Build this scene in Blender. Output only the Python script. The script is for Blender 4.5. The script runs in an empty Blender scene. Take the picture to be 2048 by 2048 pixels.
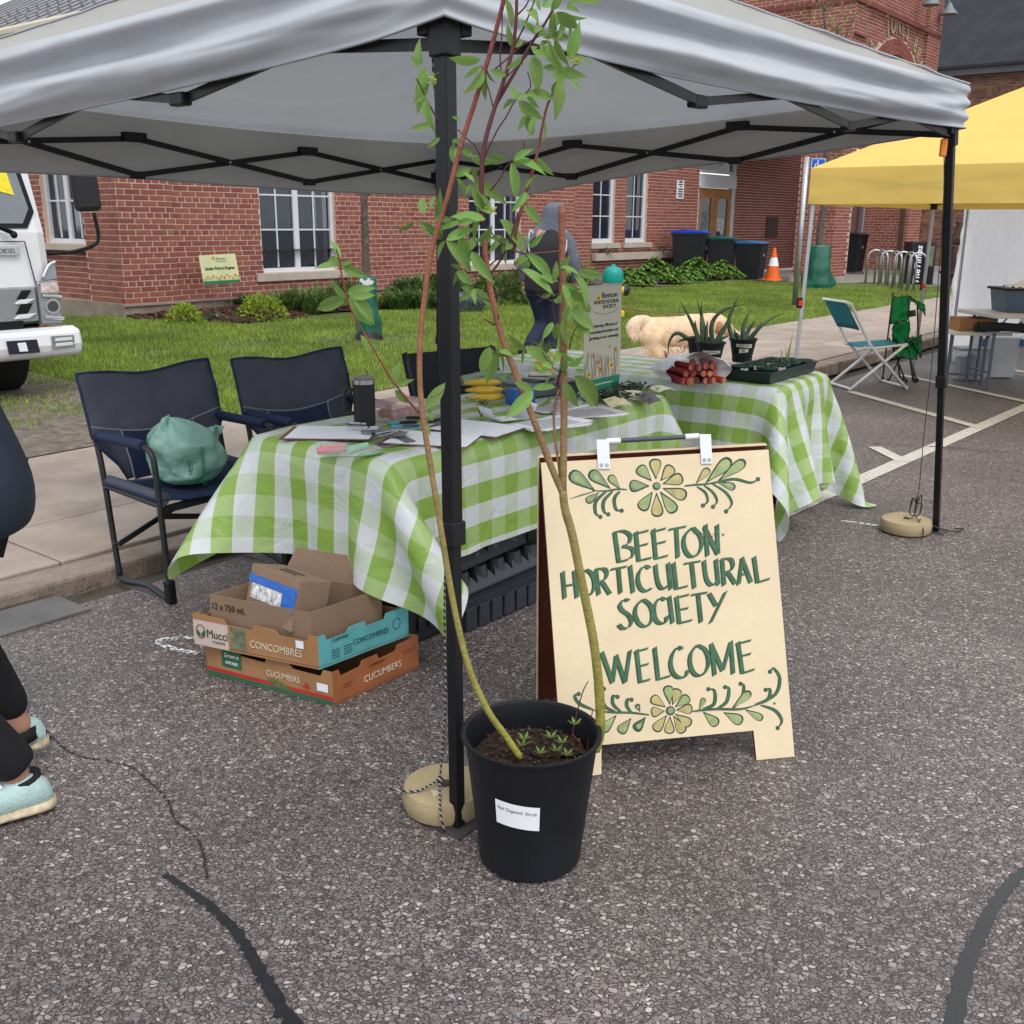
import bpy, bmesh, math, random
import numpy as np
from mathutils import Vector, Matrix, noise
random.seed(7); rng = np.random.default_rng(7)
R = math.radians
sc = bpy.context.scene
C = sc.collection
# ------------------------------------------------------------------ camera
H = 1.5; PITCH = 15.8; ROLL = 0.4
cd = bpy.data.cameras.new('camera'); cam = bpy.data.objects.new('camera', cd); C.objects.link(cam)
cd.sensor_width = 36; cd.lens = 36.0; cd.clip_start = .05; cd.clip_end = 400
_p = R(PITCH); _r = R(ROLL)
FW = Vector((0, math.cos(_p), -math.sin(_p))); RT0 = Vector((1, 0, 0)); UP0 = RT0.cross(FW)
RT = RT0*math.cos(_r)+UP0*math.sin(_r); UP = -RT0*math.sin(_r)+UP0*math.cos(_r)
m = Matrix((RT, UP, -FW)).transposed().to_4x4(); m.translation = (0, 0, H); cam.matrix_world = m
sc.camera = cam
# ------------------------------------------------------------------ overcast sky and sun
w = bpy.data.worlds.new('World'); sc.world = w; w.use_nodes = True
nt = w.node_tree; bg = nt.nodes['Background']
sky = nt.nodes.new('ShaderNodeTexSky'); sky.sky_type = 'NISHITA'; sky.sun_disc = False
sky.sun_elevation = R(55); sky.sun_rotation = R(150); sky.air_density = 1.0; sky.dust_density = 3.0
mx = nt.nodes.new('ShaderNodeMix'); mx.data_type = 'RGBA'; mx.inputs[0].default_value = .86
sc_ = nt.nodes.new('ShaderNodeVectorMath'); sc_.operation = 'SCALE'; sc_.inputs['Scale'].default_value = 1.0
nt.links.new(sky.outputs[0], mx.inputs['A']); mx.inputs['B'].default_value = (10.2, 10.5, 11.0, 1)   # the cloud deck
nt.links.new(mx.outputs['Result'], bg.inputs['Color']); bg.inputs['Strength'].default_value = .1
sd = bpy.data.lights.new('sun', 'SUN'); sd.energy = 1.2; sd.angle = R(25); sd.color = (1, .97, .93)
so = bpy.data.objects.new('sun', sd); C.objects.link(so)
so.rotation_euler = (R(35), 0, R(20))
sc.view_settings.view_transform = 'Standard'; sc.view_settings.look = 'None'
sc.view_settings.exposure = 0.55; sc.view_settings.gamma = 1
sc.render.engine = 'CYCLES'

def multi(name, parts, parent, world=True):
    vs = []; fs = []; mi = []
    for k, (mb, mt) in enumerate(parts):
        o = len(vs); vs += mb.v; fs += [tuple(i+o for i in f) for f in mb.f]; mi += [k]*len(mb.f)
    m_ = MB(); m_.v = vs; m_.f = fs; ob = m_.build(name, parts[0][1], parent, world=world)
    for _, mt in parts[1:]: ob.data.materials.append(mt)
    ob.data.polygons.foreach_set('material_index', mi); return ob
# ------------------------------------------------------------------ frames: a runs along the street, b away from it
U = Vector((.6209, .7839, 0)); N = Vector((-.7839, .6209, 0)); RZ = math.atan2(.7839, .6209)
def F(a, b, z=0): return U*a+N*b+Vector((0, 0, z))
def at(px, py, Y, s=1.0):      # the point in the place, Y metres ahead, seen along a sight line of the photograph (2048 px)
    d = RT*((px*s-1024)/2048)-UP*((py*s-1024)/2048)+FW
    return Vector((0, 0, H))+d*(Y/d.y)
def onz(px, py, z, s=1.0):
    d = RT*((px*s-1024)/2048)-UP*((py*s-1024)/2048)+FW
    return Vector((0, 0, H))+d*((z-H)/d.z)
# ------------------------------------------------------------------ materials
_M = {}
def lin(c):
    return tuple(((x/12.92) if x <= .04045 else ((x+.055)/1.055)**2.4) for x in c)
def hx(r, g, b): return lin((r/255, g/255, b/255))
def M(name, col=(.5, .5, .5), rough=.6, metal=0, var=.12, vs=6, bump=0, bs=60, spec=.4, trans=0, alpha=1, sub=0, rnd=0, coat=0, emit=None, tl=0):
    if name in _M: return _M[name]
    mt = bpy.data.materials.new(name); mt.use_nodes = True; t = mt.node_tree; b = t.nodes['Principled BSDF']; L = t.links
    tc = t.nodes.new('ShaderNodeTexCoord')
    n = t.nodes.new('ShaderNodeTexNoise'); n.inputs['Scale'].default_value = vs; n.inputs['Detail'].default_value = 6; n.inputs['Roughness'].default_value = .6
    L.new(tc.outputs['Object'], n.inputs['Vector'])
    mr = t.nodes.new('ShaderNodeMapRange'); mr.inputs[1].default_value = .3; mr.inputs[2].default_value = .7
    mr.inputs[3].default_value = 1-var; mr.inputs[4].default_value = 1+var; L.new(n.outputs['Fac'], mr.inputs[0])
    hs = t.nodes.new('ShaderNodeHueSaturation'); hs.inputs['Color'].default_value = (*col, 1); L.new(mr.outputs[0], hs.inputs['Value'])
    if rnd:
        gi = t.nodes.new('ShaderNodeNewGeometry'); oi = t.nodes.new('ShaderNodeObjectInfo')
        ad = t.nodes.new('ShaderNodeMath'); ad.operation = 'ADD'; L.new(gi.outputs['Random Per Island'], ad.inputs[0]); L.new(oi.outputs['Random'], ad.inputs[1])
        fr = t.nodes.new('ShaderNodeMath'); fr.operation = 'FRACT'; L.new(ad.outputs[0], fr.inputs[0])
        m2 = t.nodes.new('ShaderNodeMapRange'); m2.inputs[3].default_value = 1-rnd; m2.inputs[4].default_value = 1+rnd; L.new(fr.outputs[0], m2.inputs[0])
        mu = t.nodes.new('ShaderNodeMath'); mu.operation = 'MULTIPLY'; L.new(mr.outputs[0], mu.inputs[0]); L.new(m2.outputs[0], mu.inputs[1]); L.new(mu.outputs[0], hs.inputs['Value'])
        m3 = t.nodes.new('ShaderNodeMapRange'); m3.inputs[3].default_value = .5-rnd*.04; m3.inputs[4].default_value = .5+rnd*.04; L.new(fr.outputs[0], m3.inputs[0]); L.new(m3.outputs[0], hs.inputs['Hue'])
    L.new(hs.outputs['Color'], b.inputs['Base Color'])
    b.inputs['Roughness'].default_value = rough; b.inputs['Metallic'].default_value = metal
    b.inputs['Specular IOR Level'].default_value = spec; b.inputs['Transmission Weight'].default_value = trans; b.inputs['Alpha'].default_value = alpha
    b.inputs['Coat Weight'].default_value = coat
    if emit: b.inputs['Emission Color'].default_value = (*emit[0], 1); b.inputs['Emission Strength'].default_value = emit[1]
    if bump:
        n2 = t.nodes.new('ShaderNodeTexNoise'); n2.inputs['Scale'].default_value = bs; n2.inputs['Detail'].default_value = 5
        L.new(tc.outputs['Object'], n2.inputs['Vector'])
        bp = t.nodes.new('ShaderNodeBump'); bp.inputs['Strength'].default_value = bump; bp.inputs['Distance'].default_value = .01
        L.new(n2.outputs['Fac'], bp.inputs['Height']); L.new(bp.outputs[0], b.inputs['Normal'])
    if tl:
        tr = t.nodes.new('ShaderNodeBsdfTranslucent'); L.new(hs.outputs['Color'], tr.inputs['Color'])
        ms = t.nodes.new('ShaderNodeMixShader'); ms.inputs[0].default_value = tl
        L.new(b.outputs[0], ms.inputs[1]); L.new(tr.outputs[0], ms.inputs[2]); L.new(ms.outputs[0], t.nodes['Material Output'].inputs['Surface'])
    _M[name] = mt; return mt
# ------------------------------------------------------------------ mesh building
class MB:
    def __init__(s): s.v = []; s.f = []; s.M = Matrix.Identity(4)
    def add(s, vs, fs):
        o = len(s.v); mm = s.M; s.v += [tuple(mm @ Vector(v)) for v in vs]; s.f += [tuple(i+o for i in f) for f in fs]; return s
    def box(s, x0, x1, y0, y1, z0, z1):
        return s.add([(x0,y0,z0),(x1,y0,z0),(x1,y1,z0),(x0,y1,z0),(x0,y0,z1),(x1,y0,z1),(x1,y1,z1),(x0,y1,z1)],
                     [(0,3,2,1),(4,5,6,7),(0,1,5,4),(1,2,6,5),(2,3,7,6),(3,0,4,7)])
    def cb(s, c, d):
        return s.box(c[0]-d[0]/2, c[0]+d[0]/2, c[1]-d[1]/2, c[1]+d[1]/2, c[2]-d[2]/2, c[2]+d[2]/2)
    def tube(s, pts, r, n=8, cap=True, closed=False):
        pts = [Vector(p) for p in pts]; k = len(pts)
        rs = r if isinstance(r, (list, tuple)) else [r]*k
        vs = []; fs = []; up = None
        for i, p in enumerate(pts):
            a = pts[(i-1) % k] if (closed or i > 0) else pts[0]; c = pts[(i+1) % k] if (closed or i < k-1) else pts[-1]
            t = (c-a); t = t.normalized() if t.length > 1e-9 else Vector((0, 0, 1))
            if up is None:
                up = Vector((0, 0, 1)) if abs(t.z) < .9 else Vector((1, 0, 0))
            x = t.cross(up); x = x.normalized() if x.length > 1e-6 else Vector((1, 0, 0)); y = x.cross(t).normalized(); up = y
            for j in range(n):
                th = 2*math.pi*j/n+math.pi/n; vs.append(p+x*(rs[i]*math.cos(th))+y*(rs[i]*math.sin(th)))
        m_ = k if closed else k-1
        for i in range(m_):
            for j in range(n):
                q = (i+1) % k; fs.append((i*n+j, i*n+(j+1) % n, q*n+(j+1) % n, q*n+j))
        if cap and not closed: fs.append(tuple(range(n))[::-1]); fs.append(tuple((k-1)*n+j for j in range(n)))
        return s.add(vs, fs)
    def bar(s, p, q, wd, ht, up=(0, 0, 1)):      # rectangular bar between two points
        p = Vector(p); q = Vector(q); t = (q-p).normalized(); u = Vector(up)
        x = t.cross(u); x = x.normalized() if x.length > 1e-4 else Vector((1, 0, 0)); y = x.cross(t)
        vs = [e+x*(wd/2*i)+y*(ht/2*j) for e in (p, q) for i, j in ((-1,-1),(1,-1),(1,1),(-1,1))]
        return s.add(vs, [(3,2,1,0),(4,5,6,7),(0,1,5,4),(1,2,6,5),(2,3,7,6),(3,0,4,7)])
    def lathe(s, prof, n=24, c=(0, 0, 0), cap=True):
        vs = []; fs = []; k = len(prof)
        for r, z in prof:
            for j in range(n): th = 2*math.pi*j/n; vs.append((c[0]+r*math.cos(th), c[1]+r*math.sin(th), c[2]+z))
        for i in range(k-1):
            for j in range(n): fs.append((i*n+j, i*n+(j+1) % n, (i+1)*n+(j+1) % n, (i+1)*n+j))
        if cap:
            if prof[0][0] > 1e-5: fs.append(tuple(range(n))[::-1])
            if prof[-1][0] > 1e-5: fs.append(tuple((k-1)*n+j for j in range(n)))
        return s.add(vs, fs)
    def poly(s, pts): return s.add(pts, [tuple(range(len(pts)))])
    def prism(s, pts, d):   # polygon extruded by vector d
        k = len(pts); d = Vector(d); a = [Vector(p) for p in pts]
        return s.add(a+[p+d for p in a], [tuple(range(k))[::-1], tuple(range(k, 2*k))]+[(i, (i+1) % k, (i+1) % k+k, i+k) for i in range(k)])
    def grid(s, P, uw=False, vw=False):   # P[i][j]
        nu = len(P); nv = len(P[0]); vs = [p for r_ in P for p in r_]; fs = []
        for i in range(nu if uw else nu-1):
            for j in range(nv if vw else nv-1):
                a = i*nv+j; b = i*nv+(j+1) % nv; c = ((i+1) % nu)*nv+(j+1) % nv; d = ((i+1) % nu)*nv+j; fs.append((a, b, c, d))
        return s.add(vs, fs)
    def ball(s, c, r, n=12, k=8, sq=(1, 1, 1)):
        pr = [(max(1e-4, math.sin(math.pi*i/k)), -math.cos(math.pi*i/k)) for i in range(k+1)]
        vs = []; fs = []
        for a, z in pr:
            for j in range(n): th = 2*math.pi*j/n; vs.append((c[0]+r*sq[0]*a*math.cos(th), c[1]+r*sq[1]*a*math.sin(th), c[2]+r*sq[2]*z))
        for i in range(k):
            for j in range(n): fs.append((i*n+j, i*n+(j+1) % n, (i+1)*n+(j+1) % n, (i+1)*n+j))
        return s.add(vs, fs)
    def build(s, name, mat, parent=None, world=False, smooth=False, bevel=0, sub=0, solid=0, kind=None, two=None):
        me = bpy.data.meshes.new(name)
        vs = s.v
        if world and parent is not None:
            iv = wm(parent).inverted(); vs = [tuple(iv @ Vector(v)) for v in vs]
        me.from_pydata(vs, [], s.f); me.materials.append(mat)
        if smooth:
            me.shade_smooth()
            if smooth is not True: me.set_sharp_from_angle(angle=R(smooth))
        me.update()
        o = bpy.data.objects.new(name, me); C.objects.link(o)
        if parent is not None: o.parent = parent
        if solid: md = o.modifiers.new('s', 'SOLIDIFY'); md.thickness = solid; md.offset = 0
        if bevel: md = o.modifiers.new('b', 'BEVEL'); md.width = bevel; md.segments = 2; md.limit_method = 'ANGLE'
        if sub: md = o.modifiers.new('u', 'SUBSURF'); md.levels = sub; md.render_levels = sub
        if kind: o['kind'] = kind
        return o
def wm(o):
    mt = o.matrix_basis.copy()
    while o.parent is not None: o = o.parent; mt = o.matrix_basis @ mt
    return mt
def T(name, label, cat, loc=(0, 0, 0), rz=0, group=None):
    o = bpy.data.objects.new(name, None); o.empty_display_size = .1; C.objects.link(o)
    o.location = loc; o.rotation_euler = (0, 0, rz); o['label'] = label; o['category'] = cat
    if group: o['group'] = group
    return o
def tag(o, label, cat, group=None):
    o['label'] = label; o['category'] = cat
    if group: o['group'] = group
    return o
def copy_tree(o, parent=None):
    c = o.copy(); C.objects.link(c)
    if parent is not None: c.parent = parent
    for ch in [x for x in C.objects if x.parent == o]: copy_tree(ch, c)
    return c
def text(parent, s, size, mat, O, X, Y, name='lettering', align='CENTER', ext=.0006, shear=0, bold=0, sx=1, world=True, space=1):
    cu = bpy.data.curves.new('t', 'FONT'); cu.body = s; cu.size = size; cu.align_x = align; cu.align_y = 'CENTER'
    cu.extrude = ext; cu.shear = shear; cu.offset = bold; cu.space_character = space; cu.resolution_u = 3
    ob = bpy.data.objects.new('t', cu); C.objects.link(ob)
    me = bpy.data.meshes.new_from_object(ob.evaluated_get(bpy.context.evaluated_depsgraph_get()))
    bpy.data.objects.remove(ob); bpy.data.curves.remove(cu)
    X = Vector(X).normalized(); Y = Vector(Y); Y = (Y-X*Y.dot(X)).normalized(); Z = X.cross(Y)
    mt = Matrix((X*sx, Y, Z)).transposed().to_4x4(); mt.translation = Vector(O)+Z*ext
    if world and parent is not None: mt = wm(parent).inverted() @ mt
    me.transform(mt); me.materials.clear(); me.materials.append(mat)
    o = bpy.data.objects.new(name, me); C.objects.link(o); o.parent = parent
    return o
def quad(O, X, Y, w_, h_, lift=0):   # a rectangle whose centre is O
    X = Vector(X).normalized(); Y = Vector(Y); Y = (Y-X*Y.dot(X)).normalized(); Z = X.cross(Y); O = Vector(O)+Z*lift
    return [O-X*w_/2-Y*h_/2, O+X*w_/2-Y*h_/2, O+X*w_/2+Y*h_/2, O-X*w_/2+Y*h_/2]
def nz(x, y=0, z=0): return noise.noise(Vector((x, y, z)))
def smooth_path(pts, k=4):
    P = [Vector(p) for p in pts]; out = []
    for i in range(len(P)-1):
        p0 = P[max(0, i-1)]; p1 = P[i]; p2 = P[i+1]; p3 = P[min(len(P)-1, i+2)]
        for j in range(k):
            t = j/k; out.append(.5*((2*p1)+(p2-p0)*t+(2*p0-5*p1+4*p2-p3)*t*t+(3*p1-p0-3*p2+p3)*t*t*t))
    return out+[P[-1]]
def lerp(a, b, t): return a+(b-a)*t
black = M('black_metal', (.006, .0065, .009), .42, 0, spec=.3, bump=.03)
blackp = M('black_plastic', (.007, .0075, .010), .5, 0, spec=.3, bump=.15, bs=25)
steel = M('galvanised_steel', (.42, .43, .45), .35, .8, var=.15)
white = M('white_paint', (.75, .76, .78), .4, 0, var=.05)
paper = M('white_paper', (.78, .79, .83), .7, var=.04)
ink = M('dark_ink', (.03, .03, .035), .7)
# ================================================================== GROUND
def asphalt_mat(patched=False):
    mt = bpy.data.materials.new('exposed_aggregate_asphalt'); mt.use_nodes = True; t = mt.node_tree; b = t.nodes['Principled BSDF']; L = t.links
    def nd(k, **kw):
        n = t.nodes.new(k)
        for a, v in kw.items(): setattr(n, a, v)
        return n
    tc = nd('ShaderNodeTexCoord')
    wn = nd('ShaderNodeTexNoise'); wn.inputs['Scale'].default_value = 60; wn.inputs['Detail'].default_value = 2; L.new(tc.outputs['Object'], wn.inputs['Vector'])
    wa = nd('ShaderNodeVectorMath', operation='MULTIPLY_ADD'); L.new(wn.outputs['Color'], wa.inputs[0]); wa.inputs[1].default_value = (.006, .006, 0); L.new(tc.outputs['Object'], wa.inputs[2])
    fl = nd('ShaderNodeVectorMath', operation='MULTIPLY'); L.new(wa.outputs[0], fl.inputs[0]); fl.inputs[1].default_value = (.92, 1.12, 0)
    def stones(scale, lo, hi):
        v = nd('ShaderNodeTexVoronoi'); v.inputs['Scale'].default_value = scale; v.inputs['Randomness'].default_value = 1; L.new(fl.outputs[0], v.inputs['Vector'])
        e = nd('ShaderNodeTexVoronoi', feature='DISTANCE_TO_EDGE'); e.inputs['Scale'].default_value = scale; L.new(fl.outputs[0], e.inputs['Vector'])
        sp = nd('ShaderNodeSeparateColor'); L.new(v.outputs['Color'], sp.inputs[0])
        # cell radius varies: threshold from the cell's own random number
        th = nd('ShaderNodeMapRange'); th.inputs[3].default_value = lo; th.inputs[4].default_value = hi; L.new(sp.outputs[1], th.inputs[0])
        sb = nd('ShaderNodeMath', operation='SUBTRACT'); L.new(e.outputs['Distance'], sb.inputs[0]); L.new(th.outputs[0], sb.inputs[1])
        mk = nd('ShaderNodeMapRange'); mk.inputs[1].default_value = 0; mk.inputs[2].default_value = .055; L.new(sb.outputs[0], mk.inputs[0])
        cr = nd('ShaderNodeValToRGB'); e_ = cr.color_ramp
        cols = [(0, (.085, .070, .068)), (.22, (.145, .118, .112)), (.5, (.205, .168, .158)), (.62, (.15, .145, .15)), (.78, (.25, .212, .195)), (.92, (.33, .29, .265)), (1, (.46, .42, .39))]
        e_.elements[0].position = cols[0][0]; e_.elements[0].color = (*cols[0][1], 1); e_.elements[1].position = 1; e_.elements[1].color = (*cols[-1][1], 1)
        for p_, c_ in cols[1:-1]:
            q = e_.elements.new(p_); q.color = (*c_, 1)
        L.new(sp.outputs[0], cr.inputs[0])
        return mk, cr
    m1, c1 = stones(80, .025, .18); m2, c2 = stones(180, .05, .26)
    base = nd('ShaderNodeMix', data_type='RGBA'); base.inputs['A'].default_value = (.048, .037, .037, 1); L.new(m2.outputs[0], base.inputs[0]); L.new(c2.outputs[0], base.inputs['B'])
    top = nd('ShaderNodeMix', data_type='RGBA'); L.new(m1.outputs[0], top.inputs[0]); L.new(base.outputs['Result'], top.inputs['A']); L.new(c1.outputs[0], top.inputs['B'])
    # large damp and worn patches
    pn = nd('ShaderNodeTexNoise'); pn.inputs['Scale'].default_value = .9; pn.inputs['Detail'].default_value = 5; L.new(tc.outputs['Object'], pn.inputs['Vector'])
    pr = nd('ShaderNodeMapRange'); pr.inputs[1].default_value = .35; pr.inputs[2].default_value = .68; pr.inputs[3].default_value = .78; pr.inputs[4].default_value = 1.25; L.new(pn.outputs['Fac'], pr.inputs[0])
    # patch noise scales the brightness of the stone colours
    hs = nd('ShaderNodeHueSaturation'); L.new(top.outputs['Result'], hs.inputs['Color']); L.new(pr.outputs[0], hs.inputs['Value'])
    L.new(hs.outputs[0], b.inputs['Base Color'])
    rr = nd('ShaderNodeMapRange'); rr.inputs[3].default_value = .5; rr.inputs[4].default_value = .36; L.new(m1.outputs[0], rr.inputs[0]); L.new(rr.outputs[0], b.inputs['Roughness'])
    b.inputs['Specular IOR Level'].default_value = .45
    ad = nd('ShaderNodeMath', operation='MULTIPLY_ADD'); L.new(m1.outputs[0], ad.inputs[0]); ad.inputs[1].default_value = 1.4; L.new(m2.outputs[0], ad.inputs[2])
    bp = nd('ShaderNodeBump'); bp.inputs['Strength'].default_value = .55; bp.inputs['Distance'].default_value = .003; L.new(ad.outputs[0], bp.inputs['Height']); L.new(bp.outputs[0], b.inputs['Normal'])
    return mt
asph = asphalt_mat()
road = MB().add([F(-60, 3.78), F(-60, -80), F(90, -80), F(90, 3.78)], [(0, 1, 2, 3)]).build('road', asph); road['kind'] = 'structure'
under = MB().add([(-150, -100, -.03), (180, -100, -.03), (180, 250, -.03), (-150, 250, -.03)], [(0, 1, 2, 3)]).build('ground', M('soil', (.09, .075, .055), .9)); under['kind'] = 'structure'
conc = M('worn_concrete', (.33, .268, .222), .8, var=.22, vs=3.5, bump=.35, bs=120, rnd=.08)
concg = M('grey_gutter_concrete', (.125, .12, .115), .6, var=.25, vs=5, bump=.3, bs=90, rnd=.05)
# gutter strip
def kh(a): return .055+.07*min(1, max(0, (a-3.0)/3.0))
def strip(name, mat, a0, a1, b0, b1, z, step, parent=None, h=.0, gap=.006, pname=None, bevel=0):
    k = 0; a = a0; out = []
    root = None
    while a < a1-1e-6:
        e = min(a+step, a1); mb = MB(); dz = random.uniform(-.003, .003)
        P = [F(a+gap, b0), F(e-gap, b0), F(e-gap, b1), F(a+gap, b1)]
        zz = [z+(kh(q)-.125 if z > .05 else 0) for q in (a, e, e, a)]; mb.add([Vector((p.x, p.y, k_-h+dz)) for p, k_ in zip(P, zz)]+[Vector((p.x, p.y, k_+dz)) for p, k_ in zip(P, zz)], [(3, 2, 1, 0), (4, 5, 6, 7), (0, 1, 5, 4), (1, 2, 6, 5), (2, 3, 7, 6), (3, 0, 4, 7)])
        o = mb.build(pname or name, mat, parent, bevel=bevel)
        out.append(o); a = e
    return out
def setting(name, mb, mat, **k):
    o = mb.build(name, mat, **k); o['kind'] = 'structure'; return o
dirt = M('joint_dirt', (.075, .062, .048), .95, var=.3, vs=30, bump=.5, bs=200)
gut = setting('gutter', MB().add([F(-6, 3.68, .003), F(-6, 4.0, .003), F(1.95, 4.0, .003), F(1.95, 3.68, .003)][::-1], [(0, 1, 2, 3)]), dirt)
strip('gutter', concg, -6, 1.95, 3.68, 3.93, .012, 1.15, gut, .02, pname='gutter_slab')
kerb = setting('kerb', MB().add([F(-6, 4.0, .006), F(28, 4.0, .006), F(28, 4.2, .006), F(-6, 4.2, .006)], [(0, 1, 2, 3)]), dirt)
kconc = M('kerb_concrete', (.26, .205, .165), .85, var=.32, vs=9, bump=.6, bs=70, rnd=.1)
strip('kerb', kconc, -6, 28, 3.97, 4.16, .125, 1.5, kerb, .13, pname='kerb_stone', bevel=.018)
walk = setting('sidewalk', MB().grid([[F(a, b, kh(a)-.022) for b in (4.14, 6.2)] for a in (-6, 3, 6, 28)]), dirt)
for aa, bb in ((4.17, 4.78), (4.79, 6.2)):
    strip('sidewalk', conc, -6, 28, aa, bb, .135, 1.62, walk, .05, pname='paving_slab', bevel=.006)
# lawn: a gently rising sheet
def lz(a, b): return lerp(kh(a)+.005, .13, min(1, max(0, (b-6.2)/3)))+.07*min(1, max(0, (b-6.2)/5))+.012*nz(a*.7, b*.7)
lawnM = M('lawn_soil', (.075, .10, .028), .95, var=.5, vs=2.5, bump=.5, bs=40)
def lawn_edge(a):      # far limit of the grass in b
    if a < 8.2: return 20
    if a < 18.3: return 12.95
    if a < 23: return 13.5
    return 13.5
mb = MB(); na, nb = 60, 24
aa_ = np.linspace(-14, 24.6, na); P = []
for a in aa_:
    P.append([F(a, lerp(6.22, lawn_edge(a) if a < 22 else lerp(13.5, 8.9, min(1, (a-22)/1.5)), j/nb), 0)+Vector((0, 0, lz(a, lerp(6.22, 13, j/nb)))) for j in range(nb+1)])
setting('lawn', mb.grid(P), lawnM)
# concrete forecourt beyond the lawn
fore = setting('forecourt', MB().add([F(21.8, 6.1, .137), F(60, 6.1, .137), F(60, 16, .137), F(24.6, 16, .137), F(24.6, 9.4, .137), F(23.6, 8.6, .137), F(22.9, 7.6, .137), F(21.9, 6.6, .137)], [tuple(range(8))]), M('forecourt_concrete', (.26, .235, .215), .85, var=.15, vs=2, bump=.2, bs=60))
setting('path', MB().add([F(18.9, 11.4, .225), F(24.7, 11.2, .15), F(24.7, 13.5, .16), F(18.9, 13.5, .24)], [(0, 1, 2, 3)]), M('path_concrete', (.12, .10, .09), .85, var=.3, vs=3))
# gravel verge at the left, next to the lorry
setting('drive', MB().grid([[F(a, b, lz(a, b)+.012) for b in np.linspace(6.2, 14, 12)] for a in (-14, 2.2, 3.6, 4.5)]), M('gravel_verge', (.15, .125, .10), .95, var=.5, vs=14, bump=.9, bs=90))
# ---- grass blades
def blades(name, pts, hmin, hmax, wd, mat, lean=.5, kind='stuff', parent=None):
    n = len(pts); P = np.array(pts, dtype=np.float32)
    th = rng.uniform(0, 2*np.pi, n); h = rng.uniform(hmin, hmax, n); ln = rng.uniform(.1, lean, n)*h; ph = rng.uniform(0, 2*np.pi, n)
    dx = np.stack([np.cos(th), np.sin(th), np.zeros(n)], 1)*wd/2
    tip = P+np.stack([np.cos(ph)*ln, np.sin(ph)*ln, h], 1)
    V = np.stack([P-dx, P+dx, tip], 1).reshape(-1, 3)
    me = bpy.data.meshes.new(name); me.vertices.add(3*n); me.vertices.foreach_set('co', V.astype(np.float32).ravel())
    me.loops.add(3*n); me.loops.foreach_set('vertex_index', np.arange(3*n, dtype=np.int32)); me.polygons.add(n)
    me.polygons.foreach_set('loop_start', np.arange(0, 3*n, 3, dtype=np.int32)); me.update(calc_edges=True); me.materials.append(mat)
    o = bpy.data.objects.new(name, me); C.objects.link(o); o['kind'] = kind
    if parent: o.parent = parent
    return o
gm = M('grass_blades', (.235, .315, .05), .6, var=.4, vs=.8, rnd=.45, tl=.3)
pts = []
def bare(a, b):        # thin, trodden patches in the turf
    for ca, cb, r_ in ((5.8, 6.9, .5), (7.2, 9.4, .55), (8.4, 8.8, .8), (6.1, 9.6, .35), (5.4, 10.2, .4), (9.2, 8.2, .35)):
        if (a-ca)**2+((b-cb)*1.6)**2 < r_*r_*(.6+.8*abs(nz(a*3, b*3))): return True
    return False
def lb(a): return lawn_edge(a) if a < 22 else lerp(13.5, 8.9, min(1, (a-22)/1.5))
for _ in range(330000):
    a = 3.2+21.2*(random.random()**1.35); b = 6.17+(7.2)*random.random()**.95
    if b > lb(a) or (a > 18.9 and b > 11.3): continue
    if 8.0 < a < 18.4 and b > 11.0+.9*abs(nz(a*.8, 2))+(.5 if a > 12 else 0)+(0 if a < 14 else .6) and b < 13.2 and not (a < 8.3 and b < 12): continue
    if a < 4.6 and b < 9.5 and random.random() < .75+nz(a*2, b*2): continue
    if bare(a, b) and random.random() < .8: continue
    q = nz(a*1.3, b*1.3, 3)
    if q < -.3 and random.random() < .5: continue
    p = F(a, b+random.uniform(-.01, .03), lz(a, b)); pts.append((p.x, p.y, p.z-.004))
blades('grass', pts, .022, .062, .011, gm, .9)
# long grass at the foot of the left wall
# ---- mulch bed
mulchM = M('bark_mulch_soil', (.045, .022, .014), .95, var=.5, vs=25, bump=.9, bs=60)
def mul_b0(a): return 11.15+.9*abs(nz(a*.8, 2))*0+(.35 if a > 9.6 else 0)+(1.0-min(1, max(0, (a-7.7)/.8)))*1.4+(.35 if a > 14 else 0)+.1*nz(a*2.2)
P = [[F(a, lerp(mul_b0(a), 12.98, j/8), 0)+Vector((0, 0, lz(a, 12)+.02+.10*math.sin(math.pi*min(1, j/8*.9))*(1 if 8.2 < a < 11 else .45)+.01*nz(a*9, j*3))) for j in range(9)] for a in np.linspace(7.75, 18.4, 60)]
mulch = setting('mulch_bed', MB().grid(P), mulchM)
cm = M('bark_chip', (.105, .043, .026), .9, rnd=.6, var=.2)
mb = MB()
for _ in range(5200):
    a = random.uniform(7.8, 18.3) if random.random() < .45 else random.uniform(7.9, 11.5); t = random.random(); b = lerp(mul_b0(a), 12.9, t)
    j = t*8; z = lz(a, 12)+.03+.10*math.sin(math.pi*min(1, t*.9))*(1 if 8.2 < a < 11 else .45)
    c = F(a, b, z); L_ = random.uniform(.02, .06); th = random.uniform(0, 3.14); ti = random.uniform(-.5, .5)
    d = Vector((math.cos(th), math.sin(th), ti))*L_/2; e = Vector((-math.sin(th), math.cos(th), random.uniform(-.3, .3)))*random.uniform(.006, .014)
    mb.add([c-d-e, c+d-e, c+d+e, c-d+e], [(0, 1, 2, 3)])
mb.build('mulch', cm, kind='stuff')
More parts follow.
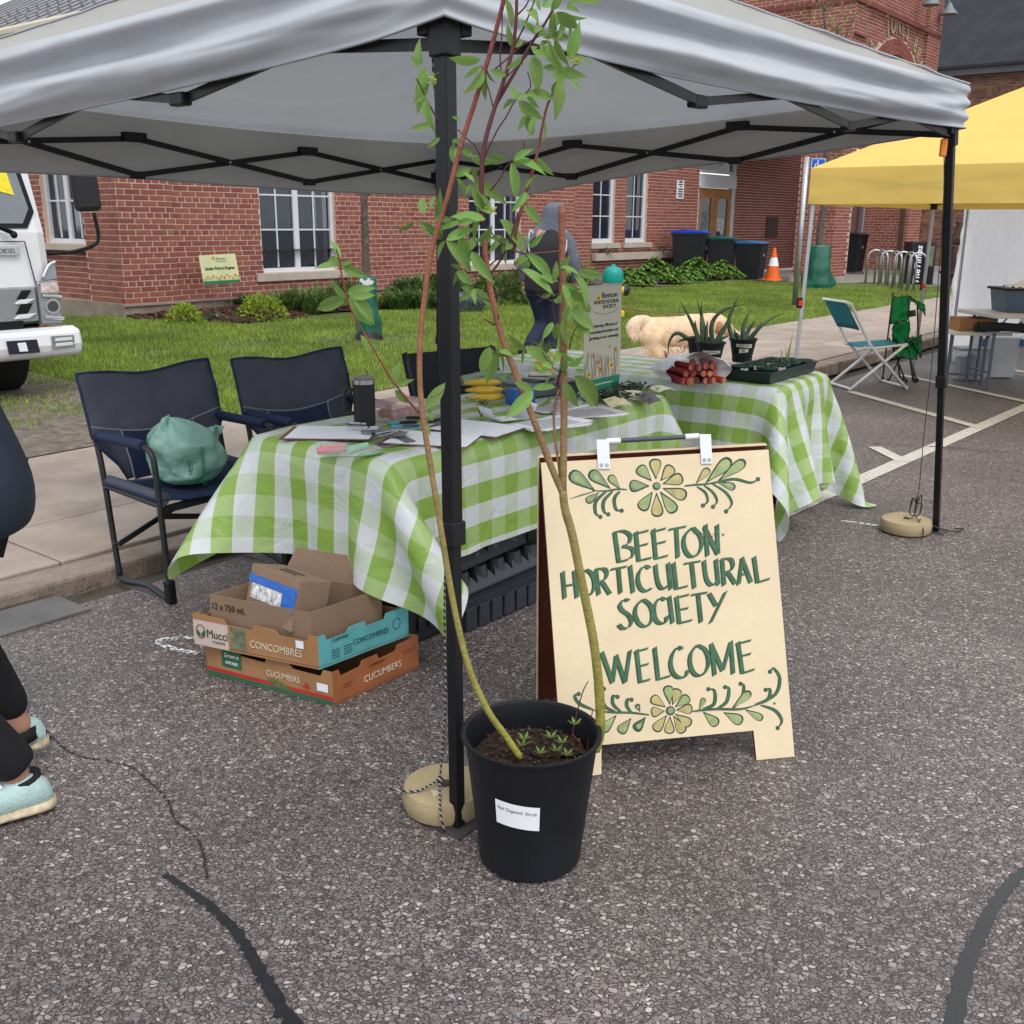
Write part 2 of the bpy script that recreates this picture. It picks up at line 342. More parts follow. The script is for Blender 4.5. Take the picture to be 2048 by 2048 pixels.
# ---- parking lines, chalk, tar and cracks: thin sheets lying on the road
def worn_paint(name, col, thr):
    mt = M(name, col, .7, var=.1, vs=30, bump=.3, bs=150); t = mt.node_tree; b = t.nodes['Principled BSDF']
    n = t.nodes.new('ShaderNodeTexNoise'); n.inputs['Scale'].default_value = 55; n.inputs['Detail'].default_value = 6; n.inputs['Roughness'].default_value = .7
    n2 = t.nodes.new('ShaderNodeTexCoord'); t.links.new(n2.outputs['Object'], n.inputs['Vector'])
    mr = t.nodes.new('ShaderNodeMapRange'); mr.inputs[1].default_value = thr; mr.inputs[2].default_value = thr+.05; t.links.new(n.outputs['Fac'], mr.inputs[0]); t.links.new(mr.outputs[0], b.inputs['Alpha'])
    return mt
lp = worn_paint('worn_road_paint', (.52, .49, .44), .37)
def ribbon(name, pts, wd, mat, z=.004, wob=0, parent=None, k=4):
    P = smooth_path(pts, k) if len(pts) > 2 else [Vector(pts[0]).lerp(Vector(pts[1]), i/14) for i in range(15)]
    L_ = []; R_ = []
    for i, p in enumerate(P):
        a = P[max(0, i-1)]; c = P[min(len(P)-1, i+1)]; t = (c-a); t.z = 0; t.normalize(); n = Vector((-t.y, t.x, 0))
        w_ = (wd[0]+(wd[1]-wd[0])*i/(len(P)-1) if isinstance(wd, tuple) else wd)/2
        L_.append(p+n*w_*(1+wob*nz(i*.9, 1))+Vector((0, 0, z))); R_.append(p-n*w_*(1+wob*nz(i*.9, 7))+Vector((0, 0, z)))
    mb = MB().grid([[a, b] for a, b in zip(L_, R_)]); return mb.build(name, mat, parent)
def g(px, py, z=0): v = onz(px, py, z); return v
ribbon('painted_line', [g(1560, 1031), g(2200, 748)], .105, lp, .004, parent=road)
ribbon('painted_line', [g(1803, 751), g(2200, 836)], .095, lp, .0065, parent=road)
ribbon('painted_line', [g(1700, 784), g(1962, 857)], .095, lp, .0065, parent=road)
ribbon('painted_line', [g(1749, 895), g(1809, 925)], .095, lp, .0065, parent=road)
ribbon('painted_line', [g(1995, 737), g(2100, 752)], .08, lp, .0065, parent=road)
tar = M('crack_sealant', (.007, .008, .011), .35, spec=.6, bump=.25, bs=30, var=.3)
ribbon('tar_seal', [g(328, 1750), g(372, 1778), g(430, 1822), g(480, 1875), g(512, 1930), g(545, 1985), g(590, 2060)], (.015, .032), tar, .003, wob=1.1, parent=road, k=8)
ribbon('tar_seal', [g(2075, 1725), g(2030, 1760), g(1990, 1810), g(1960, 1870), g(1930, 1940), g(1905, 2060)], (.022, .036), tar, .003, wob=.6, parent=road, k=8)
crk = worn_paint('dark_crack', (.025, .02, .018), .455)
ribbon('crack', [g(40, 1410), g(80, 1448), g(110, 1480), g(150, 1510), g(210, 1522), g(262, 1535), g(300, 1565), g(335, 1600), g(350, 1640), g(385, 1668), g(405, 1700), g(415, 1760)], .008, crk, .002, wob=1.5, parent=road, k=8)
ribbon('crack', [g(-10, 1235), g(100, 1210), g(200, 1165)], .012, crk, .002, wob=1.2, parent=road, k=6)
ribbon('crack', [g(1745, 888), g(1900, 897), g(2060, 910)], .018, crk, .008, wob=.6, parent=road, k=6)
chalk = worn_paint('chalk_mark', (.66, .68, .70), .47)
ribbon('chalk_mark', [g(430, 1275), g(370, 1277), g(325, 1280), g(318, 1286), g(345, 1298), g(395, 1308)], .028, chalk, .003, parent=road, k=5)
ribbon('chalk_mark', [g(1680, 1042), g(1790, 1056)], .03, chalk, .003, parent=road)
gr = MB()
for _ in range(900):
    x, y = random.uniform(-3, 6), 1.5+7*random.random()**1.5; q_ = random.uniform(.0012, .0035); gr.ball((x, y, q_*.4), q_, 5, 3, (1, random.uniform(.6, 1), .6))
gr.build('loose_grit', M('grit', (.22, .17, .13), .9, rnd=.7), kind='stuff')
# sawdust coloured silt and a scatter of loose chippings
silt = M('brown_silt', (.10, .055, .035), .9, var=.4, vs=12)
ribbon('silt', [g(285, 1120), g(330, 1118), g(430, 1096), g(520, 1075)], .12, worn_paint('brown_silt_film', (.10, .05, .03), .38), .006, parent=road)
# ================================================================== BRICK BUILDING
brickM = M('red_brick', (.235, .078, .056), .85, rnd=.17, var=.18, vs=14, bump=.4, bs=90)
brickD = M('brown_brick', (.20, .10, .062), .85, rnd=.4, var=.2, vs=14, bump=.4, bs=90)
mortarM = M('pale_mortar', (.60, .42, .35), .9, var=.12, vs=8, bump=.3, bs=140)
mortarD = M('grey_mortar', (.30, .22, .18), .9, var=.12, vs=8)
stone = M('buff_limestone', (.42, .36, .30), .8, var=.14, vs=5, bump=.2, bs=80)
fconc = M('foundation_concrete', (.25, .205, .155), .85, var=.28, vs=4, bump=.3, bs=40)
frameW = M('white_window_frame', (.60, .62, .66), .45, var=.04)
glassM = M('window_glass', (.012, .022, .040), .04, spec=.9, alpha=.72, var=.1)
curt = M('grey_green_curtain', (.05, .085, .095), .9, var=.2, vs=3)
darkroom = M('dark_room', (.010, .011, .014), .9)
CO = .075; BL = .242
BR = []          # every brick of the building that is now being laid
def wall(parent, d, c, s0, s1, z0, z1, ops=(), arch=None, mort=None, proud=0, name='wall', thick=.22, phase=0):
    """d='a': a face at b=c looking at the street; d='b': a face at a=c looking back along the street."""
    def pt(s, z, o): return F(s, c-o, z) if d == 'a' else F(c-o, s, z)
    S = sorted({s0, s1, *[x for o in ops for x in o[:2] if s0 < x < s1]}); Z = sorted({z0, z1, *[x for o in ops for x in o[2:4] if z0 < x < z1]})
    if arch:
        ca, cz, r = arch; n = 36
        S = sorted(set(S) | {max(s0, min(s1, ca-r*math.cos(math.pi*i/n))) for i in range(n+1)})
        Z = sorted(set(Z) | {min(z1, cz+r*math.sin(math.pi/2*i/14)) for i in range(15)})
    mb = MB()
    def inarch(s, z): return arch and (abs(s-arch[0]) < arch[2] and (z < arch[1] or (s-arch[0])**2+(z-arch[1])**2 < arch[2]**2))
    def inop(s, z): return any(o[0] < s < o[1] and o[2] < z < o[3] for o in ops) or inarch(s, z)
    for i in range(len(S)-1):
        for j in range(len(Z)-1):
            sm = (S[i]+S[i+1])/2; zm = (Z[j]+Z[j+1])/2
            if inop(sm, zm): continue
            A = [pt(S[i], Z[j], 0), pt(S[i+1], Z[j], 0), pt(S[i+1], Z[j+1], 0), pt(S[i], Z[j+1], 0)]
            mb.add(A if d == 'a' else A[::-1], [(0, 1, 2, 3)])
    for o in ops:    # reveals
        e0, e1, y0, y1 = max(o[0], s0), min(o[1], s1), max(o[2], z0), min(o[3], z1)
        q = lambda s, z, o_: pt(s, z, o_)
        for (A_, B_) in (((e0, y0), (e0, y1)), ((e1, y0), (e1, y1)), ((e0, y1), (e1, y1)), ((e0, y0), (e1, y0))):
            mb.add([q(*A_, 0), q(*B_, 0), q(*B_, -thick), q(*A_, -thick)], [(0, 1, 2, 3)])
    w_ = mb.build(name, mort or mortarM, parent)
    k = 0; z = z0+.004
    while z+CO-.008 <= z1+.02:
        hdr = (k % 6 == 3); L_ = BL/2 if hdr else BL; off = phase+((BL/2 if k % 2 else 0) if not hdr else BL/4)
        s = s0-off
        while s < s1:
            e = s+L_-.015; x0 = max(s, s0+.002); x1 = min(e, s1-.002)
            s += L_
            if x1-x0 < .03: continue
            zt = min(z+CO-.0145, z1-.002)
            if zt-z < .03: continue
            segs = [(x0, x1)]
            for o in ops:
                if z+.03 > o[2] and z+.03 < o[3]:
                    ns = []
                    for p, q in segs:
                        if q <= o[0] or p >= o[1]: ns.append((p, q)); continue
                        if p < o[0]: ns.append((p, o[0]))
                        if q > o[1]: ns.append((o[1], q))
                    segs = ns
            for p, q in segs:
                if q-p < .025: continue
                if arch:
                    rr = arch[2]+.36
                    if any((abs(x-arch[0]) < arch[2] and zz <= arch[1]) or (zz > arch[1] and (x-arch[0])**2+(zz-arch[1])**2 < rr*rr) for x in (p, q) for zz in (z, zt)): continue
                BR.append((d, c, p, q, z, zt, proud, w_))
        z += CO; k += 1
    return w_
def lay(building, mat, n=300):
    """the n bricks that show largest are parts of their own, the rest one stuff part per wall"""
    def score(b):
        d, c, p, q, z, zt, pr, w_ = b
        P = F((p+q)/2, c, z) if d == 'a' else F(c, (p+q)/2, z)
        v = P-Vector((0, 0, H)); dep = v.dot(FW); px = 1024+2048*v.dot(RT)/dep; py = 1024-2048*v.dot(UP)/dep
        vis = 232 < px < 2040 and 372 < py < 640 and q-p > .1
        return (0 if vis else 1, P.length)
    order = sorted(range(len(BR)), key=lambda i: score(BR[i])); top = set(order[:n]) if n else set()
    proto = {}
    rest = {}
    for i, b in enumerate(BR):
        d, c, p, q, z, zt, pr, w_ = b
        j = random.uniform(-.0015, .002); D1 = .009+j+pr
        if i in top:
            key = (round((q-p)*100), round((zt-z)*1000))
            if key not in proto:
                W_ = q-p; h_ = zt-z; x = W_/2; e = .004
                me = bpy.data.meshes.new('brick')
                me.from_pydata([(-x, 0, 0), (x, 0, 0), (x, 0, h_), (-x, 0, h_), (-x+e, -.010, e), (x-e, -.010, e), (x-e, -.010, h_-e), (-x+e, -.010, h_-e)], [], [(4, 5, 6, 7), (0, 1, 5, 4), (1, 2, 6, 5), (2, 3, 7, 6), (3, 0, 4, 7)])
                me.materials.append(mat); proto[key] = me
            o = bpy.data.objects.new('brick', proto[key]); C.objects.link(o); o.parent = w_
            P = F((p+q)/2, c-pr, z) if d == 'a' else F(c-pr, (p+q)/2, z)
            mt = Matrix.Rotation(RZ if d == 'a' else RZ-math.pi/2, 4, 'Z'); mt.translation = P+Vector((0, 0, random.uniform(-.001, .001)))
            o.matrix_basis = wm(w_).inverted() @ mt
        else: rest.setdefault(w_.name, (w_, MB()))[1].v.append(None) if False else rest.setdefault(w_.name, (w_, []))[1].append(b)
    for w_, L_ in rest.values():
        vs = []; fs = []
        for d, c, p, q, z, zt, pr, _ in L_:
            e = .004; D1 = .009+random.uniform(-.0015, .002)+pr
            pt = (lambda s, zz, o: F(s, c-o, zz)) if d == 'a' else (lambda s, zz, o: F(c-o, s, zz))
            o = len(vs)
            vs += [pt(p, z, 0), pt(q, z, 0), pt(q, zt, 0), pt(p, zt, 0), pt(p+e, z+e, D1), pt(q-e, z+e, D1), pt(q-e, zt-e, D1), pt(p+e, zt-e, D1)]
            fc = [(4, 5, 6, 7), (0, 1, 5, 4), (1, 2, 6, 5), (2, 3, 7, 6), (3, 0, 4, 7)]
            fs += [tuple(x+o for x in (f if d == 'a' else f[::-1])) for f in fc]
        mb = MB(); mb.v = [tuple(v) for v in vs]; mb.f = fs
        mb.build('brickwork', mat, w_, world=True, kind='stuff')
    BR.clear()
def abox(mb, a0, a1, b0, b1, z0, z1):
    P = [F(a0, b0), F(a1, b0), F(a1, b1), F(a0, b1)]
    return mb.prism([Vector((p.x, p.y, z0)) for p in P], (0, 0, z1-z0))
def window(parent, d, c, s0, s1, z0, z1, units, rows, cols=2, fw=.06, curtain=True):
    """a framed window set back in the wall plane c; rows = heights (fractions) of the glazing bars"""
    rec = .09
    def bx(mb, a, b, zz0, zz1, o0, o1):
        if d == 'a': abox(mb, a, b, c+o0, c+o1, zz0, zz1)
        else: abox(mb, c+o0, c+o1, a, b, zz0, zz1)
    mb = MB()
    bx(mb, s0, s0+fw, z0, z1, rec-.03, rec+.05); bx(mb, s1-fw, s1, z0, z1, rec-.03, rec+.05)
    bx(mb, s0+fw, s1-fw, z0, z0+fw, rec-.03, rec+.05); bx(mb, s0+fw, s1-fw, z1-fw, z1, rec-.03, rec+.05)
    W_ = (s1-s0-fw)/units
    for i in range(1, units): x = s0+fw/2+W_*i; bx(mb, x-.05, x+.05, z0+fw, z1-fw, rec-.02, rec+.05)
    fr = mb.build('window_frame', frameW, parent)
    for i in range(units):
        x0 = s0+fw+i*W_+(.02 if i else 0); x1 = s0+(i+1)*W_-(.02 if i < units-1 else 0)
        mb = MB(); bx(mb, x0, x1, z0+fw, z1-fw, rec+.012, rec+.018); mb.build('pane', glassM, fr)
        mb = MB()
        for r_ in rows: zz = lerp(z0+fw, z1-fw, r_); bx(mb, x0, x1, zz-.012, zz+.012, rec-.004, rec+.011)
        for k in range(1, cols):
            x = lerp(x0, x1, k/cols); zs = [z0+fw]+[lerp(z0+fw, z1-fw, r_) for r_ in rows]+[z1-fw]
            for y0, y1 in zip(zs[:-1], zs[1:]): bx(mb, x-.012, x+.012, y0+.012, y1-.012, rec-.004, rec+.011)
        mb.build('glazing_bar', frameW, fr)
        if curtain:
            mb = MB(); n = 9; P = []
            e0 = x1-.2 if not (i % 2) else x1-.13
            for q in range(n+1):
                s = lerp(e0, x1+.02, q/n); o = rec+.16+.02*(q % 2)
                P.append([F(s, c+o, z0+.02), F(s, c+o, z1)] if d == 'a' else [F(c+o, s, z0+.02), F(c+o, s, z1)])
            mb.grid(P).build('curtain', curt, fr)
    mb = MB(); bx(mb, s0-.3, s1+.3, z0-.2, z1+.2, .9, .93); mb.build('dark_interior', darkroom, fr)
    return fr
B = T('brick_building', 'long red brick library wing with pale mortar, white windows and an arched entrance tower', 'building', F(7.8, 13, 0))
def BW(mb, name, mat, parent=B, **k): return mb.build(name, mat, parent, world=True, **k)
_wall = wall
def wall(parent, *a, **k):
    w_ = _wall(None, *a, **k); iv = wm(parent).inverted(); w_.data.transform(iv); w_.parent = parent; return w_
def win(*a, **k):
    fr = window(None, *a, **k); iv = wm(B).inverted(); fr.data.transform(iv); fr.parent = B
    for ch in [x for x in C.objects if x.parent == fr]: ch.data.transform(iv)
    return fr
ZF = .40; ZB = 1.07; W0 = 12.97
wops = [(10.2, 11.72, .73, 2.45), (15.02, 16.6, .72, 2.45)]
wall(B, 'a', W0, 8.62, 18.42, ZB, 3.9, wops)
wall(B, 'a', W0-.02, 8.62, 18.42, ZF, ZB, wops, name='plinth_wall', thick=.24)
wall(B, 'a', W0-.11, 7.8, 8.62, ZF, 3.9, name='corner_pier')
wall(B, 'b', 7.8, W0-.11, 13.75, ZF, 3.9, name='corner_pier', phase=.1)
wall(B, 'b', 7.9, 13.75, 17.5, ZF, 3.9, [(13.85, 15.0, 1.17, 2.6)], name='end_wall')
BW(abox(MB(), 7.83, 7.9, 13.749, 13.752, ZF, 3.9), 'pier_return', mortarM)
BW(abox(MB(), 8.619, 8.622, W0-.11, W0, ZF, 3.9), 'pier_return', mortarM)
# gable brickwork above the eaves and the wall beyond
wall(B, 'b', 18.42, 12.97, 13.6, .3, 3.9, name='return_wall')
BW(abox(MB(), 18.42, 18.43, 12.975, 13.6, .2, 3.9), 'return_wall', mortarM)
B2 = 13.57
wall(B, 'a', B2, 18.43, 24.85, .3, 5.2, [(19.98, 20.9, 1.06, 2.75), (21.38, 22.33, 1.06, 2.75)], name='recessed_wall')
# foundations
mb = MB(); abox(mb, 7.74, 8.64, W0-.16, W0+.1, -.05, ZF-.002); abox(mb, 8.641, 18.42, W0-.06, W0+.1, -.05, ZF-.002); abox(mb, 7.741, 7.95, W0+.101, 17.5, -.05, ZF-.002); abox(mb, 18.44, 24.85, B2-.02, B2+.1, -.05, .298)
BW(mb, 'foundation', fconc)
mb = MB(); abox(mb, 7.72, 8.66, W0-.19, W0-.161, ZF-.03, ZF+.005); abox(mb, 8.661, 18.43, W0-.09, W0-.061, ZF-.03, ZF+.005); BW(mb, 'drip_ledge', M('ledge_flashing', (.30, .22, .18), .7))
# windows, sills
win('a', W0, 10.2, 11.72, .73, 2.45, 2, (.36, .68)); win('a', W0, 15.02, 16.6, .72, 2.45, 2, (.36, .68))
win('a', B2, 19.98, 20.9, 1.06, 2.75, 1, (.33, .64), fw=.09); win('a', B2, 21.38, 22.33, 1.06, 2.75, 1, (.33, .64), fw=.09)
win('b', 7.9, 13.85, 15.0, 1.17, 2.6, 2, (.4,), cols=2)
for a0, a1, b, z0, z1 in ((10.05, 11.9, W0, .60, .725), (14.9, 16.75, W0, .60, .715), (19.9, 21.12, B2, .93, 1.05), (21.28, 22.55, B2, .93, 1.05), (19.98, 25.1, B2-.08, .66, .82)):
    BW(abox(MB(), a0, a1, b-.07, b+.06, z0, z1), 'sill', stone, bevel=.008)
BW(abox(MB(), 7.8, 7.99, 13.7, 15.1, 1.07, 1.165), 'sill', stone, bevel=.008)
# red chair backs just inside the second window
mb = MB()
for a in (15.75, 16.1): abox(mb, a, a+.3, W0+.3, W0+.36, 1.35, 1.85)
BW(mb, 'red_blind', M('dark_red_fabric', (.16, .01, .02), .8))
# downspout
mb = MB(); abox(mb, 18.78, 18.88, 13.47, 13.55, .45, 5); abox(mb, 18.76, 18.90, 13.46, 13.56, 1.35, 1.38); BW(mb, 'downspout', M('cream_metal', (.50, .44, .36), .5))
# roof of the wing: standing metal sheet with snow guards, gutter and rake boards
roofM = M('grey_metal_roof', (.12, .12, .13), .45, .3, var=.12, vs=3)
cream = M('cream_fascia', (.46, .41, .31), .55, var=.08)
def rp(a, b, o=0): return F(a, b, 3.88+(a-7.45)*.5+o)
mb = MB(); mb.prism([rp(7.45, 12.6), rp(12.9, 12.6), rp(12.9, 19), rp(7.45, 19)], (0, 0, .07))
rf = BW(mb, 'roof', roofM)
mb = MB()
for i in range(26):
    for j in range(2): 
        p = rp(7.75+.55*j, 12.85+i*.28+.14*j, .07); mb.bar(p, p+Vector((0, 0, .06))-U*.03, .07, .012)
BW(mb, 'snow_guard', M('grey_guard', (.30, .30, .30), .5), rf)
mb = MB()
for i in range(14): p = rp(7.45, 12.7+.45*i, .0715); mb.bar(p, p+U*5.4+Vector((0, 0, 2.7)), .02, .02)
BW(mb, 'roof_seam', roofM, rf)
mb = MB(); mb.prism([F(18.4-(a-7.45), b, z) for a, b, z in ((7.45, 12.6, 3.88), (12.9, 12.6, 6.605), (12.9, 19, 6.605), (7.45, 19, 3.88))], (0, 0, .07)); BW(mb, 'roof', roofM)
mb = MB(); mb.tube([F(7.4, 12.6, 3.87), F(7.4, 18.9, 3.87)], .07, 8); BW(mb, 'gutter', cream, smooth=40)
mb = MB(); abox(mb, 7.46, 7.52, 12.7, 19, 3.60, 3.80); abox(mb, 7.521, 7.9, 12.75, 19, 3.60, 3.62); BW(mb, 'fascia', cream)
mb = MB()
for s0, s1 in (((7.45, 3.70), (12.9, 6.42)),):
    mb.prism([F(s0[0], 12.55, s0[1]), F(s1[0], 12.55, s1[1]), F(s1[0], 12.55, s1[1]+.2), F(s0[0], 12.55, s0[1]+.2)], -N*.05)
BW(mb, 'rake_board', cream)
mb = MB(); mb.add([F(7.8, 12.9, 3.9), F(18.1, 12.9, 3.9), F(12.9, 12.9, 6.5)], [(0, 1, 2)]); BW(mb, 'gable', M('cream_siding', (.42, .37, .28), .7))
# door in the porch
wood = M('varnished_oak', (.36, .17, .06), .45, var=.2, vs=3)
dz0 = .16
mb = MB(); abox(mb, 24.86, 24.93, B2+.02, B2+.14, dz0, 2.42); abox(mb, 26.82, 26.95, B2+.02, B2+.14, dz0, 2.42); abox(mb, 24.86, 26.95, B2-.02, B2+.14, 2.421, 2.75); abox(mb, 26.84, 26.95, B2+.02, B2+.14, 2.751, 3.5); abox(mb, 24.86, 26.84, B2+.02, B2+.14, 2.79, 2.85)
BW(mb, 'door_frame', frameW)
mb = MB(); abox(mb, 24.86, 26.84, B2+.10, B2+.12, 2.85, 3.5); BW(mb, 'fanlight', glassM)
mb = MB(); cen = F(25.85, B2+.06, 3.9)
mb.tube([cen+U*(math.cos(t)*.95)+Vector((0, 0, math.sin(t)*.95)) for t in np.linspace(math.pi*1.05, math.pi*1.95, 16)], .02, 6)
for t in np.linspace(math.pi*1.15, math.pi*1.85, 4): mb.tube([cen, cen+U*(math.cos(t)*.95)+Vector((0, 0, math.sin(t)*.95))], .015, 5)
BW(mb, 'glazing_bar', frameW)
for k, (x0, x1) in enumerate(((24.94, 25.87), (25.88, 26.81))):
    mb = MB()
    abox(mb, x0, x0+.17, B2+.05, B2+.11, dz0, 2.41); abox(mb, x1-.17, x1, B2+.05, B2+.11, dz0, 2.41)
    for z0, z1 in ((dz0, .34), (.52, 1.0), (2.15, 2.41)): abox(mb, x0+.17, x1-.17, B2+.05, B2+.11, z0, z1)
    dr = BW(mb, 'door', wood, bevel=.004)
    mb = MB(); abox(mb, x0+.17, x1-.17, B2+.07, B2+.08, 1.0, 2.15); abox(mb, x0+.17, x1-.17, B2+.07, B2+.08, .34, .52); BW(mb, 'pane', glassM, dr)
    hx_ = x1-.1 if k == 0 else x0+.05
    mb = MB(); abox(mb, hx_, hx_+.05, B2+.01, B2+.048, .75, 1.1); BW(mb, 'handle', steel, dr)
    for (u, v, w_, h_, col) in (((.25, 1.35, .3, .45, (.10, .16, .2)), (.3, 1.1, .4, .22, (.35, .40, .38)), (.55, 1.5, .1, .5, (.25, .22, .08))) if k == 0 else ((.2, 1.3, .25, .35, (.5, .52, .55)), (.42, 1.2, .2, .45, (.45, .48, .5)), (.2, 1.05, .22, .22, (.03, .03, .06)))):
        BW(abox(MB(), x0+u, x0+u+w_, B2+.062, B2+.066, v, v+h_), 'notice', M('notice_%d_%d' % (k, int(u*100+v*10)), col, .6, var=.5, vs=9), dr)
# white notice board on the brick
sg = tag(MB().build('notice_sign', white), 'narrow white upright notice with black lines on the brick beside the wooden doors', 'sign')
bpy.data.objects.remove(sg)
sg = abox(MB(), 23.68, 24.03, B2-.03, B2-.012, 2.10, 2.55).build('notice_sign', white); tag(sg, 'narrow white upright notice with black lines on the brick left of the wooden doors', 'sign')
for i, s in enumerate(('FREE', 'WI-FI', 'LIBRARY', 'OPEN', 'HOURS', 'INSIDE')):
    pass
mb = MB()
for i in range(7):
    L_ = (.16, .2, .06, .24, .22, .26, .2)[i]; z = 2.51-i*.058; abox(mb, 23.855-L_/2, 23.855+L_/2, B2-.034, B2-.0305, z-.022, z+.008 if i else z+.02)
mb.build('print_lines', ink, sg)
# ---- entrance tower
TA = 24.75; TB = 9.8
wall(B, 'a', TB, TA, 30.75, .27, 7.6, arch=(27.8, 3.55, 2.05), name='tower_front')
wall(B, 'b', TA, TB, 10.78, .27, 3.3, name='tower_side_pier')
wall(B, 'b', TA, TB, 14.6, 3.3, 7.6, name='tower_side')
wall(B, 'b', TA-.07, TB-.07, 10.8, 4.4, 7.6, name='corner_pilaster')
wall(B, 'a', TB-.07, TA-.07, 25.6, 5.7, 7.6, name='corner_pilaster')
wall(B, 'a', TB-.1, 29.75, 30.75, .27, 7.6, name='corner_pilaster')
wall(B, 'b', 29.74, TB-.1, TB+.0, .27, 7.6, name='corner_pilaster')
wall(B, 'a', B2, 24.85, 34, .2, 4.0, [(24.86, 26.95, .1, 3.5)], name='porch_wall')
wall(B, 'b', 29.9, TB+.2, 10.78, .27, 4.5, name='tower_side_pier')
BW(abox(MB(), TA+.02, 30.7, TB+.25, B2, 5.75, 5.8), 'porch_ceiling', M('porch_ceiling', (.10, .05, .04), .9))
BW(abox(MB(), TA, 30.75, 14.55, 14.6, 3.3, 7.6), 'tower_back', mortarM)
mb = MB(); abox(mb, TA-.05, 25.72, TB-.06, 10.83, -.05, .268); abox(mb, 29.85, 30.8, TB-.15, 10.83, -.05, .268); BW(mb, 'foundation', M('pale_footing', (.33, .31, .27), .85, var=.25, vs=5))
for q_ in ((25.66, 25.68, TB, 10.78, .27, 3.6), (TA+.05, 25.66, 10.76, 10.78, .27, 3.3), (30.73, 30.75, TB, 10.78, .27, 7.6)): BW(abox(MB(), *q_), 'pier_return', mortarM)
# intrados and two rings of voussoirs, each brick of the rings on its own
mb = MB(); n = 40; P = []
for i in range(n+1):
    t = math.pi*i/n; P.append([F(27.8-2.05*math.cos(t), TB, 3.55+2.05*math.sin(t)), F(27.8-2.05*math.cos(t), TB+.8, 3.55+2.05*math.sin(t))])
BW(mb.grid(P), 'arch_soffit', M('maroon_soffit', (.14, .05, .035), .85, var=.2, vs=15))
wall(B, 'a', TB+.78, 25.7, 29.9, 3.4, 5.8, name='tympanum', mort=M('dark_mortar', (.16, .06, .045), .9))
vm = None
ring = BW(MB().add([F(27.8, TB+.5, 5.3), F(27.9, TB+.5, 5.3), F(27.9, TB+.5, 5.31)], [(0, 1, 2)]), 'arch_ring', brickM)
me = bpy.data.meshes.new('brick'); me.from_pydata([(x, y, z) for x in (-.031, .031) for y in (-.025, .0) for z in (0, .108)], [], [(0, 1, 3, 2), (4, 6, 7, 5), (0, 4, 5, 1), (2, 3, 7, 6), (0, 2, 6, 4), (1, 5, 7, 3)]); me.materials.append(brickM)
iv = wm(ring).inverted()
for rr, nn in ((2.06, 86), (2.18, 92), (2.30, 97)):
    for i in range(nn+1):
        t = math.pi*i/nn; o = bpy.data.objects.new('brick', me); C.objects.link(o); o.parent = ring
        Z_ = U*-math.cos(t)+Vector((0, 0, math.sin(t))); X_ = U*math.sin(t)+Vector((0, 0, math.cos(t))); Y_ = Z_.cross(X_)
        mt = Matrix((X_, Y_, Z_)).transposed().to_4x4(); mt.translation = F(27.8, TB-.004, 3.55)+Z_*rr
        o.matrix_basis = iv @ mt
# raised letters round the arch
gold = M('weathered_gold_letters', (.42, .36, .22), .5, .2)
s = 'D. A. JONES BRANCH'; r_ = 2.68
for i, ch in enumerate(s):
    if ch == ' ': continue
    t = math.pi*(.14+.72*i/(len(s)-1)); X_ = U*math.sin(t)+Vector((0, 0, math.cos(t))); Z_ = U*-math.cos(t)+Vector((0, 0, math.sin(t)))
    text(B, ch, .52, gold, F(27.8, TB-.02, 3.55)+Z_*r_, X_, Z_, 'letter', ext=.012, sx=.8)
# string courses on the tower
mb = MB(); abox(mb, TA-.11, 30.8, TB-.14, TB-.071, 6.35, 6.43); abox(mb, TA-.11, TA-.071, TB-.139, 14.6, 6.35, 6.43); BW(mb, 'string_course', M('dark_brick_band', (.16, .05, .035), .85, var=.2, vs=20))
for a in (28.9, 30.4):
    mb = MB(); mb.lathe([(.05, .2), (.09, .1), (.22, -.05), (.23, -.08), (.2, -.08)], 12, F(a, TB-.35, 6.95)); mb.tube([F(a, TB-.1, 7.25), F(a, TB-.3, 7.3), F(a, TB-.35, 7.12)], .02, 6); BW(mb, 'wall_lamp', M('grey_lamp', (.16, .18, .2), .5), smooth=40)
# plaque and bell on the porch wall
BW(abox(MB(), 29.0, 29.8, B2-.03, B2-.012, 1.1, 1.7), 'plaque', M('brown_plaque', (.045, .022, .018), .5))
lay(B, brickM, 300)
# ---- the next building: brown brick side wall under a dark roof, and the link wall behind the bins
NB = T('brown_brick_building', 'brown brick building with a steep dark shingle roof right of the entrance tower', 'building', F(36, 11, 0))
wall(NB, 'b', 36, -12, 12.2, .2, 6.0, mort=mortarD, name='side_wall')
lay(NB, brickD, 0)
wall(NB, 'a', 11.6, 30.9, 36, .2, 4.4, [(31.0, 31.15, .2, 3)], name='link_wall')
lay(NB, brickM, 0)
mb = MB(); abox(mb, 35.6, 35.65, -12, 12.4, 6.0, 6.22); abox(mb, 35.65, 36.1, -12, 12.4, 6.0, 6.03); NB_f = mb.build('fascia', M('dark_grey_fascia', (.09, .095, .1), .6), NB, world=True)
mb = MB(); mb.prism([F(35.5, -12, 6.2), F(35.5, 12.4, 6.2), F(40, 12.4, 12.5), F(40, -12, 12.5)], (0, 0, .08))
mb.build('roof', M('charcoal_shingle', (.022, .024, .03), .8, var=.3, vs=2.5, bump=.4, bs=30), NB, world=True)
mb = MB()
for i in range(40):
    for j in range(3): abox(mb, 35.96, 35.995, -12+i*.6+j*.2, -12+i*.6+j*.2+.1, 5.35, 5.6)
mb.build('dentil', brickD, NB, world=True)
mb = MB(); abox(mb, 31.02, 31.12, 11.45, 11.55, .3, 4.2); mb.build('downspout', frameW, NB, world=True)
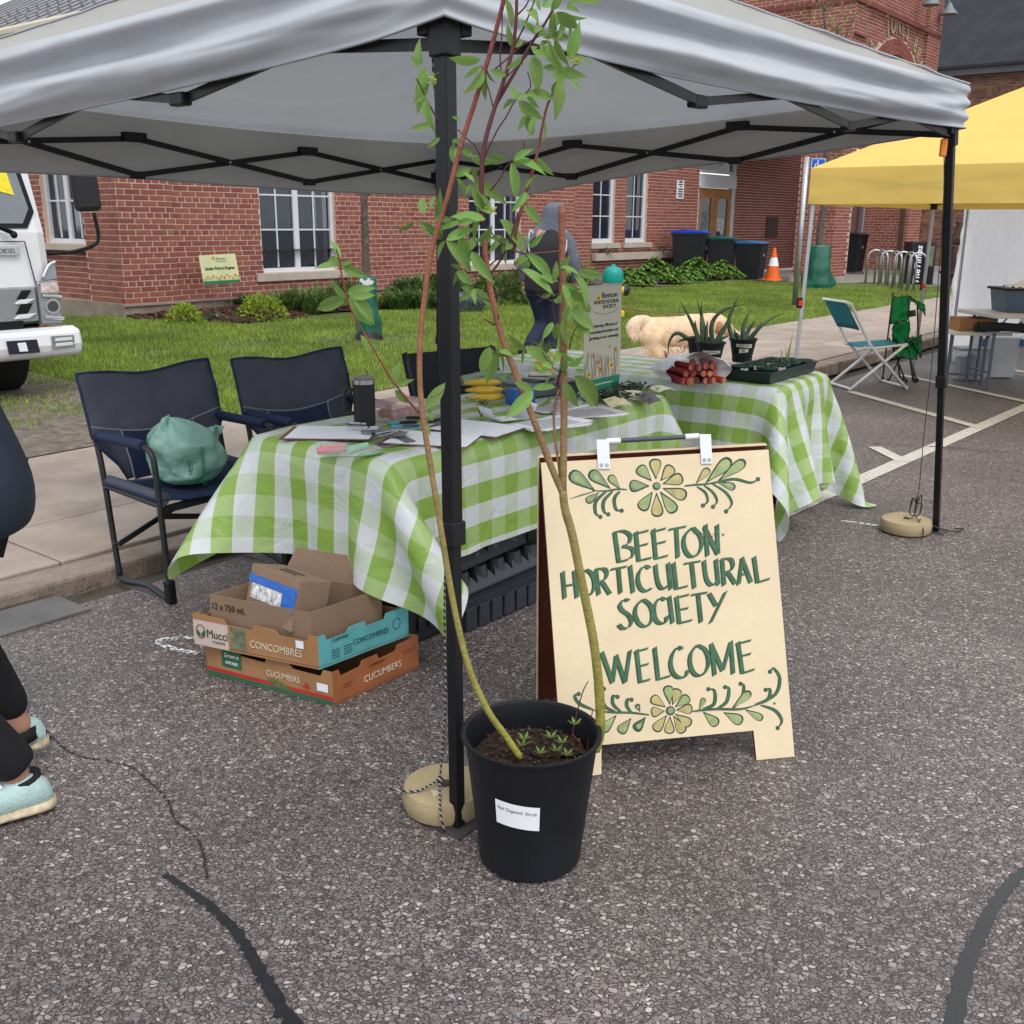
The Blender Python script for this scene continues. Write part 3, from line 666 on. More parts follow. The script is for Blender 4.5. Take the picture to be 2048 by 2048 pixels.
# ================================================================== GREY CANOPY TENT
T1 = Vector((-.155, 2.43, 0)); T2 = Vector((1.925, 4.83, 0)); TF = Vector((-.47, 6.88, 0)); TL = Vector((-2.545, 4.50, 0))
FT = {0: Vector((-.135, 2.318, 0)), 1: Vector((2.155, 4.985, 0)), 2: Vector((-.52, 7.15, 0)), 3: Vector((-2.78, 4.62, 0))}
TT = [T1, T2, TF, TL]; ZU = [1.925, 1.92, 1.785, 1.84]; ZC = [2.075, 2.09, 1.98, 2.04]
TRU = [[1.99, 1.97, 1.975, 2.0], [2.02, 1.97, 1.925, 1.876], [1.876, 1.87, 1.88, 1.95], [1.94, 1.94, 1.955, 1.99]]
TRL = [[1.872, 1.845, 1.85, 1.885], [1.885, 1.81, 1.755, 1.735], [1.735, 1.71, 1.71, 1.80], [1.80, 1.775, 1.83, 1.872]]
fab = M('silver_grey_canopy_cloth', (.50, .525, .565), .8, 0, var=.05, vs=2.5, bump=.28, bs=13, spec=.15, tl=.2)
def two_faced(mt, inner):      # silver on front faces, a darker warm grey on back faces
    t = mt.node_tree; hs = [n for n in t.nodes if n.type == 'HUE_SAT'][0]; gi = t.nodes.new('ShaderNodeNewGeometry'); mx = t.nodes.new('ShaderNodeMix'); mx.data_type = 'RGBA'
    mx.inputs['A'].default_value = hs.inputs['Color'].default_value; mx.inputs['B'].default_value = (*inner, 1); t.links.new(gi.outputs['Backfacing'], mx.inputs[0]); t.links.new(mx.outputs['Result'], hs.inputs['Color'])
two_faced(fab, (.36, .355, .34))
tent = T('canopy_tent', 'grey pop-up canopy with black frame sheltering the two tables with chequered cloths', 'canopy tent', (FT[0].x, FT[0].y, 0))
bolt = M('zinc_bolt', (.4, .4, .42), .3, .9)
def BT(mb, name, mat, parent=tent, **k): return mb.build(name, mat, parent, world=True, **k)
legs = []
for i in range(4):
    top = Vector((TT[i].x, TT[i].y, ZU[i]+.09)); ft = FT[i]+Vector((0, 0, .004)); d = (top-ft); mid = ft+d*.385
    inn = U if i % 2 == 0 else U
    mb = MB(); mb.bar(mid-d*.005, top, .036, .036, U); lg = BT(mb, 'leg', black, bevel=.003)
    mb = MB(); mb.bar(ft, mid, .029, .029, U); BT(mb, 'lower_leg', black, lg, bevel=.002)
    c = mid; mb = MB(); mb.bar(c-d.normalized()*.03, c+d.normalized()*.03, .047, .047, U); BT(mb, 'height_lock', blackp, lg, bevel=.004)
    mb = MB(); P = FT[i]; q = .045
    mb.M = Matrix.Translation((P.x, P.y, 0)) @ Matrix.Rotation(RZ, 4, 'Z'); mb.box(-q, q, -q, q, .001, .006); BT(mb, 'foot_plate', M('dull_foot_plate', (.1, .1, .1), .5, .6), lg)
    # corner bracket with two tabs and bolts
    zt = ZU[i]-.03; c0 = ft+d*((zt-.05-ft.z)/d.z); c1 = ft+d*((zt+.07-ft.z)/d.z)
    mb = MB(); mb.bar(c0, c1, .052, .052, U); br = BT(mb, 'corner_bracket', blackp, bevel=.004)
    for j in ((i+1) % 4, (i-1) % 4):
        dr = (TT[j]-TT[i]).normalized(); e = (c0+c1)/2+dr*.028
        mb = MB(); mb.bar(e+Vector((0, 0, .012)), e+dr*.034+Vector((0, 0, .012)), .05, .05); BT(mb, 'bracket_tab', blackp, br, bevel=.003)
        n_ = dr.cross(Vector((0, 0, 1))); mb = MB(); b0 = e+dr*.02+Vector((0, 0, .02)); mb.tube([b0-n_*.028, b0+n_*.028], .0065, 8); BT(mb, 'bolt', bolt, br)
mb = MB(); p = Vector((T2.x, T2.y, 1.83)); mb.cb(p+Vector((-.028, -.03, -.0)), (.03, .02, .075)); BT(mb, 'release_button', M('orange_plastic', (.75, .22, .03), .45), legs and legs[0] or tent, bevel=.006)
for i in range(4):
    j = (i+1) % 4; A = TT[i]; Bp = TT[j]; n_ = (Bp-A).normalized().cross(Vector((0, 0, 1)))
    K = [0, 1/3, 2/3, 1]; jj = [A.lerp(Bp, k) for k in K]
    up = [jj[k]+Vector((0, 0, TRU[i][k])) for k in range(4)]; lo = [jj[k]+Vector((0, 0, TRL[i][k])) for k in range(4)]
    for s in range(3):
        mb = MB(); mb.bar(up[s]+n_*.009, lo[s+1]+n_*.009, .013, .026); tb = BT(mb, 'truss_bar', black)
        mb = MB(); mb.bar(lo[s]-n_*.009, up[s+1]-n_*.009, .013, .026); BT(mb, 'truss_bar', black)
        cx_ = (up[s]+lo[s+1]+lo[s]+up[s+1])/4; mb = MB(); mb.tube([cx_-n_*.02, cx_+n_*.02], .006, 8); BT(mb, 'bolt', bolt, tb)
    for s in (1, 2):
        for top_ in (0, 1):
            c = up[s] if top_ else lo[s]; dr = (Bp-A).normalized()
            mb = MB(); mb.bar(c-dr*.035, c+dr*.035, .034, .036) if not top_ else mb.bar(c-dr*.06+Vector((0, 0, .006)), c+dr*.06+Vector((0, 0, .006)), .040, .045)
            BT(mb, 'truss_joint', blackp, bevel=.005)
# roof and valance
PK = Vector((-.31, 4.66, 2.76)); ns = 44
def zedge(i, t): return lerp(ZC[i], ZC[(i+1) % 4], t)
ctr = (T1+TF)/2; seamF = M('canopy_seam', (.30, .31, .34), .7)
for i in range(4):
    A = TT[i]; Bp = TT[(i+1) % 4]; dr = (Bp-A).normalized(); out = dr.cross(Vector((0, 0, 1))); out.z = 0
    if out.dot((A+Bp)/2-ctr) < 0: out = -out
    near = i in (0, 3)
    P = []
    for a in range(ns+1):
        s = a/ns; row = []; base = A.lerp(Bp, s)+out*.03; bulge = math.sin(math.pi*s)**.6
        cor = min(s, 1-s)
        A_ = A+(A-ctr).normalized()*.07; B_ = Bp+(Bp-ctr).normalized()*.07
        base = A_.lerp(B_, s)
        ze = zedge(i, s)-(.008 if near else .035)*math.sin(math.pi*s)
        for b in range(40):
            t = (b/39)**1.6
            p = Vector((base.x, base.y, ze)).lerp(PK, t)
            sag = -.10*math.sin(math.pi*min(1, t*1.05))*bulge
            f1 = 0
            if t < .3:
                f1 = .026*math.sin(t*34+2.2*nz(s*2, i)+2*s)*math.exp(-t*9)*bulge
                f1 += .02*nz(s*3, t*26, i)*math.exp(-t*7); f1 *= min(1, t*16)
            wr = (.006*nz(s*14, t*9, i+5)+.006*nz(s*30, t*30, i)+.008*nz(s*6+t*9, t*18, i+9))*min(1, t*12)
            row.append(p+Vector((0, 0, sag+f1+wr)))
        P.append(row)
    BT(MB().grid(P), 'roof_panel', fab, smooth=True, sub=1); HIP = P[0]
    P = []
    for a in range(ns+1):
        s = a/ns; row = []; bulge = math.sin(math.pi*s)**.6
        A_ = A+(A-ctr).normalized()*.07; B_ = Bp+(Bp-ctr).normalized()*.07
        base = A_.lerp(B_, s); ze = zedge(i, s)-(.008 if near else .035)*math.sin(math.pi*s)
        zb0 = 1.905 if i == 0 else lerp(1.90, 1.87, s) ; 
        if i == 0: zb = lerp(1.897, 1.915, s)-.012*math.sin(math.pi*s)
        elif i == 3: zb = lerp(1.77, 1.897, s)-.0*math.sin(math.pi*s)
        elif i == 1: zb = lerp(1.915, 1.665, min(1, s*1.25))-.012*math.sin(math.pi*s*3)
        else: zb = lerp(1.665, 1.70, s)-.01*math.sin(math.pi*s*2)
        nr = 22; zb += (.022 if i == 0 else 0)*math.exp(-s*16)+(.022 if i == 3 else 0)*math.exp(-(1-s)*16)
        for b in range(nr+1):
            t = b/nr; z = lerp(ze, zb, t)
            ph = 2.2*s+.8*nz(s*2.2, i)
            o = .002
            if near: o += (.030*math.sin(t*9.5+ph)*bulge+.022*nz(s*3.1, t*5, i)+.007*nz(s*9, t*14, i))*min(1, t*5)*(1 if b < nr else .9)
            else: o += (.014*math.sin(s*26+3*nz(s*3, i))+.012*nz(s*7, t*2, i))*t*bulge
            o += .004*nz(s*25, t*6, i)*min(1, t*4)
            cor_ = max(0, 1-min(s, 1-s)*14); o = o*(1-cor_)+(.004+.012*math.sin(t*19))*cor_*min(1, t*6)      # gathers at the corners
            dg = ((A if s < .5 else Bp)-ctr).normalized(); dv = out.lerp(dg, cor_)
            row.append(base+dv*o+Vector((0, 0, z)))
        P.append(row)
    BT(MB().grid(P), 'valance', fab, smooth=True, sub=1)
    BT(MB().tube([r_[-1] for r_ in P], .0035, 5), 'hem', seamF, smooth=True); BT(MB().tube([Vector((x_.x, x_.y, x_.z+.006)) for x_ in HIP], .005, 5), 'hip_seam', seamF, smooth=True)
# tie-down weights and cords
sand = M('sand_coloured_plastic', (.36, .28, .16), .5, var=.14, vs=6, bump=.1, bs=30)
def weight(loc, r, label, rz):
    t = T('tent_weight', label, 'tent weight', loc, rz, 'plate weights at the canopy legs')
    pr = [(.014, .055), (.014, .066), (.022, .07)] + [(r*k, .072) for k in (.3, .6, .85)] + [(r*.95, .066), (r, .048), (r, .026), (r*.95, .008), (r*.8, .002), (.01, .002)]
    MB().lathe(pr, 40, cap=False).build('plate', sand, t, smooth=40)
    MB().lathe([(.0148, .05), (.0148, .0715)], 16, cap=True).build('hole', M('hole_dark', (.05, .04, .03), .9), t)
    MB().lathe([(0.0001, .0742), (.018, .073), (.02, .072)], 3, c=(-.035, -.045, 0), cap=False).build('moulded_mark', M('pale_mark', (.5, .42, .3), .6), t)
    return t
wt = weight((-.172, 2.415, 0), .114, 'round sand-coloured plate weight on the asphalt behind the potted shrub at the near leg', .3)
weight((2.00, 4.99, 0), .125, 'round sand-coloured plate weight at the foot of the far right leg', 2)
def cordmat():
    mt = M('black_and_white_cord', (.02, .02, .02), .7); t = mt.node_tree; b = t.nodes['Principled BSDF']
    tc = t.nodes.new('ShaderNodeTexCoord'); wv = t.nodes.new('ShaderNodeTexWave'); wv.wave_type = 'BANDS'; wv.bands_direction = 'DIAGONAL'; wv.inputs['Scale'].default_value = 34
    cr = t.nodes.new('ShaderNodeValToRGB'); cr.color_ramp.interpolation = 'CONSTANT'; cr.color_ramp.elements[0].color = (.015, .015, .018, 1); cr.color_ramp.elements[1].position = .62; cr.color_ramp.elements[1].color = (.30, .30, .30, 1)
    t.links.new(tc.outputs['Object'], wv.inputs[0]); t.links.new(wv.outputs['Fac'], cr.inputs[0]); t.links.new(cr.outputs[0], b.inputs['Base Color']); return mt
cord = cordmat()
P0 = T1+Vector((-.03, .05, 1.88)); 
c1 = MB(); c1.tube(smooth_path([T1+Vector((.02, -.035, 2.02)), T1+Vector((.035, -.03, 1.95)), T1+Vector((.02, .03, 1.91)), P0, at(896, 500, 2.46), at(895, 950, 2.44), at(889, 1200, 2.43), at(891, 1400, 2.42), Vector((-.185, 2.40, .085))], 6), .0026, 6)
c1.tube(smooth_path([Vector((-.185, 2.40, .085)), Vector((-.20, 2.38, .09)), Vector((-.24, 2.36, .078)), Vector((-.285, 2.37, .072)), Vector((-.315, 2.40, .06)), Vector((-.325, 2.41, .045))], 5), .0032, 6)
c1.tube(smooth_path([Vector((-.185, 2.40, .085)), Vector((-.18, 2.33, .075)), Vector((-.175, 2.285, .055)), Vector((-.165, 2.278, .01))], 5), .0032, 6)
c1.ball((-.185, 2.40, .088), .010, 8, 6)
tag(c1.build('cord', cord, smooth=True), 'black and white cord running down the near leg to the plate weight', 'cord')
c2 = MB(); e = at(1832, 1020, 4.97)
cord2 = M('dark_cord', (.035, .032, .03), .8, var=.5, vs=120)
c2.tube(smooth_path([at(1888, 300, 4.83), at(1886, 420, 4.85), at(1866, 700, 4.9), at(1850, 850, 4.93), e, Vector((1.985, 4.98, .08))], 6), .0022, 6)
for k in range(6):
    th = k*1.05; c2.tube(smooth_path([e+Vector((0, 0, .03)), e+Vector((.025*math.cos(th), .02*math.sin(th), .035+.01*k)), e+Vector((.03*math.cos(th+.5), .01, -.02)), e+Vector((0, 0, -.03))], 4), .0028, 5)
c2.tube(smooth_path([e+Vector((0, 0, -.03)), Vector((2.03, 4.93, .085)), Vector((2.04, 4.87, .05)), Vector((2.04, 4.86, .005))], 4), .003, 5)
c2.tube(smooth_path([Vector((2.05, 4.95, .075)), Vector((2.15, 4.96, .03)), Vector((2.24, 4.95, .012)), Vector((2.29, 4.98, .02)), Vector((2.25, 4.99, .015))], 4), .004, 5)
tag(c2.build('cord', cord2, smooth=True), 'thin dark cord hanging to a knot above the weight at the right leg', 'cord')

# ================================================================== FOLDING TABLES AND CLOTHS
tabletop = M('grey_plastic_tabletop', (.45, .45, .43), .5, var=.05)
def table(loc, rz, L_, W_, h, label, top=tabletop, th=.035, legm=black, group=None, splay=.0):
    t = T('folding_table', label, 'folding table', loc, rz, group)
    MB().box(-L_/2, L_/2, -W_/2, W_/2, h-th, h-.006).build('tabletop', top, t, bevel=.006)
    for sx in (-1, 1):
        fr = MB()
        x = sx*(L_/2-.2)
        for sy in (-1, 1):
            lg = MB(); lg.tube([(x, sy*(W_/2-.1), h-th-.003), (x, sy*(W_/2-.1), .045)], .0125, 10); l_ = lg.build('leg', legm, t, smooth=40)
            MB().lathe([(.015, 0), (.016, .045), (.0135, .05)], 10, (x, sy*(W_/2-.1), 0)).build('foot_cap', blackp, l_)
        fr.tube([(x, -(W_/2-.1), .14), (x, (W_/2-.1), .14)], .010, 8).build('stretcher', legm, t, smooth=40)
        MB().tube([(x, -.0, .4), (x-sx*.3, 0, h-th-.002)], .008, 6).build('brace', legm, t)
        MB().tube([(x, -(W_/2-.1), .4), (x, W_/2-.1, .4)], .008, 6).build('brace', legm, t)
    return t
tc1 = F(3.21, 2.71, 0); tc2 = F(4.93, 2.93, 0)
R1 = RZ; R2 = RZ+math.pi/2+R(4)
table(tc1, R1, 1.80, .71, .735, 'left folding table under the chequered cloth that carries clipboards, bananas and the banner')
table(tc2, R2, 1.75, .71, .735, 'right folding table under the chequered cloth that carries the aloe pots and seedling tray')
def gingham():
    mt = bpy.data.materials.new('green_gingham_vinyl'); mt.use_nodes = True; t = mt.node_tree; b = t.nodes['Principled BSDF']; L = t.links
    uv = t.nodes.new('ShaderNodeUVMap'); sp = t.nodes.new('ShaderNodeSeparateXYZ'); L.new(uv.outputs[0], sp.inputs[0])
    def band(sock, per, off):
        a = t.nodes.new('ShaderNodeMath'); a.operation = 'MULTIPLY_ADD'; L.new(sock, a.inputs[0]); a.inputs[1].default_value = 1/per; a.inputs[2].default_value = off
        f = t.nodes.new('ShaderNodeMath'); f.operation = 'FRACT'; L.new(a.outputs[0], f.inputs[0])
        g_ = t.nodes.new('ShaderNodeMath'); g_.operation = 'GREATER_THAN'; g_.inputs[1].default_value = .5; L.new(f.outputs[0], g_.inputs[0]); return g_.outputs[0]
    bu = band(sp.outputs[0], .152, .13); bv = band(sp.outputs[1], .15, .35)
    ad = t.nodes.new('ShaderNodeMath'); ad.operation = 'MULTIPLY_ADD'; L.new(bu, ad.inputs[0]); ad.inputs[1].default_value = .32; 
    m2 = t.nodes.new('ShaderNodeMath'); m2.operation = 'MULTIPLY'; L.new(bv, m2.inputs[0]); m2.inputs[1].default_value = .68; L.new(m2.outputs[0], ad.inputs[2])
    cr = t.nodes.new('ShaderNodeValToRGB'); e = cr.color_ramp.elements; cr.color_ramp.interpolation = 'LINEAR'
    e[0].color = (.72, .75, .78, 1); e[1].color = (.27, .45, .075, 1)
    q = e.new(.32); q.color = (.60, .68, .56, 1); q = e.new(.68); q.color = (.39, .55, .20, 1)
    L.new(ad.outputs[0], cr.inputs[0]); L.new(cr.outputs[0], b.inputs['Base Color']); b.inputs['Roughness'].default_value = .34; b.inputs['Specular IOR Level'].default_value = .5
    tc = t.nodes.new('ShaderNodeTexCoord'); n = t.nodes.new('ShaderNodeTexNoise'); n.inputs['Scale'].default_value = 7; n.inputs['Detail'].default_value = 5; n.inputs['Distortion'].default_value = 1.6; L.new(tc.outputs['Object'], n.inputs[0])
    bp = t.nodes.new('ShaderNodeBump'); bp.inputs['Strength'].default_value = .5; bp.inputs['Distance'].default_value = .02; L.new(n.outputs['Fac'], bp.inputs['Height']); L.new(bp.outputs[0], b.inputs['Normal'])
    tr = t.nodes.new('ShaderNodeBsdfTranslucent'); L.new(cr.outputs[0], tr.inputs['Color']); ms = t.nodes.new('ShaderNodeMixShader'); ms.inputs[0].default_value = .22
    L.new(b.outputs[0], ms.inputs[1]); L.new(tr.outputs[0], ms.inputs[2]); L.new(ms.outputs[0], t.nodes['Material Output'].inputs['Surface'])
    return mt
ging = gingham()
def drape(L_, W_, CL, CW, ox, oy, res, steps, wind, seed, h=.735):
    """numpy cloth settling over a table top; returns grid of points in the table's frame"""
    nx, ny = int(CL/res)+1, int(CW/res)+1; rg = np.random.default_rng(seed)
    gx = np.linspace(-CL/2, CL/2, nx)+ox; gy = np.linspace(-CW/2, CW/2, ny)+oy
    X = np.zeros((nx, ny, 3)); X[..., 0] = gx[:, None]; X[..., 1] = gy[None, :]; X[..., 2] = h+.012+.01*rg.random((nx, ny))
    V = np.zeros_like(X); hx_, hy = L_/2+.012, W_/2+.012; dx = gx[1]-gx[0]; dy = gy[1]-gy[0]; dt = .012
    def con(a, b, rest, k):
        d = X[b]-X[a]; l = np.sqrt((d*d).sum(-1, keepdims=True))+1e-9; c = d*((l-rest)/l)*(.5*k); X[a] += c; X[b] -= c
    S = slice
    def run():
        for par in (0, 1):
            n = (nx-par)//2
            if n: con((S(par, par+2*n-1, 2), S(None)), (S(par+1, par+2*n, 2), S(None)), dx, 1)
            n = (ny-par)//2
            if n: con((S(None), S(par, par+2*n-1, 2)), (S(None), S(par+1, par+2*n, 2)), dy, 1)
        dg = math.hypot(dx, dy)
        con((S(0, -1), S(0, -1)), (S(1, None), S(1, None)), dg, .35); con((S(0, -1), S(1, None)), (S(1, None), S(0, -1)), dg, .35)
        con((S(0, -2), S(None)), (S(2, None), S(None)), 2*dx, .14); con((S(None), S(0, -2)), (S(None), S(2, None)), 2*dy, .14)
        con((S(0, -4), S(None)), (S(4, None), S(None)), 4*dx, .05); con((S(None), S(0, -4)), (S(None), S(4, None)), 4*dy, .05)
    for st in range(steps):
        old = X.copy(); V[..., 2] -= 9.8*dt
        hang = (X[..., 2] < h-.05)[..., None]
        V += hang*np.array(wind(X, st/steps))*dt
        V *= .975; X += V*dt
        for _ in range(7):
            run()
            inx = (np.abs(X[..., 0]) < hx_) & (np.abs(X[..., 1]) < hy) & (X[..., 2] < h+.008)
            px = hx_-np.abs(X[..., 0]); py = hy-np.abs(X[..., 1]); pz = h+.008-X[..., 2]
            mz = inx & (pz <= np.minimum(px, py)+.012); mxx = inx & ~mz & (px <= py); my = inx & ~mz & ~mxx
            X[..., 2][mz] = h+.008; X[..., 0][mxx] = np.sign(X[..., 0][mxx])*hx_; X[..., 1][my] = np.sign(X[..., 1][my])*hy
            X[..., 2] = np.maximum(X[..., 2], .01)
        V = (X-old)/dt
        top = (np.abs(X[..., 0]) < hx_-.01) & (np.abs(X[..., 1]) < hy-.01); V[top] *= .2
    return X
def cloth(X, loc, rz, CL, CW, label, group='green chequered tablecloths'):
    nx, ny, _ = X.shape
    o = MB(); o.v = [tuple(p) for p in X.reshape(-1, 3).tolist()]; o.f = [(i*ny+j, (i+1)*ny+j, (i+1)*ny+j+1, i*ny+j+1) for i in range(nx-1) for j in range(ny-1)]
    ob = o.build('tablecloth', ging, smooth=True); uvl = ob.data.uv_layers.new(name='UVMap')
    uvd = np.zeros((len(ob.data.loops), 2), dtype=np.float32); vi = np.zeros(len(ob.data.loops), dtype=np.int32); ob.data.loops.foreach_get('vertex_index', vi)
    uvd[:, 0] = (vi//ny)*(CL/(nx-1)); uvd[:, 1] = (vi % ny)*(CW/(ny-1)); uvl.data.foreach_set('uv', uvd.ravel())
    ob.location = loc; ob.rotation_euler = (0, 0, rz); md = ob.modifiers.new('u', 'SUBSURF'); md.levels = 1; md.render_levels = 1
    tag(ob, label, 'tablecloth', group); return ob
def wind1(X, t):
    w_ = np.zeros_like(X); x, y, z = X[..., 0], X[..., 1], X[..., 2]
    end = x < -.92
    far = end & (y > .2); w_[..., 0] += np.where(far, -7.6*np.clip((.60-z)*3.5, 0, 1), 0); w_[..., 1] += np.where(far, 1.0, 0)
    w_[..., 0] += np.where(end & (y <= .2) & (y > -.25), 3.6*np.sin(y*30+.5)+.8, 0)
    nr = (y < -.37) & (x < -.80); w_[..., 0] += np.where(nr, 2.4, 0); w_[..., 1] += np.where(nr, -4.4*np.clip((.6-z)*3, 0, 1), 0)
    return w_
Xc = drape(1.83, .74, 2.66, 1.44, .03, -.02, .036, 210, wind1, 3)
cloth(Xc, tc1, R1, 2.66, 1.44, 'green and white chequered vinyl cloth with a blown corner on the left table')
def wind2(X, t):
    w_ = np.zeros_like(X)
    k = (X[..., 0] < -.8); w_[..., 0] = np.where(k, -.6, 0)
    w_[..., 1] = np.where((X[..., 1] < -.3), -3.2*np.sin(np.pi*min(1, t*1.3))*(X[..., 0] < .3), 0)
    return w_
Xd = drape(1.78, .74, 2.72, 1.52, -.04, -.05, .036, 210, wind2, 5)
cloth(Xd, tc2, R2, 2.72, 1.52, 'green and white chequered vinyl cloth under the aloe pots on the right table')
# ================================================================== A-FRAME SIGN
BL_ = Vector((.145, 2.555, 0)); BR_ = Vector((.828, 2.69, 0)); TL_ = Vector((.080, 2.71, .87))
SN = (BR_-BL_).cross(TL_-BL_).normalized()
if SN.y > 0: SN = -SN
SX = (BR_-BL_).normalized(); SY = SN.cross(SX)
if SY.z < 0: SY = -SY
def onp(px, py, lift=0):
    d = RT*((px-1024)/2048)-UP*((py-1024)/2048)+FW; o = Vector((0, 0, H)); t = (BL_-o).dot(SN)/d.dot(SN); return o+d*t+SN*lift
z3 = lambda x, y, l=0: onp(1060+x/3.45, 840+y/3.45, l)
z4 = lambda x, y, l=0: onp(1060+x/3.45, 1250+y/3.45, l)
sign = T('sandwich_board', 'cream A-frame board reading BEETON HORTICULTURAL SOCIETY WELCOME with painted green flowers', 'sandwich board', (.47, 2.75, 0))
def BS(mb, name, mat, parent=sign, **k): return mb.build(name, mat, parent, world=True, **k)
creamP = M('cream_painted_plywood', (.69, .57, .385), .55, var=.07, vs=3, bump=.15, bs=25)
brownP = M('red_brown_paint', (.125, .026, .012), .55, var=.12, vs=5)
TH = .012
outline = [onp(1082, 925.5), onp(1537, 899), onp(1589, 1515), onp(1513, 1522), onp(1507, 1461), onp(1203, 1490), onp(1203, 1549), onp(1126, 1558)]
for p in outline:
    if p.z < .0: p.z = .001
mb = MB(); mb.prism([p-SN*.0006 for p in outline], -SN*(TH-.001)); BS(mb, 'front_panel', brownP)
mb = MB(); mb.add(outline, [tuple(range(len(outline)))[::-1]]); fp = BS(mb, 'painted_face', creamP)
# cream edges showing a brown chipped rim
bo = Vector((0, .035, 0)); t0 = outline[0]-SN*TH; t1 = outline[1]-SN*TH
back = [t0+Vector((-.003, .012, .012)), t1+Vector((.0, .012, .010)), Vector((.79, 3.20, .0)), Vector((.69, 3.18, .0)), Vector((.685, 3.16, .05)), Vector((.19, 3.06, .05)), Vector((.185, 3.07, 0)), Vector((.088, 3.05, 0))]
bn = (back[1]-back[0]).cross(back[7]-back[0]).normalized(); bn = bn if bn.y > 0 else -bn
mb = MB(); mb.prism(back, bn*.012); BS(mb, 'rear_panel', brownP)
mb = MB(); mb.prism([p+bn*.0122 for p in back], bn*.001); BS(mb, 'rear_face', creamP)
mb = MB(); mb.bar(back[0]-Vector((.0015, 0, 0)), back[7]-Vector((.0015, 0, 0)), .003, .012, up=bn); mb.bar(back[0]+Vector((0, 0, .002)), back[1]+Vector((0, 0, .002)), .012, .004, up=(0, 0, 1)); BS(mb, 'rear_edge', creamP)
# handle
whm = M('white_enamel_bracket', (.72, .74, .77), .35, .0, var=.04)
def strap(x0, x1, y0, y1, lift, th=.003):
    a = z3(x0, y0, lift); b = z3(x1, y0, lift); c = z3(x1+10, y1, lift); d = z3(x0+12, y1, lift)
    mb = MB(); mb.prism([a, b, c, d], -SN*th); return mb
for k, (x0, x1, y0, y1) in enumerate(((455, 542, 135, 338), (1166, 1245, 98, 302))):
    br = BS(strap(x0, x1, y0, y1, .005), 'bracket', whm, bevel=.001)
    for sx_ in (.28, .72):
        c = z3(lerp(x0, x1, sx_)+10, y1-28, .0055); mb = MB(); X_ = SX*.0045
        mb.tube([c-SN*.002, c+SN*.0015], .0052, 10); sc2 = BS(mb, 'screw', bolt, br)
    mb = MB(); q = z3(x0+80, y0+15, 0)-SN*.028; w_ = SX*.022
    xx = (x0+90, x1+78) if k == 0 else (x0-100, x0-28)
    a = z3(xx[0], y0+10, -.02); b = z3(xx[1], y0+10, -.02); dz = Vector((0, .01, -.034))
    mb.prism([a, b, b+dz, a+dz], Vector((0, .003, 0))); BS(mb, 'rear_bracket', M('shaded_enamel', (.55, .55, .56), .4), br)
h0 = z3(530, 148, -.008); h1 = z3(1170, 112, -.008)
mb = MB(); mb.tube([h0.lerp(h1, .14), h0.lerp(h1, .86)], .0065, 12); BS(mb, 'handle_bar', M('grey_handle', (.055, .062, .08), .45), smooth=40)
for a, b in ((0, .15), (.85, 1)): mb = MB(); mb.tube([h0.lerp(h1, a), h0.lerp(h1, b)], .0085, 12); BS(mb, 'handle_socket', whm, smooth=40)
# painted work: every brush stroke is a thin layer of paint
gD = M('dark_green_paint', (.018, .055, .038), .45, var=.35, vs=30); gMid = M('green_paint', (.050, .125, .065), .45, var=.3, vs=40)
gL = M('sage_paint', (.30, .36, .16), .5, var=.25, vs=35); gY = M('olive_yellow_paint', (.44, .38, .16), .5, var=.2, vs=35); gS = M('grey_sage_paint', (.20, .28, .15), .5, var=.3, vs=35)
_lay = [0]
def nl(base): _lay[0] = (_lay[0]+1) % 60; return base+_lay[0]*.000006
LET = MB(); LSH = MB(); NL = [3, 4, 4, 2, 1, 3, 3, 1, 3, 2, 1, 1, 2, 2, 2, 2, 3, 3, 2, 1, 1, 1, 1, 4, 2, 2, 4, 4, 2, 1, 1, 4, 4]; _n = [0, 0]
def stroke(pts, f=z3, nib=(28, -17), k=4, dark=True):
    P = smooth_path([(x, y, 0) for x, y in pts], k) if len(pts) > 2 else [Vector((*pts[0], 0)), Vector((*pts[1], 0))]
    for mb, dx, dy, sc_n, base in ((LSH, -3.5, 2.5, 1.12, .0006), (LET, 2, -1, .9, .0012)):
        l = nl(base); A = []; B_ = []
        for i, p in enumerate(P):
            a = P[max(0, i-1)]; c = P[min(len(P)-1, i+1)]; t = (c-a).normalized(); n = Vector((-t.y, t.x, 0))
            nb = Vector((nib[0], nib[1], 0))*.5*sc_n
            if abs(nb.dot(n)) < 7: nb = n*(7 if nb.dot(n) >= 0 else -7)+t*nb.dot(t)*.4
            q = p+nb; r = p-nb; A.append(f(q.x+dx, q.y+dy, l)); B_.append(f(r.x+dx, r.y+dy, l))
        # split where the nib folds over
        mb.grid([[a, b] for a, b in zip(A, B_)])
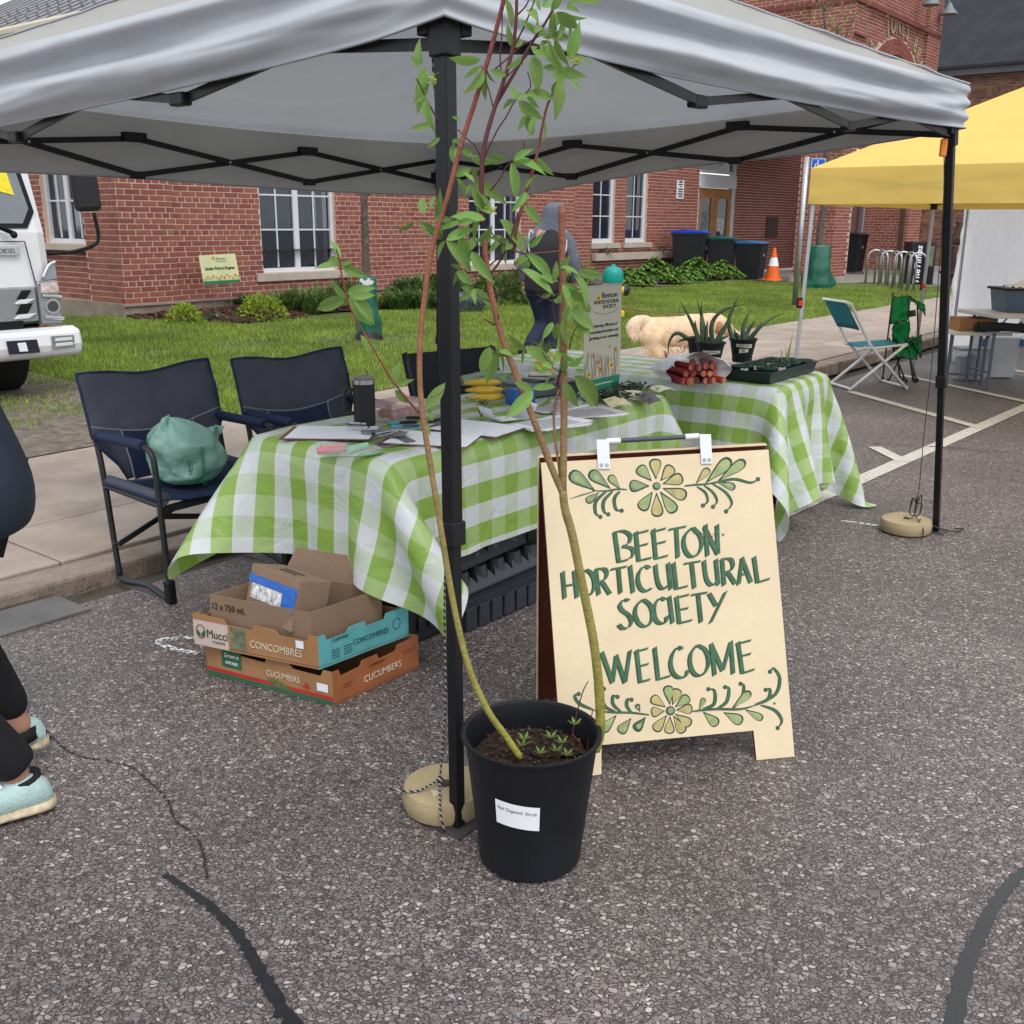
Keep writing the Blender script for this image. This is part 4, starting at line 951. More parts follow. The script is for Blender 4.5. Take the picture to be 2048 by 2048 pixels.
WORDS = """585,775 612,975;570,780 640,765 690,795 682,850 635,872;640,872 702,884 712,925 675,962 605,980;730,770 750,970;715,788 815,763;738,872 812,855;747,972 838,950;850,752 868,955;833,775 935,748;853,858 935,838;865,958 950,935;955,757 1075,735;1010,750 1020,950;1120,742 1072,790 1060,850 1080,915 1118,943 1162,918 1184,860 1172,795 1122,742;1210,722 1225,938;1203,738 1295,925;1290,722 1298,925
225,1045 240,1230;305,1035 325,1225;230,1147 315,1131;385,1032 350,1080 348,1140 370,1190 405,1208 440,1168 442,1100 418,1052 383,1032;455,1035 475,1205;445,1032 510,1025 530,1060 515,1098 480,1115;495,1112 552,1200;555,1032 665,1011;610,1022 625,1195;690,1003 712,1190;825,1022 790,1007 752,1050 745,1110 765,1163 800,1180 836,1160;865,998 874,1080 890,1140 920,1164 956,1138;952,985 972,1168;990,983 1010,1165;1010,1165 1087,1145;1060,993 1175,974;1115,985 1135,1160;1200,968 1210,1060 1225,1112 1255,1140 1292,1110;1282,960 1300,1138;1325,963 1340,1140;1312,962 1380,957 1400,1000 1385,1035 1345,1050;1362,1047 1417,1130;1440,1135 1465,945;1460,950 1525,1120;1442,1072 1505,1056;1545,943 1570,1120;1570,1120 1652,1095
680,1247 650,1238 620,1272 634,1310 680,1345 700,1390 680,1428 642,1438 612,1410;780,1237 735,1280 725,1340 750,1400 795,1424 835,1390 845,1330 825,1272 780,1237;932,1242 900,1227 865,1265 855,1320 870,1380 905,1404 940,1385 942,1352;960,1215 985,1400;1010,1215 1030,1400;1005,1227 1095,1205;1015,1312 1090,1298;1030,1402 1117,1380;1110,1208 1222,1190;1160,1200 1180,1395;1235,1195 1285,1282;1350,1182 1245,1400
495,1600 570,1812;570,1812 596,1622;592,1622 657,1812;657,1812 690,1588;735,1585 760,1805;718,1602 812,1576;745,1702 817,1682;752,1810 827,1790;860,1568 885,1790;885,1790 967,1765;1047,1582 1022,1566 985,1610 970,1680 990,1748 1035,1778 1078,1760 1086,1722;1150,1552 1110,1610 1105,1680 1130,1745 1175,1763 1220,1720 1231,1650 1207,1582 1152,1552;1250,1540 1275,1760;1250,1547 1330,1730;1330,1730 1385,1525;1385,1527 1402,1750;1435,1530 1465,1745;1418,1547 1522,1520;1445,1632 1522,1612;1465,1747 1547,1720"""
for line in WORDS.split('\n'):
    for st in line.split(';'):
        stroke([tuple(map(float, q.split(','))) for q in st.split()]); _n[0] += 1
        if _n[0] == NL[_n[1]]: multi('letter', [(LET, gMid), (LSH, gD)], fp); LET = MB(); LSH = MB(); _n = [0, _n[1]+1]
ORN = {k: MB() for k in ('d', 'm', 'l', 'y', 's')}; OM = dict(d=gD, m=gMid, l=gL, y=gY, s=gS)
def flush(name):
    global ORN
    multi(name, [(ORN[k], OM[k]) for k in ORN if ORN[k].v], fp); ORN = {k: MB() for k in ORN}
def petal(root, tip, wd, f, fill, edge=6):
    r = Vector((*root, 0)); t = Vector((*tip, 0)); L_ = (t-r).length; u = (t-r)/L_; n = Vector((-u.y, u.x, 0))
    for key, sc_, base, off in (('d', 1, .0005, 0), (fill, .80, .0011, 2), ('l' if fill != 'y' else 'y', .45, .0017, -3)):
        l = nl(base); pts = []
        for i in range(18):
            a = 2*math.pi*i/18; s_ = (1-math.cos(a))/2; w_ = math.sin(a)*(.25+.75*s_)*.62*(.5+.5*s_)*1.35
            q = r+u*(L_*(.02+.98*(s_*sc_+(1-sc_)*.62)))+n*(w_*wd*sc_*.78+off); pts.append(f(q.x, q.y, l))
        ORN[key].add(pts, [tuple(range(18))])
    flush('petal')
def scroll(pts, f, w0=5, w1=13, ball=True):
    P = smooth_path([(x, y, 0) for x, y in pts], 6); n_ = len(P)
    for key, sc_, base in (('d', 1, .0006), ('m', .6, .0012)):
        l = nl(base); A = []; B_ = []
        for i, p in enumerate(P):
            a = P[max(0, i-1)]; c = P[min(n_-1, i+1)]; t = (c-a).normalized(); n = Vector((-t.y, t.x, 0)); s_ = i/(n_-1)
            w_ = (w0+(w1-w0)*math.sin(math.pi*min(1, s_*1.15))**.8)*sc_; A.append(f(*(p+n*w_).xy, l)); B_.append(f(*(p-n*w_).xy, l))
        ORN[key].grid([[a, b] for a, b in zip(A, B_)])
        if ball:
            c = P[-1]; rr = 15*sc_; l = nl(base+.0003); ORN[key].add([f(c.x+rr*math.cos(k), c.y+rr*math.sin(k), l) for k in np.linspace(0, 6.28, 13)[:-1]], [tuple(range(12))])
    flush('scroll')
def disc(c, r, f, key, base):
    ORN[key].add([f(c[0]+r*math.cos(k), c[1]+r*math.sin(k), base) for k in np.linspace(0, 6.28, 17)[:-1]], [tuple(range(16))]); flush('flower_eye')
for i, tp in enumerate(((862, 265), (745, 320), (985, 318), (683, 455), (1056, 395), (1082, 527), (762, 622), (880, 670), (1003, 638))):
    c = Vector((870, 455)); d = (Vector(tp)-c).normalized(); petal(tuple(c+d*42), tp, 108, z3, 'ylysyylyl'[i])
disc((872, 455), 27, z3, 'd', .0022); disc((874, 452), 20, z3, 's', .0026)
for r_, t_, w_, k_ in (((455, 492), (272, 362), 120, 's'), ((560, 478), (408, 355), 105, 's'), ((625, 482), (545, 382), 75, 'l'), ((480, 497), (387, 568), 70, 's')): petal(r_, t_, w_, z3, k_)
scroll([(668, 480), (600, 478), (520, 490), (430, 487)], z3, 4, 7, False)
for p in ([(530, 490), (455, 560), (452, 640), (485, 668)], [(570, 492), (508, 560), (510, 630), (540, 650)], [(620, 492), (582, 540), (592, 615), (632, 625)]): scroll(p, z3)
scroll([(450, 490), (350, 520), (270, 545)], z3, 1, 4, False)
for r_, t_, w_, k_ in (((1140, 442), (1237, 333), 72, 'y'), ((1205, 440), (1385, 266), 110, 'l'), ((1290, 425), (1486, 278), 95, 'l'), ((1285, 425), (1418, 468), 70, 's')): petal(r_, t_, w_, z3, k_)
scroll([(1064, 455), (1130, 448), (1230, 440), (1330, 415)], z3, 4, 7, False)
for p in ([(1150, 460), (1208, 500), (1225, 560), (1193, 590)], [(1200, 452), (1262, 500), (1290, 560), (1262, 598)], [(1260, 442), (1350, 500), (1392, 575), (1352, 630)], [(1250, 440), (1400, 408), (1520, 432), (1572, 408)]): scroll(p, z3, 4, 10)
for i, tp in enumerate(((950, 415), (1022, 437), (1098, 492), (1122, 575), (1112, 690), (1062, 745), (960, 752), (858, 732), (833, 603), (835, 497))):
    c = Vector((968, 590)); d = (Vector(tp)-c).normalized(); petal(tuple(c+d*36), tp, 92, z4, 'lylyyyyyyy'[i])
disc((968, 590), 32, z4, 'd', .0022); disc((970, 588), 22, z4, 's', .0026)
for r_, t_, w_, k_ in (((800, 632), (722, 728), 88, 'm'), ((700, 640), (615, 745), 92, 'l'), ((600, 618), (492, 735), 92, 'l'), ((760, 600), (735, 545), 48, 'm'), ((1190, 595), (1297, 690), 92, 'l'), ((1330, 600), (1468, 668), 98, 'l'), ((1480, 580), (1607, 650), 70, 'l'), ((1165, 592), (1202, 503), 52, 'l'), ((1390, 575), (1523, 458), 75, 'l')): petal(r_, t_, w_, z4, k_)
scroll([(822, 620), (700, 605), (560, 602), (430, 588)], z4, 4, 8, False); scroll([(1118, 596), (1270, 580), (1450, 580), (1570, 548)], z4, 4, 9, False)
for p in ([(700, 603), (668, 560), (672, 515), (700, 515)], [(630, 600), (575, 550), (572, 492), (603, 495)], [(590, 598), (520, 565), (498, 500), (510, 440)], [(440, 586), (345, 545), (308, 492), (335, 475)],
          [(1190, 580), (1268, 545), (1272, 455), (1230, 442)], [(1290, 576), (1355, 530), (1372, 440), (1346, 428)], [(1400, 574), (1462, 500), (1474, 420), (1452, 405)], [(1550, 550), (1640, 512), (1655, 445), (1625, 447)], [(1560, 552), (1690, 480), (1722, 370), (1680, 300), (1655, 322)], [(1590, 553), (1690, 590), (1736, 660), (1708, 710)]): scroll(p, z4)
disc((1685, 541), 9, z4, 'm', .0011)
# chipped paint
mb = MB()
for _ in range(60):
    x, y = random.choice(((random.gauss(1240, 55), random.gauss(790, 35)), (random.uniform(80, 1650), random.uniform(300, 1900)), (random.uniform(85, 125), random.uniform(500, 1300))))
    r0 = random.uniform(1.5, 4.5) if not (1100 < x < 1340 and 740 < y < 830) else random.uniform(3, 12); l = nl(.003)
    mb.add([z3(x+r0*(.6+.7*abs(nz(k*3.1, x)))*math.cos(k), y+r0*(.5+.6*abs(nz(k*2.2, y)))*math.sin(k), l) for k in np.linspace(0, 6.28, 9)[:-1]], [tuple(range(8))])
BS(mb, 'paint_chip', M('bare_red_brown', (.22, .06, .025), .7), fp, kind='stuff')

# ================================================================== POTTED DOGWOOD
PC = Vector((.05, 2.2, 0))
shrub = T('potted_shrub', 'tall red-stemmed dogwood shrub in a black nursery pot in front of the sign', 'shrub', PC)
potM = M('nursery_pot_black', (.0065, .0075, .011), .55, 0, var=.4, vs=5, bump=.25, bs=14, spec=.3)
def pot(parent, r0, r1, h, wall_=.003, name='pot', n=48, mat=potM, lip=.008):
    pr = [(0.0001, .002), (r0*.93, .002), (r0, .012), (r0*1.005, .03), (lerp(r0, r1, .86)*1.0, h*.88), (lerp(r0, r1, .90), h*.905), (r1*.985, h-.012), (r1+lip*.6, h-.012), (r1+lip, h-.007), (r1+lip, h-.001), (r1+lip*.3, h), (r1-.003, h-.003), (r1-.006, h-.014), (lerp(r0, r1, .84)-.004, h*.85), (lerp(r0, r1, .5)-.004, h*.5)]
    return MB().lathe(pr, n, cap=False).build(name, mat, parent, smooth=35)
pt_ = pot(shrub, .125, .160, .338)
MB().grid([[(r_*.139*math.cos(a), r_*.139*math.sin(a), .272+.016*nz(r_*4, a*2)+.01*nz(r_*9, a*7)) for a in np.linspace(0, 6.2832, 40)] for r_ in np.linspace(.02, 1, 12)]).build('soil', M('dark_potting_soil', (.028, .014, .009), .95, var=.5, vs=60, bump=1, bs=220), shrub, smooth=True)
mb = MB()
for _ in range(420):
    a = random.uniform(0, 6.28); r_ = .132*math.sqrt(random.random()); c = Vector((r_*math.cos(a), r_*math.sin(a), .279+random.uniform(-.003, .006))); q = random.uniform(.002, .006)
    mb.ball(c, q, 5, 3, (1, random.uniform(.5, 1), .6))
mb.build('bark_crumbs', M('soil_crumb', (.05, .026, .016), .9, rnd=.6), shrub, kind='stuff')
# paper label curved on the pot
a0, a1 = R(232), R(268)
def potp(a, z, o=.0012):
    r_ = lerp(.125, .160, z/.338)+o; return (r_*math.cos(a), r_*math.sin(a), z)
mb = MB(); mb.grid([[potp(a, z-.010*(i/11)) for z in (.168, .185, .215, .232)] for i, a in enumerate(np.linspace(R(236), R(277), 12))]); lab = mb.build('paper_label', paper, shrub, smooth=True)
s = 'Red Dogwood Shrub'; me0 = []
for i, ch in enumerate(s):
    if ch == ' ': continue
    a = R(239.5+34.0*i/(len(s)-1)); p = Vector(potp(a, .212-.008*(i/16), .0017)); X_ = Vector((-math.sin(a), math.cos(a), 0)); text(shrub, ch, .0115, M('faded_print', (.13, .14, .17), .7), p+PC, X_, (0, 0, 1), ext=.0001)
# stems
barkR = M('red_dogwood_bark', (.17, .045, .026), .5, var=.3, vs=25, bump=.3, bs=80); barkG = M('olive_dogwood_bark', (.21, .19, .045), .55, var=.3, vs=18, bump=.35, bs=90); barkO = M('tan_dogwood_bark', (.19, .12, .06), .6, var=.3, vs=22, bump=.35, bs=90); barkD = M('dark_red_twig', (.085, .02, .022), .5, var=.2)
def bark2():   # olive at the foot, tan, then red towards the top
    mt = M('dogwood_bark_by_height', (.2, .16, .05), .55, var=.28, vs=30, bump=.4, bs=110); t = mt.node_tree; b = t.nodes['Principled BSDF']
    tc = t.nodes.new('ShaderNodeTexCoord'); sp = t.nodes.new('ShaderNodeSeparateXYZ'); cr = t.nodes.new('ShaderNodeValToRGB'); e = cr.color_ramp.elements
    mr = t.nodes.new('ShaderNodeMapRange'); mr.inputs[1].default_value = .25; mr.inputs[2].default_value = 1.9; t.links.new(tc.outputs['Object'], sp.inputs[0]); t.links.new(sp.outputs[2], mr.inputs[0]); t.links.new(mr.outputs[0], cr.inputs[0])
    e[0].color = (.24, .23, .035, 1); e[1].color = (.14, .022, .022, 1); q = e.new(.25); q.color = (.25, .22, .06, 1); q = e.new(.48); q.color = (.24, .145, .065, 1); q = e.new(.7); q.color = (.24, .085, .045, 1)
    hs = [n for n in t.nodes if n.type == 'HUE_SAT'][0]; t.links.new(cr.outputs[0], hs.inputs['Color']); return mt
bk2 = bark2()
s1932 = 1.06
def st(pts, Y0, Y1, r0, r1, mat=None, name='stem', tf=None):
    n = len(pts); P = [at(*(tf(x, y) if tf else (x*s1932, y*s1932)), lerp(Y0, Y1, i/(n-1))) for i, (x, y) in enumerate(pts)]
    P = smooth_path(P, 4); k = len(P); mb = MB(); mb.tube(P, [lerp(r0, r1, (i/(k-1))**.8)*(1+.06*nz(i*.8, r0*900)) for i in range(k)], 8)
    return mb.build(name, mat or bk2, shrub, world=True, smooth=True)
z7 = lambda x, y: (850+x/4.294, y/4.294)
z8 = lambda x, y: (850+x/4.294, 400+y/4.294)
st([(982, 1430), (955, 1390), (920, 1340), (885, 1260), (862, 1170), (845, 1080), (826, 960), (806, 840), (794, 750), (792, 660), (800, 570), (815, 470), (845, 370), (868, 280), (900, 180), (930, 80), (960, -40), (975, -110)], 2.15, 2.2, .0085, .0042)
st([(1122, 1415), (1132, 1380), (1131, 1310), (1120, 1210), (1100, 1110), (1080, 1010), (1066, 960), (1062, 925)], 2.24, 2.24, .0135, .0098)
st([(1062, 930), (1040, 880), (1010, 800), (975, 710), (948, 640), (928, 560), (918, 500), (914, 450)], 2.24, 2.2, .0085, .0062)
st([(1062, 930), (1064, 800), (1064, 700), (1062, 600), (1061, 500), (1060, 388)], 2.24, 2.26, .0088, .0078)
st([(1058, 905), (1048, 830), (1045, 780), (1055, 735)], 2.25, 2.25, .0035, .003)
st([(490, 1930), (485, 1700), (490, 1400), (520, 1200), (560, 1050), (600, 920), (690, 650), (750, 430), (780, 200), (788, -40)], 2.2, 2.22, .0062, .0036, barkD, tf=z7)
st([(595, 920), (700, 740), (830, 520), (940, 330), (1030, 200), (1100, 80)], 2.22, 2.2, .0042, .0022, barkD, 'twig', z7)
st([(760, 2150), (800, 1900), (880, 1620), (960, 1340), (1010, 1080), (1060, 880), (1160, 690)], 2.22, 2.24, .0042, .0026, barkR, 'twig', z7)
for pts, w_ in (([(510, 1350), (620, 1120), (700, 1000), (770, 870), (850, 810), (900, 760), (905, 700), (880, 615)], .0018), ([(480, 1350), (430, 1250), (370, 1200), (300, 1130), (230, 1090)], .0018), ([(660, 640), (645, 500), (660, 300), (665, 80)], .0018),
                ([(585, 925), (550, 780), (500, 620), (480, 560)], .0015), ([(580, 610), (700, 510), (820, 400), (930, 340), (1010, 290)], .0018), ([(700, 660), (830, 530), (900, 450)], .0015), ([(750, 430), (850, 230), (920, 60), (950, -40)], .002), ([(560, 1640), (640, 1540), (700, 1430), (780, 1370), (850, 1290), (845, 1210)], .0018), ([(790, 130), (860, 60), (900, -20)], .002), ([(1240, 600), (1290, 560), (1330, 540)], .0014)):
    st(pts, 2.22, 2.2, w_, w_*.6, barkD, 'twig', z7)
for pts, w_ in (([(545, 660), (640, 530), (700, 420), (760, 250), (800, 100)], .0026), ([(545, 570), (640, 490), (690, 440)], .0018), ([(1170, 440), (1000, 455), (850, 460), (720, 410), (600, 320), (540, 220)], .0024), ([(1160, 810), (1090, 805), (980, 740), (880, 660), (780, 570), (770, 520)], .002),
                ([(600, 830), (680, 770), (760, 660), (800, 590)], .0014), ([(1155, 1060), (1110, 1000), (1095, 900), (1100, 820), (1110, 720)], .002), ([(520, 680), (430, 640), (300, 590)], .0014), ([(560, 870), (470, 830), (400, 770)], .0014), ([(600, 1075), (560, 1050), (505, 1020)], .002), ([(615, 1060), (630, 1020), (635, 975)], .002), ([(690, 1335), (620, 1320), (560, 1270)], .0014), ([(1240, 1280), (1260, 1180), (1310, 1080)], .0016), ([(1205, 1480), (1150, 1470), (1080, 1420), (1000, 1300)], .0016), ([(1130, 1600), (1150, 1520), (1170, 1450)], .004), ([(830, 1590), (900, 1620)], .0014),
                ([(105, 350), (150, 345), (190, 325)], .0018), ([(100, 360), (60, 290), (10, 250)], .0014), ([(100, 380), (120, 330), (180, 300)], .0014), ([(170, 1620), (130, 1660), (50, 1700)], .0012)):
    st(pts, 2.22, 2.2, w_, w_*.6, barkD, 'twig', z8)
st([(800, 790), (770, 755), (735, 710), (700, 650), (665, 590), (648, 535), (640, 490), (634, 470)], 2.18, 2.12, .0028, .0016, barkR, 'twig')
st([(1074, 1425), (1083, 1370), (1098, 1310), (1110, 1285)], 2.25, 2.27, .0024, .0012, barkD, 'twig'); st([(1108, 1420), (1112, 1380), (1118, 1340)], 2.25, 2.27, .0022, .0012, barkR, 'twig'); st([(1100, 1408), (1080, 1385)], 2.24, 2.24, .0014, .001, barkR, 'twig')
st([(828, 230), (806, 190), (795, 165), (785, 148)], 2.2, 2.18, .002, .0014, barkD, 'twig')
# leaves
leafM = M('dogwood_leaf', (.20, .34, .085), .5, var=.22, vs=30, rnd=.28, bump=.35, bs=60, tl=.38, spec=.35)
def leafmesh(k):
    mb = MB(); nL = 9; P = []
    for i in range(nL):
        t = i/(nL-1); w_ = (math.sin(math.pi*t**.82))**.85*.25*(1 if t < .8 else (1-t)/.2*.55+.45); w_ = max(w_, .001)
        droop = -(.12+.13*k)*t*t; row = []
        for j in range(-2, 3):
            y = w_*j/2; row.append((t, y, droop+abs(j)*.5*w_*(.30+.15*(k % 2))*1.0+.012*math.sin(t*26+k)*(abs(j) == 1)))
        P.append(row)
    mb.grid(P); me = bpy.data.meshes.new('leaf'); me.from_pydata(mb.v, [], mb.f); me.materials.append(leafM); me.shade_smooth(); return me
LM = [leafmesh(k) for k in range(4)]
iv = wm(shrub).inverted()
def leaf(x0, y0, x1, y1, Y=2.21, wf=1.0):
    a = at(x0, y0, Y); b = at(x1, y1, Y+random.uniform(-.035, .035)); X_ = b-a; L_ = X_.length; X_.normalize()
    v = (Vector((0, 0, H))-a).normalized(); tw = random.uniform(-1.1, 1.1)
    Z_ = (v*math.cos(tw)+X_.cross(v)*math.sin(tw)); Z_ = (Z_-X_*Z_.dot(X_)).normalized()
    if Z_.z < 0 and random.random() < .8: Z_ = (Z_+Vector((0, 0, .5))); Z_ = (Z_-X_*Z_.dot(X_)).normalized()
    Y_ = Z_.cross(X_); mt = Matrix((X_*L_*1.22, Y_*L_*random.uniform(.65, 1.0)*wf, Z_*L_)).transposed().to_4x4(); mt.translation = a
    o = bpy.data.objects.new('leaf', random.choice(LM)); C.objects.link(o); o.parent = shrub; o.matrix_basis = iv @ mt
L7 = """480,510,255,515 480,570,385,640 520,560,570,700 500,600,440,760 520,640,500,830 690,-10,755,190 740,400,715,240 960,180,885,30 1090,90,1180,-60 960,300,860,180 975,300,965,170 1060,340,1130,110 1130,100,1290,230 1210,110,1280,320 1240,510,1310,270 1120,320,1205,545 1060,350,1130,600 920,430,1030,480 1000,350,1045,510 830,480,745,590 930,480,975,700 1160,600,1305,650 1150,700,1160,930 1250,690,1325,750 1150,600,1020,570 770,850,740,730 770,860,665,905 870,800,1090,825 800,870,970,1000 880,990,915,1150 950,1000,890,1130 700,650,580,610 1020,1050,1040,1200 540,1320,690,1390 300,1290,410,1330 280,1290,230,1270 250,1510,385,1450 270,1530,360,1670 400,1550,660,1690 400,1590,500,1800 420,1560,340,1480 740,1400,790,1660 760,1380,860,1290 760,1380,985,1405 960,1350,1075,1490 870,1620,940,1500 870,1650,790,1780 850,1760,980,1900 1300,20,1480,10 1215,75,1290,-20 990,90,950,-20 1080,330,1230,300 940,290,1000,210 230,1200,270,1330 240,1000,290,1030 230,1250,240,1380 450,1440,400,1540 1180,150,1170,300 1000,60,1100,-30"""
L8 = """520,170,270,130 480,130,400,285 560,120,430,-50 300,200,390,180 150,330,-15,215 180,345,385,250 180,350,395,570 460,360,560,260 570,300,480,385 700,330,680,525 600,310,720,355 640,165,860,410 890,410,1000,310 870,460,1085,640 850,470,780,545 840,490,905,595 830,590,1085,770 1100,700,1140,560 1085,800,1000,840 400,440,520,650 270,610,395,710 400,770,330,850 430,760,560,890 1160,580,1300,590 1180,720,1250,900 1230,760,1370,870 1280,640,1420,820 1320,600,1500,660 1350,870,1410,960 1190,1020,1175,1200 1150,1050,1100,1200 1250,960,1440,1080 1260,980,1400,1130 560,1260,490,1460 600,1300,555,1540 870,1290,735,1210 860,1290,830,1395 860,1260,1075,1390 1090,1430,990,1480 1100,1400,1180,1290 1180,1300,1290,1425 930,1640,740,1835 920,1620,1095,1590 1080,1690,990,1800 1200,1560,1275,1750 1280,1510,1490,1740 0,1790,160,1600 1280,1450,1380,1480 1180,880,1140,760 1240,900,1190,1020 1330,900,1260,1010 1100,1050,1030,1160 1160,1500,1210,1400 1090,1500,1030,1580 1250,640,1190,560 1000,1480,930,1380 640,1290,680,1440 300,590,250,560 1170,620,1230,500 430,320,380,420 640,330,560,440 690,430,760,330 560,100,500,-40 1230,1420,1330,1380 700,1550,640,1500 780,560,870,500 1220,1180,1290,1240 1110,700,1020,650 1330,780,1400,700 -10,1900,30,1990 30,1800,60,1880"""
L0 = """645,500,600,502 645,500,684,520 640,490,632,455 655,562,600,582 660,560,690,612 665,555,704,600 655,555,690,540 680,632,702,665 742,728,748,690 745,735,770,760 797,120,780,75 800,125,792,200 803,180,812,240 815,238,780,240 800,170,815,130 780,418,752,440 800,405,795,375 815,395,815,370 820,410,835,375 830,260,810,275 865,440,885,500 890,300,930,310 870,420,830,430 690,640,720,655"""
for s, tf, w_ in ((L7, z7, 1), (L8, z8, 1), (L0, lambda x, y: (x*s1932, y*s1932), 1)):
    for q in s.split():
        a = [float(v) for v in q.split(',')]; A_, B_ = tf(a[0], a[1]), tf(a[2], a[3]); leaf(*A_, *B_, Y=2.20+random.uniform(-.03, .04), wf=w_)
        if random.random() < .5: an = random.choice((-1, 1))*random.uniform(.7, 1.5); k_ = random.uniform(.35, .7); dx_, dy_ = B_[0]-A_[0], B_[1]-A_[1]; leaf(*A_, A_[0]+k_*(dx_*math.cos(an)-dy_*math.sin(an)), A_[1]+k_*(dx_*math.sin(an)+dy_*math.cos(an)), Y=2.20+random.uniform(-.03, .05))
# flower clusters and seedlings in the soil
fl = M('yellow_green_buds', (.30, .33, .06), .7, rnd=.3)
mb = MB()
for cx_, cy_ in ((720*2.76*0+601+725/2.76, 440/2.76), (850+1300/4.294, 520/4.294), (850+570/4.294, 400+90/4.294), (850+1100/4.294, 400+1330/4.294)):
    for _ in range(26): c = at(cx_+random.gauss(0, 5), cy_+random.gauss(0, 5), 2.19+random.gauss(0, .004)); mb.ball(c, .0022, 5, 4)
mb.build('flower_buds', fl, shrub, world=True, kind='stuff')
mb = MB()
for x, y in ((985, 1400), (1040, 1385), (1050, 1410), (1060, 1395), (1020, 1415), (1085, 1360), (990, 1388), (1070, 1418)):
    b0 = at(x*s1932, (y+8)*s1932, 2.16); 
    for k in range(5):
        th = k*1.3+x; d = Vector((math.cos(th), math.sin(th), .7)).normalized(); n = d.cross(Vector((0, 0, 1))).normalized(); mb.add([b0, b0+d*.012+n*.004, b0+d*.024, b0+d*.012-n*.004], [(0, 1, 2, 3)])
mb.build('seedling', M('seedling_green', (.14, .22, .05), .6, tl=.3), shrub, world=True)
# ================================================================== CAMP CHAIRS
navy = M('navy_polyester', (.010, .022, .065), .8, var=.2, vs=8, bump=.25, bs=40); slate = M('slate_polyester', (.060, .062, .088), .85, var=.15, vs=6, bump=.3, bs=25)
piping = M('grey_piping', (.20, .21, .25), .8); blackf = M('black_polyester', (.008, .010, .018), .8, var=.2, bump=.2, bs=30); tubeM = M('dark_grey_tube', (.030, .032, .036), .4, .4)
def sheet(f, nu, nv):
    return MB().grid([[f(i/(nu-1), j/(nv-1)) for j in range(nv)] for i in range(nu)])
def camp_chair(loc, rz, label, w_=.30, style=0):
    t = T('camp_chair', label, 'camp chair', loc, rz)
    for sx in (-1, 1):
        x = sx*w_
        mb = MB(); mb.tube(smooth_path([(x, .155, .03), (x, .175, .2), (x, .20, .44), (x, .235, .62), (x, .315, .87)], 4), .0125, 8); mb.build('rear_post', tubeM, t, smooth=True)
        mb = MB(); mb.tube(smooth_path([(x, -.215, .03), (x, -.20, .3), (x, -.185, .55), (x, -.165, .615), (x, -.12, .635), (x, .0, .637), (x, .235, .637)], 4), .0125, 8); mb.build('arm_tube', tubeM, t, smooth=True)
        mb = MB(); mb.tube(smooth_path([(x, -.225, .02), (x, -.19, .016), (x, -.05, .040), (x, .10, .022), (x, .155, .03)], 4), .014, 8); mb.build('foot_bar', tubeM, t, smooth=True)
        mb = MB(); mb.bar((x, -.216, .0), (x, -.212, .10), .036, .04); mb.build('corner_foot', blackp, t, bevel=.008)
        mb = MB(); mb.tube([(x, -.115, .64), (x, .205, .64)], .021, 12); mb.build('arm_pad', navy if not style else blackf, t, smooth=40)
        mb = MB(); mb.tube([(x, -.195, .405), (x, .195, .425)], .011, 8); mb.build('seat_rail', tubeM, t)
        mb = MB(); mb.bar((x-.016*sx, .17, .17), (-x+.016*sx, -.19 if sx > 0 else .19, .36), .008, .024); mb.build('cross_brace', tubeM, t)
        for p in ((x, .19, .42), (x, -.195, .40), (x, .165, .18)): MB().tube([(p[0]-.017, p[1], p[2]), (p[0]+.017, p[1], p[2])], .005, 8).build('rivet', bolt, t)
    mb = MB(); mb.bar((-w_, -.185, .385), (w_, -.185, .395), .012, .03); fr = mb.build('front_rail', tubeM, t)
    MB().bar((-.02, -.193, .388), (.03, -.193, .389), .0015, .016).build('maker_tag', M('tag_white', (.5, .5, .5), .6), fr)
    W_ = w_+.022
    if style == 0:
        def hw_(v): q_ = min(1, v/.45); q_ = q_*q_*(3-2*q_); return lerp(.205, W_, q_)
        def back(u, v, o=0, x=None):
            z = lerp(.44, .885, v)-.02*math.sin(math.pi*u)*v; h_ = hw_(v); x = lerp(-h_, h_, u) if x is None else x
            return (x, lerp(.176, .300, max(0, v)**1.1)+.030*math.sin(math.pi*(x+h_)/(2*h_))+.010*nz(x*9, v*6)-o, z+.008*math.sin(u*9)*v)
        sheet(back, 24, 22).build('backrest', slate, t, smooth=True, solid=.003)
        sheet(lambda u, v: back(.5, lerp(-.02, .50-.09*math.sin(math.pi*u), v), .006, lerp(-.172, .172, u)), 14, 12).build('lower_back', navy, t, smooth=True)
        for sx in (-1, 1):
            mb = MB(); mb.tube([back(.5, v, .008, sx*.175) for v in np.linspace(0, .47, 8)], .004, 5); mb.build('piping', piping, t)
        mb = MB(); mb.tube([back(.5, .56-.13*math.sin(math.pi*u), .006, lerp(-W_*.98, W_*.98, u)) for u in np.linspace(0, 1, 15)], .004, 5); mb.build('piping', piping, t)
        mb = MB(); mb.tube(smooth_path([back(u, 1) for u in np.linspace(0, 1, 9)], 2), .006, 6); mb.tube([back(0, v) for v in np.linspace(0, 1, 8)], .0055, 6); mb.tube([back(1, v) for v in np.linspace(0, 1, 8)], .0055, 6); mb.build('hem', navy, t)
    else:
        def back(u, v): return (lerp(-W_, W_, u), .225+.085*v+.03*math.sin(math.pi*u), lerp(.62, .865, v)-.004*math.sin(math.pi*u))
        sheet(back, 16, 8).build('backrest', blackf, t, smooth=True, solid=.012, bevel=.003)
    def seat(u, v): return (lerp(-w_-.012, w_+.012, u), lerp(-.20, .20, v), .432-.03*math.sin(math.pi*u)+.012*v+.004*nz(u*6, v*5))
    sheet(seat, 16, 10).build('seat', navy if not style else blackf, t, smooth=True, solid=.008)
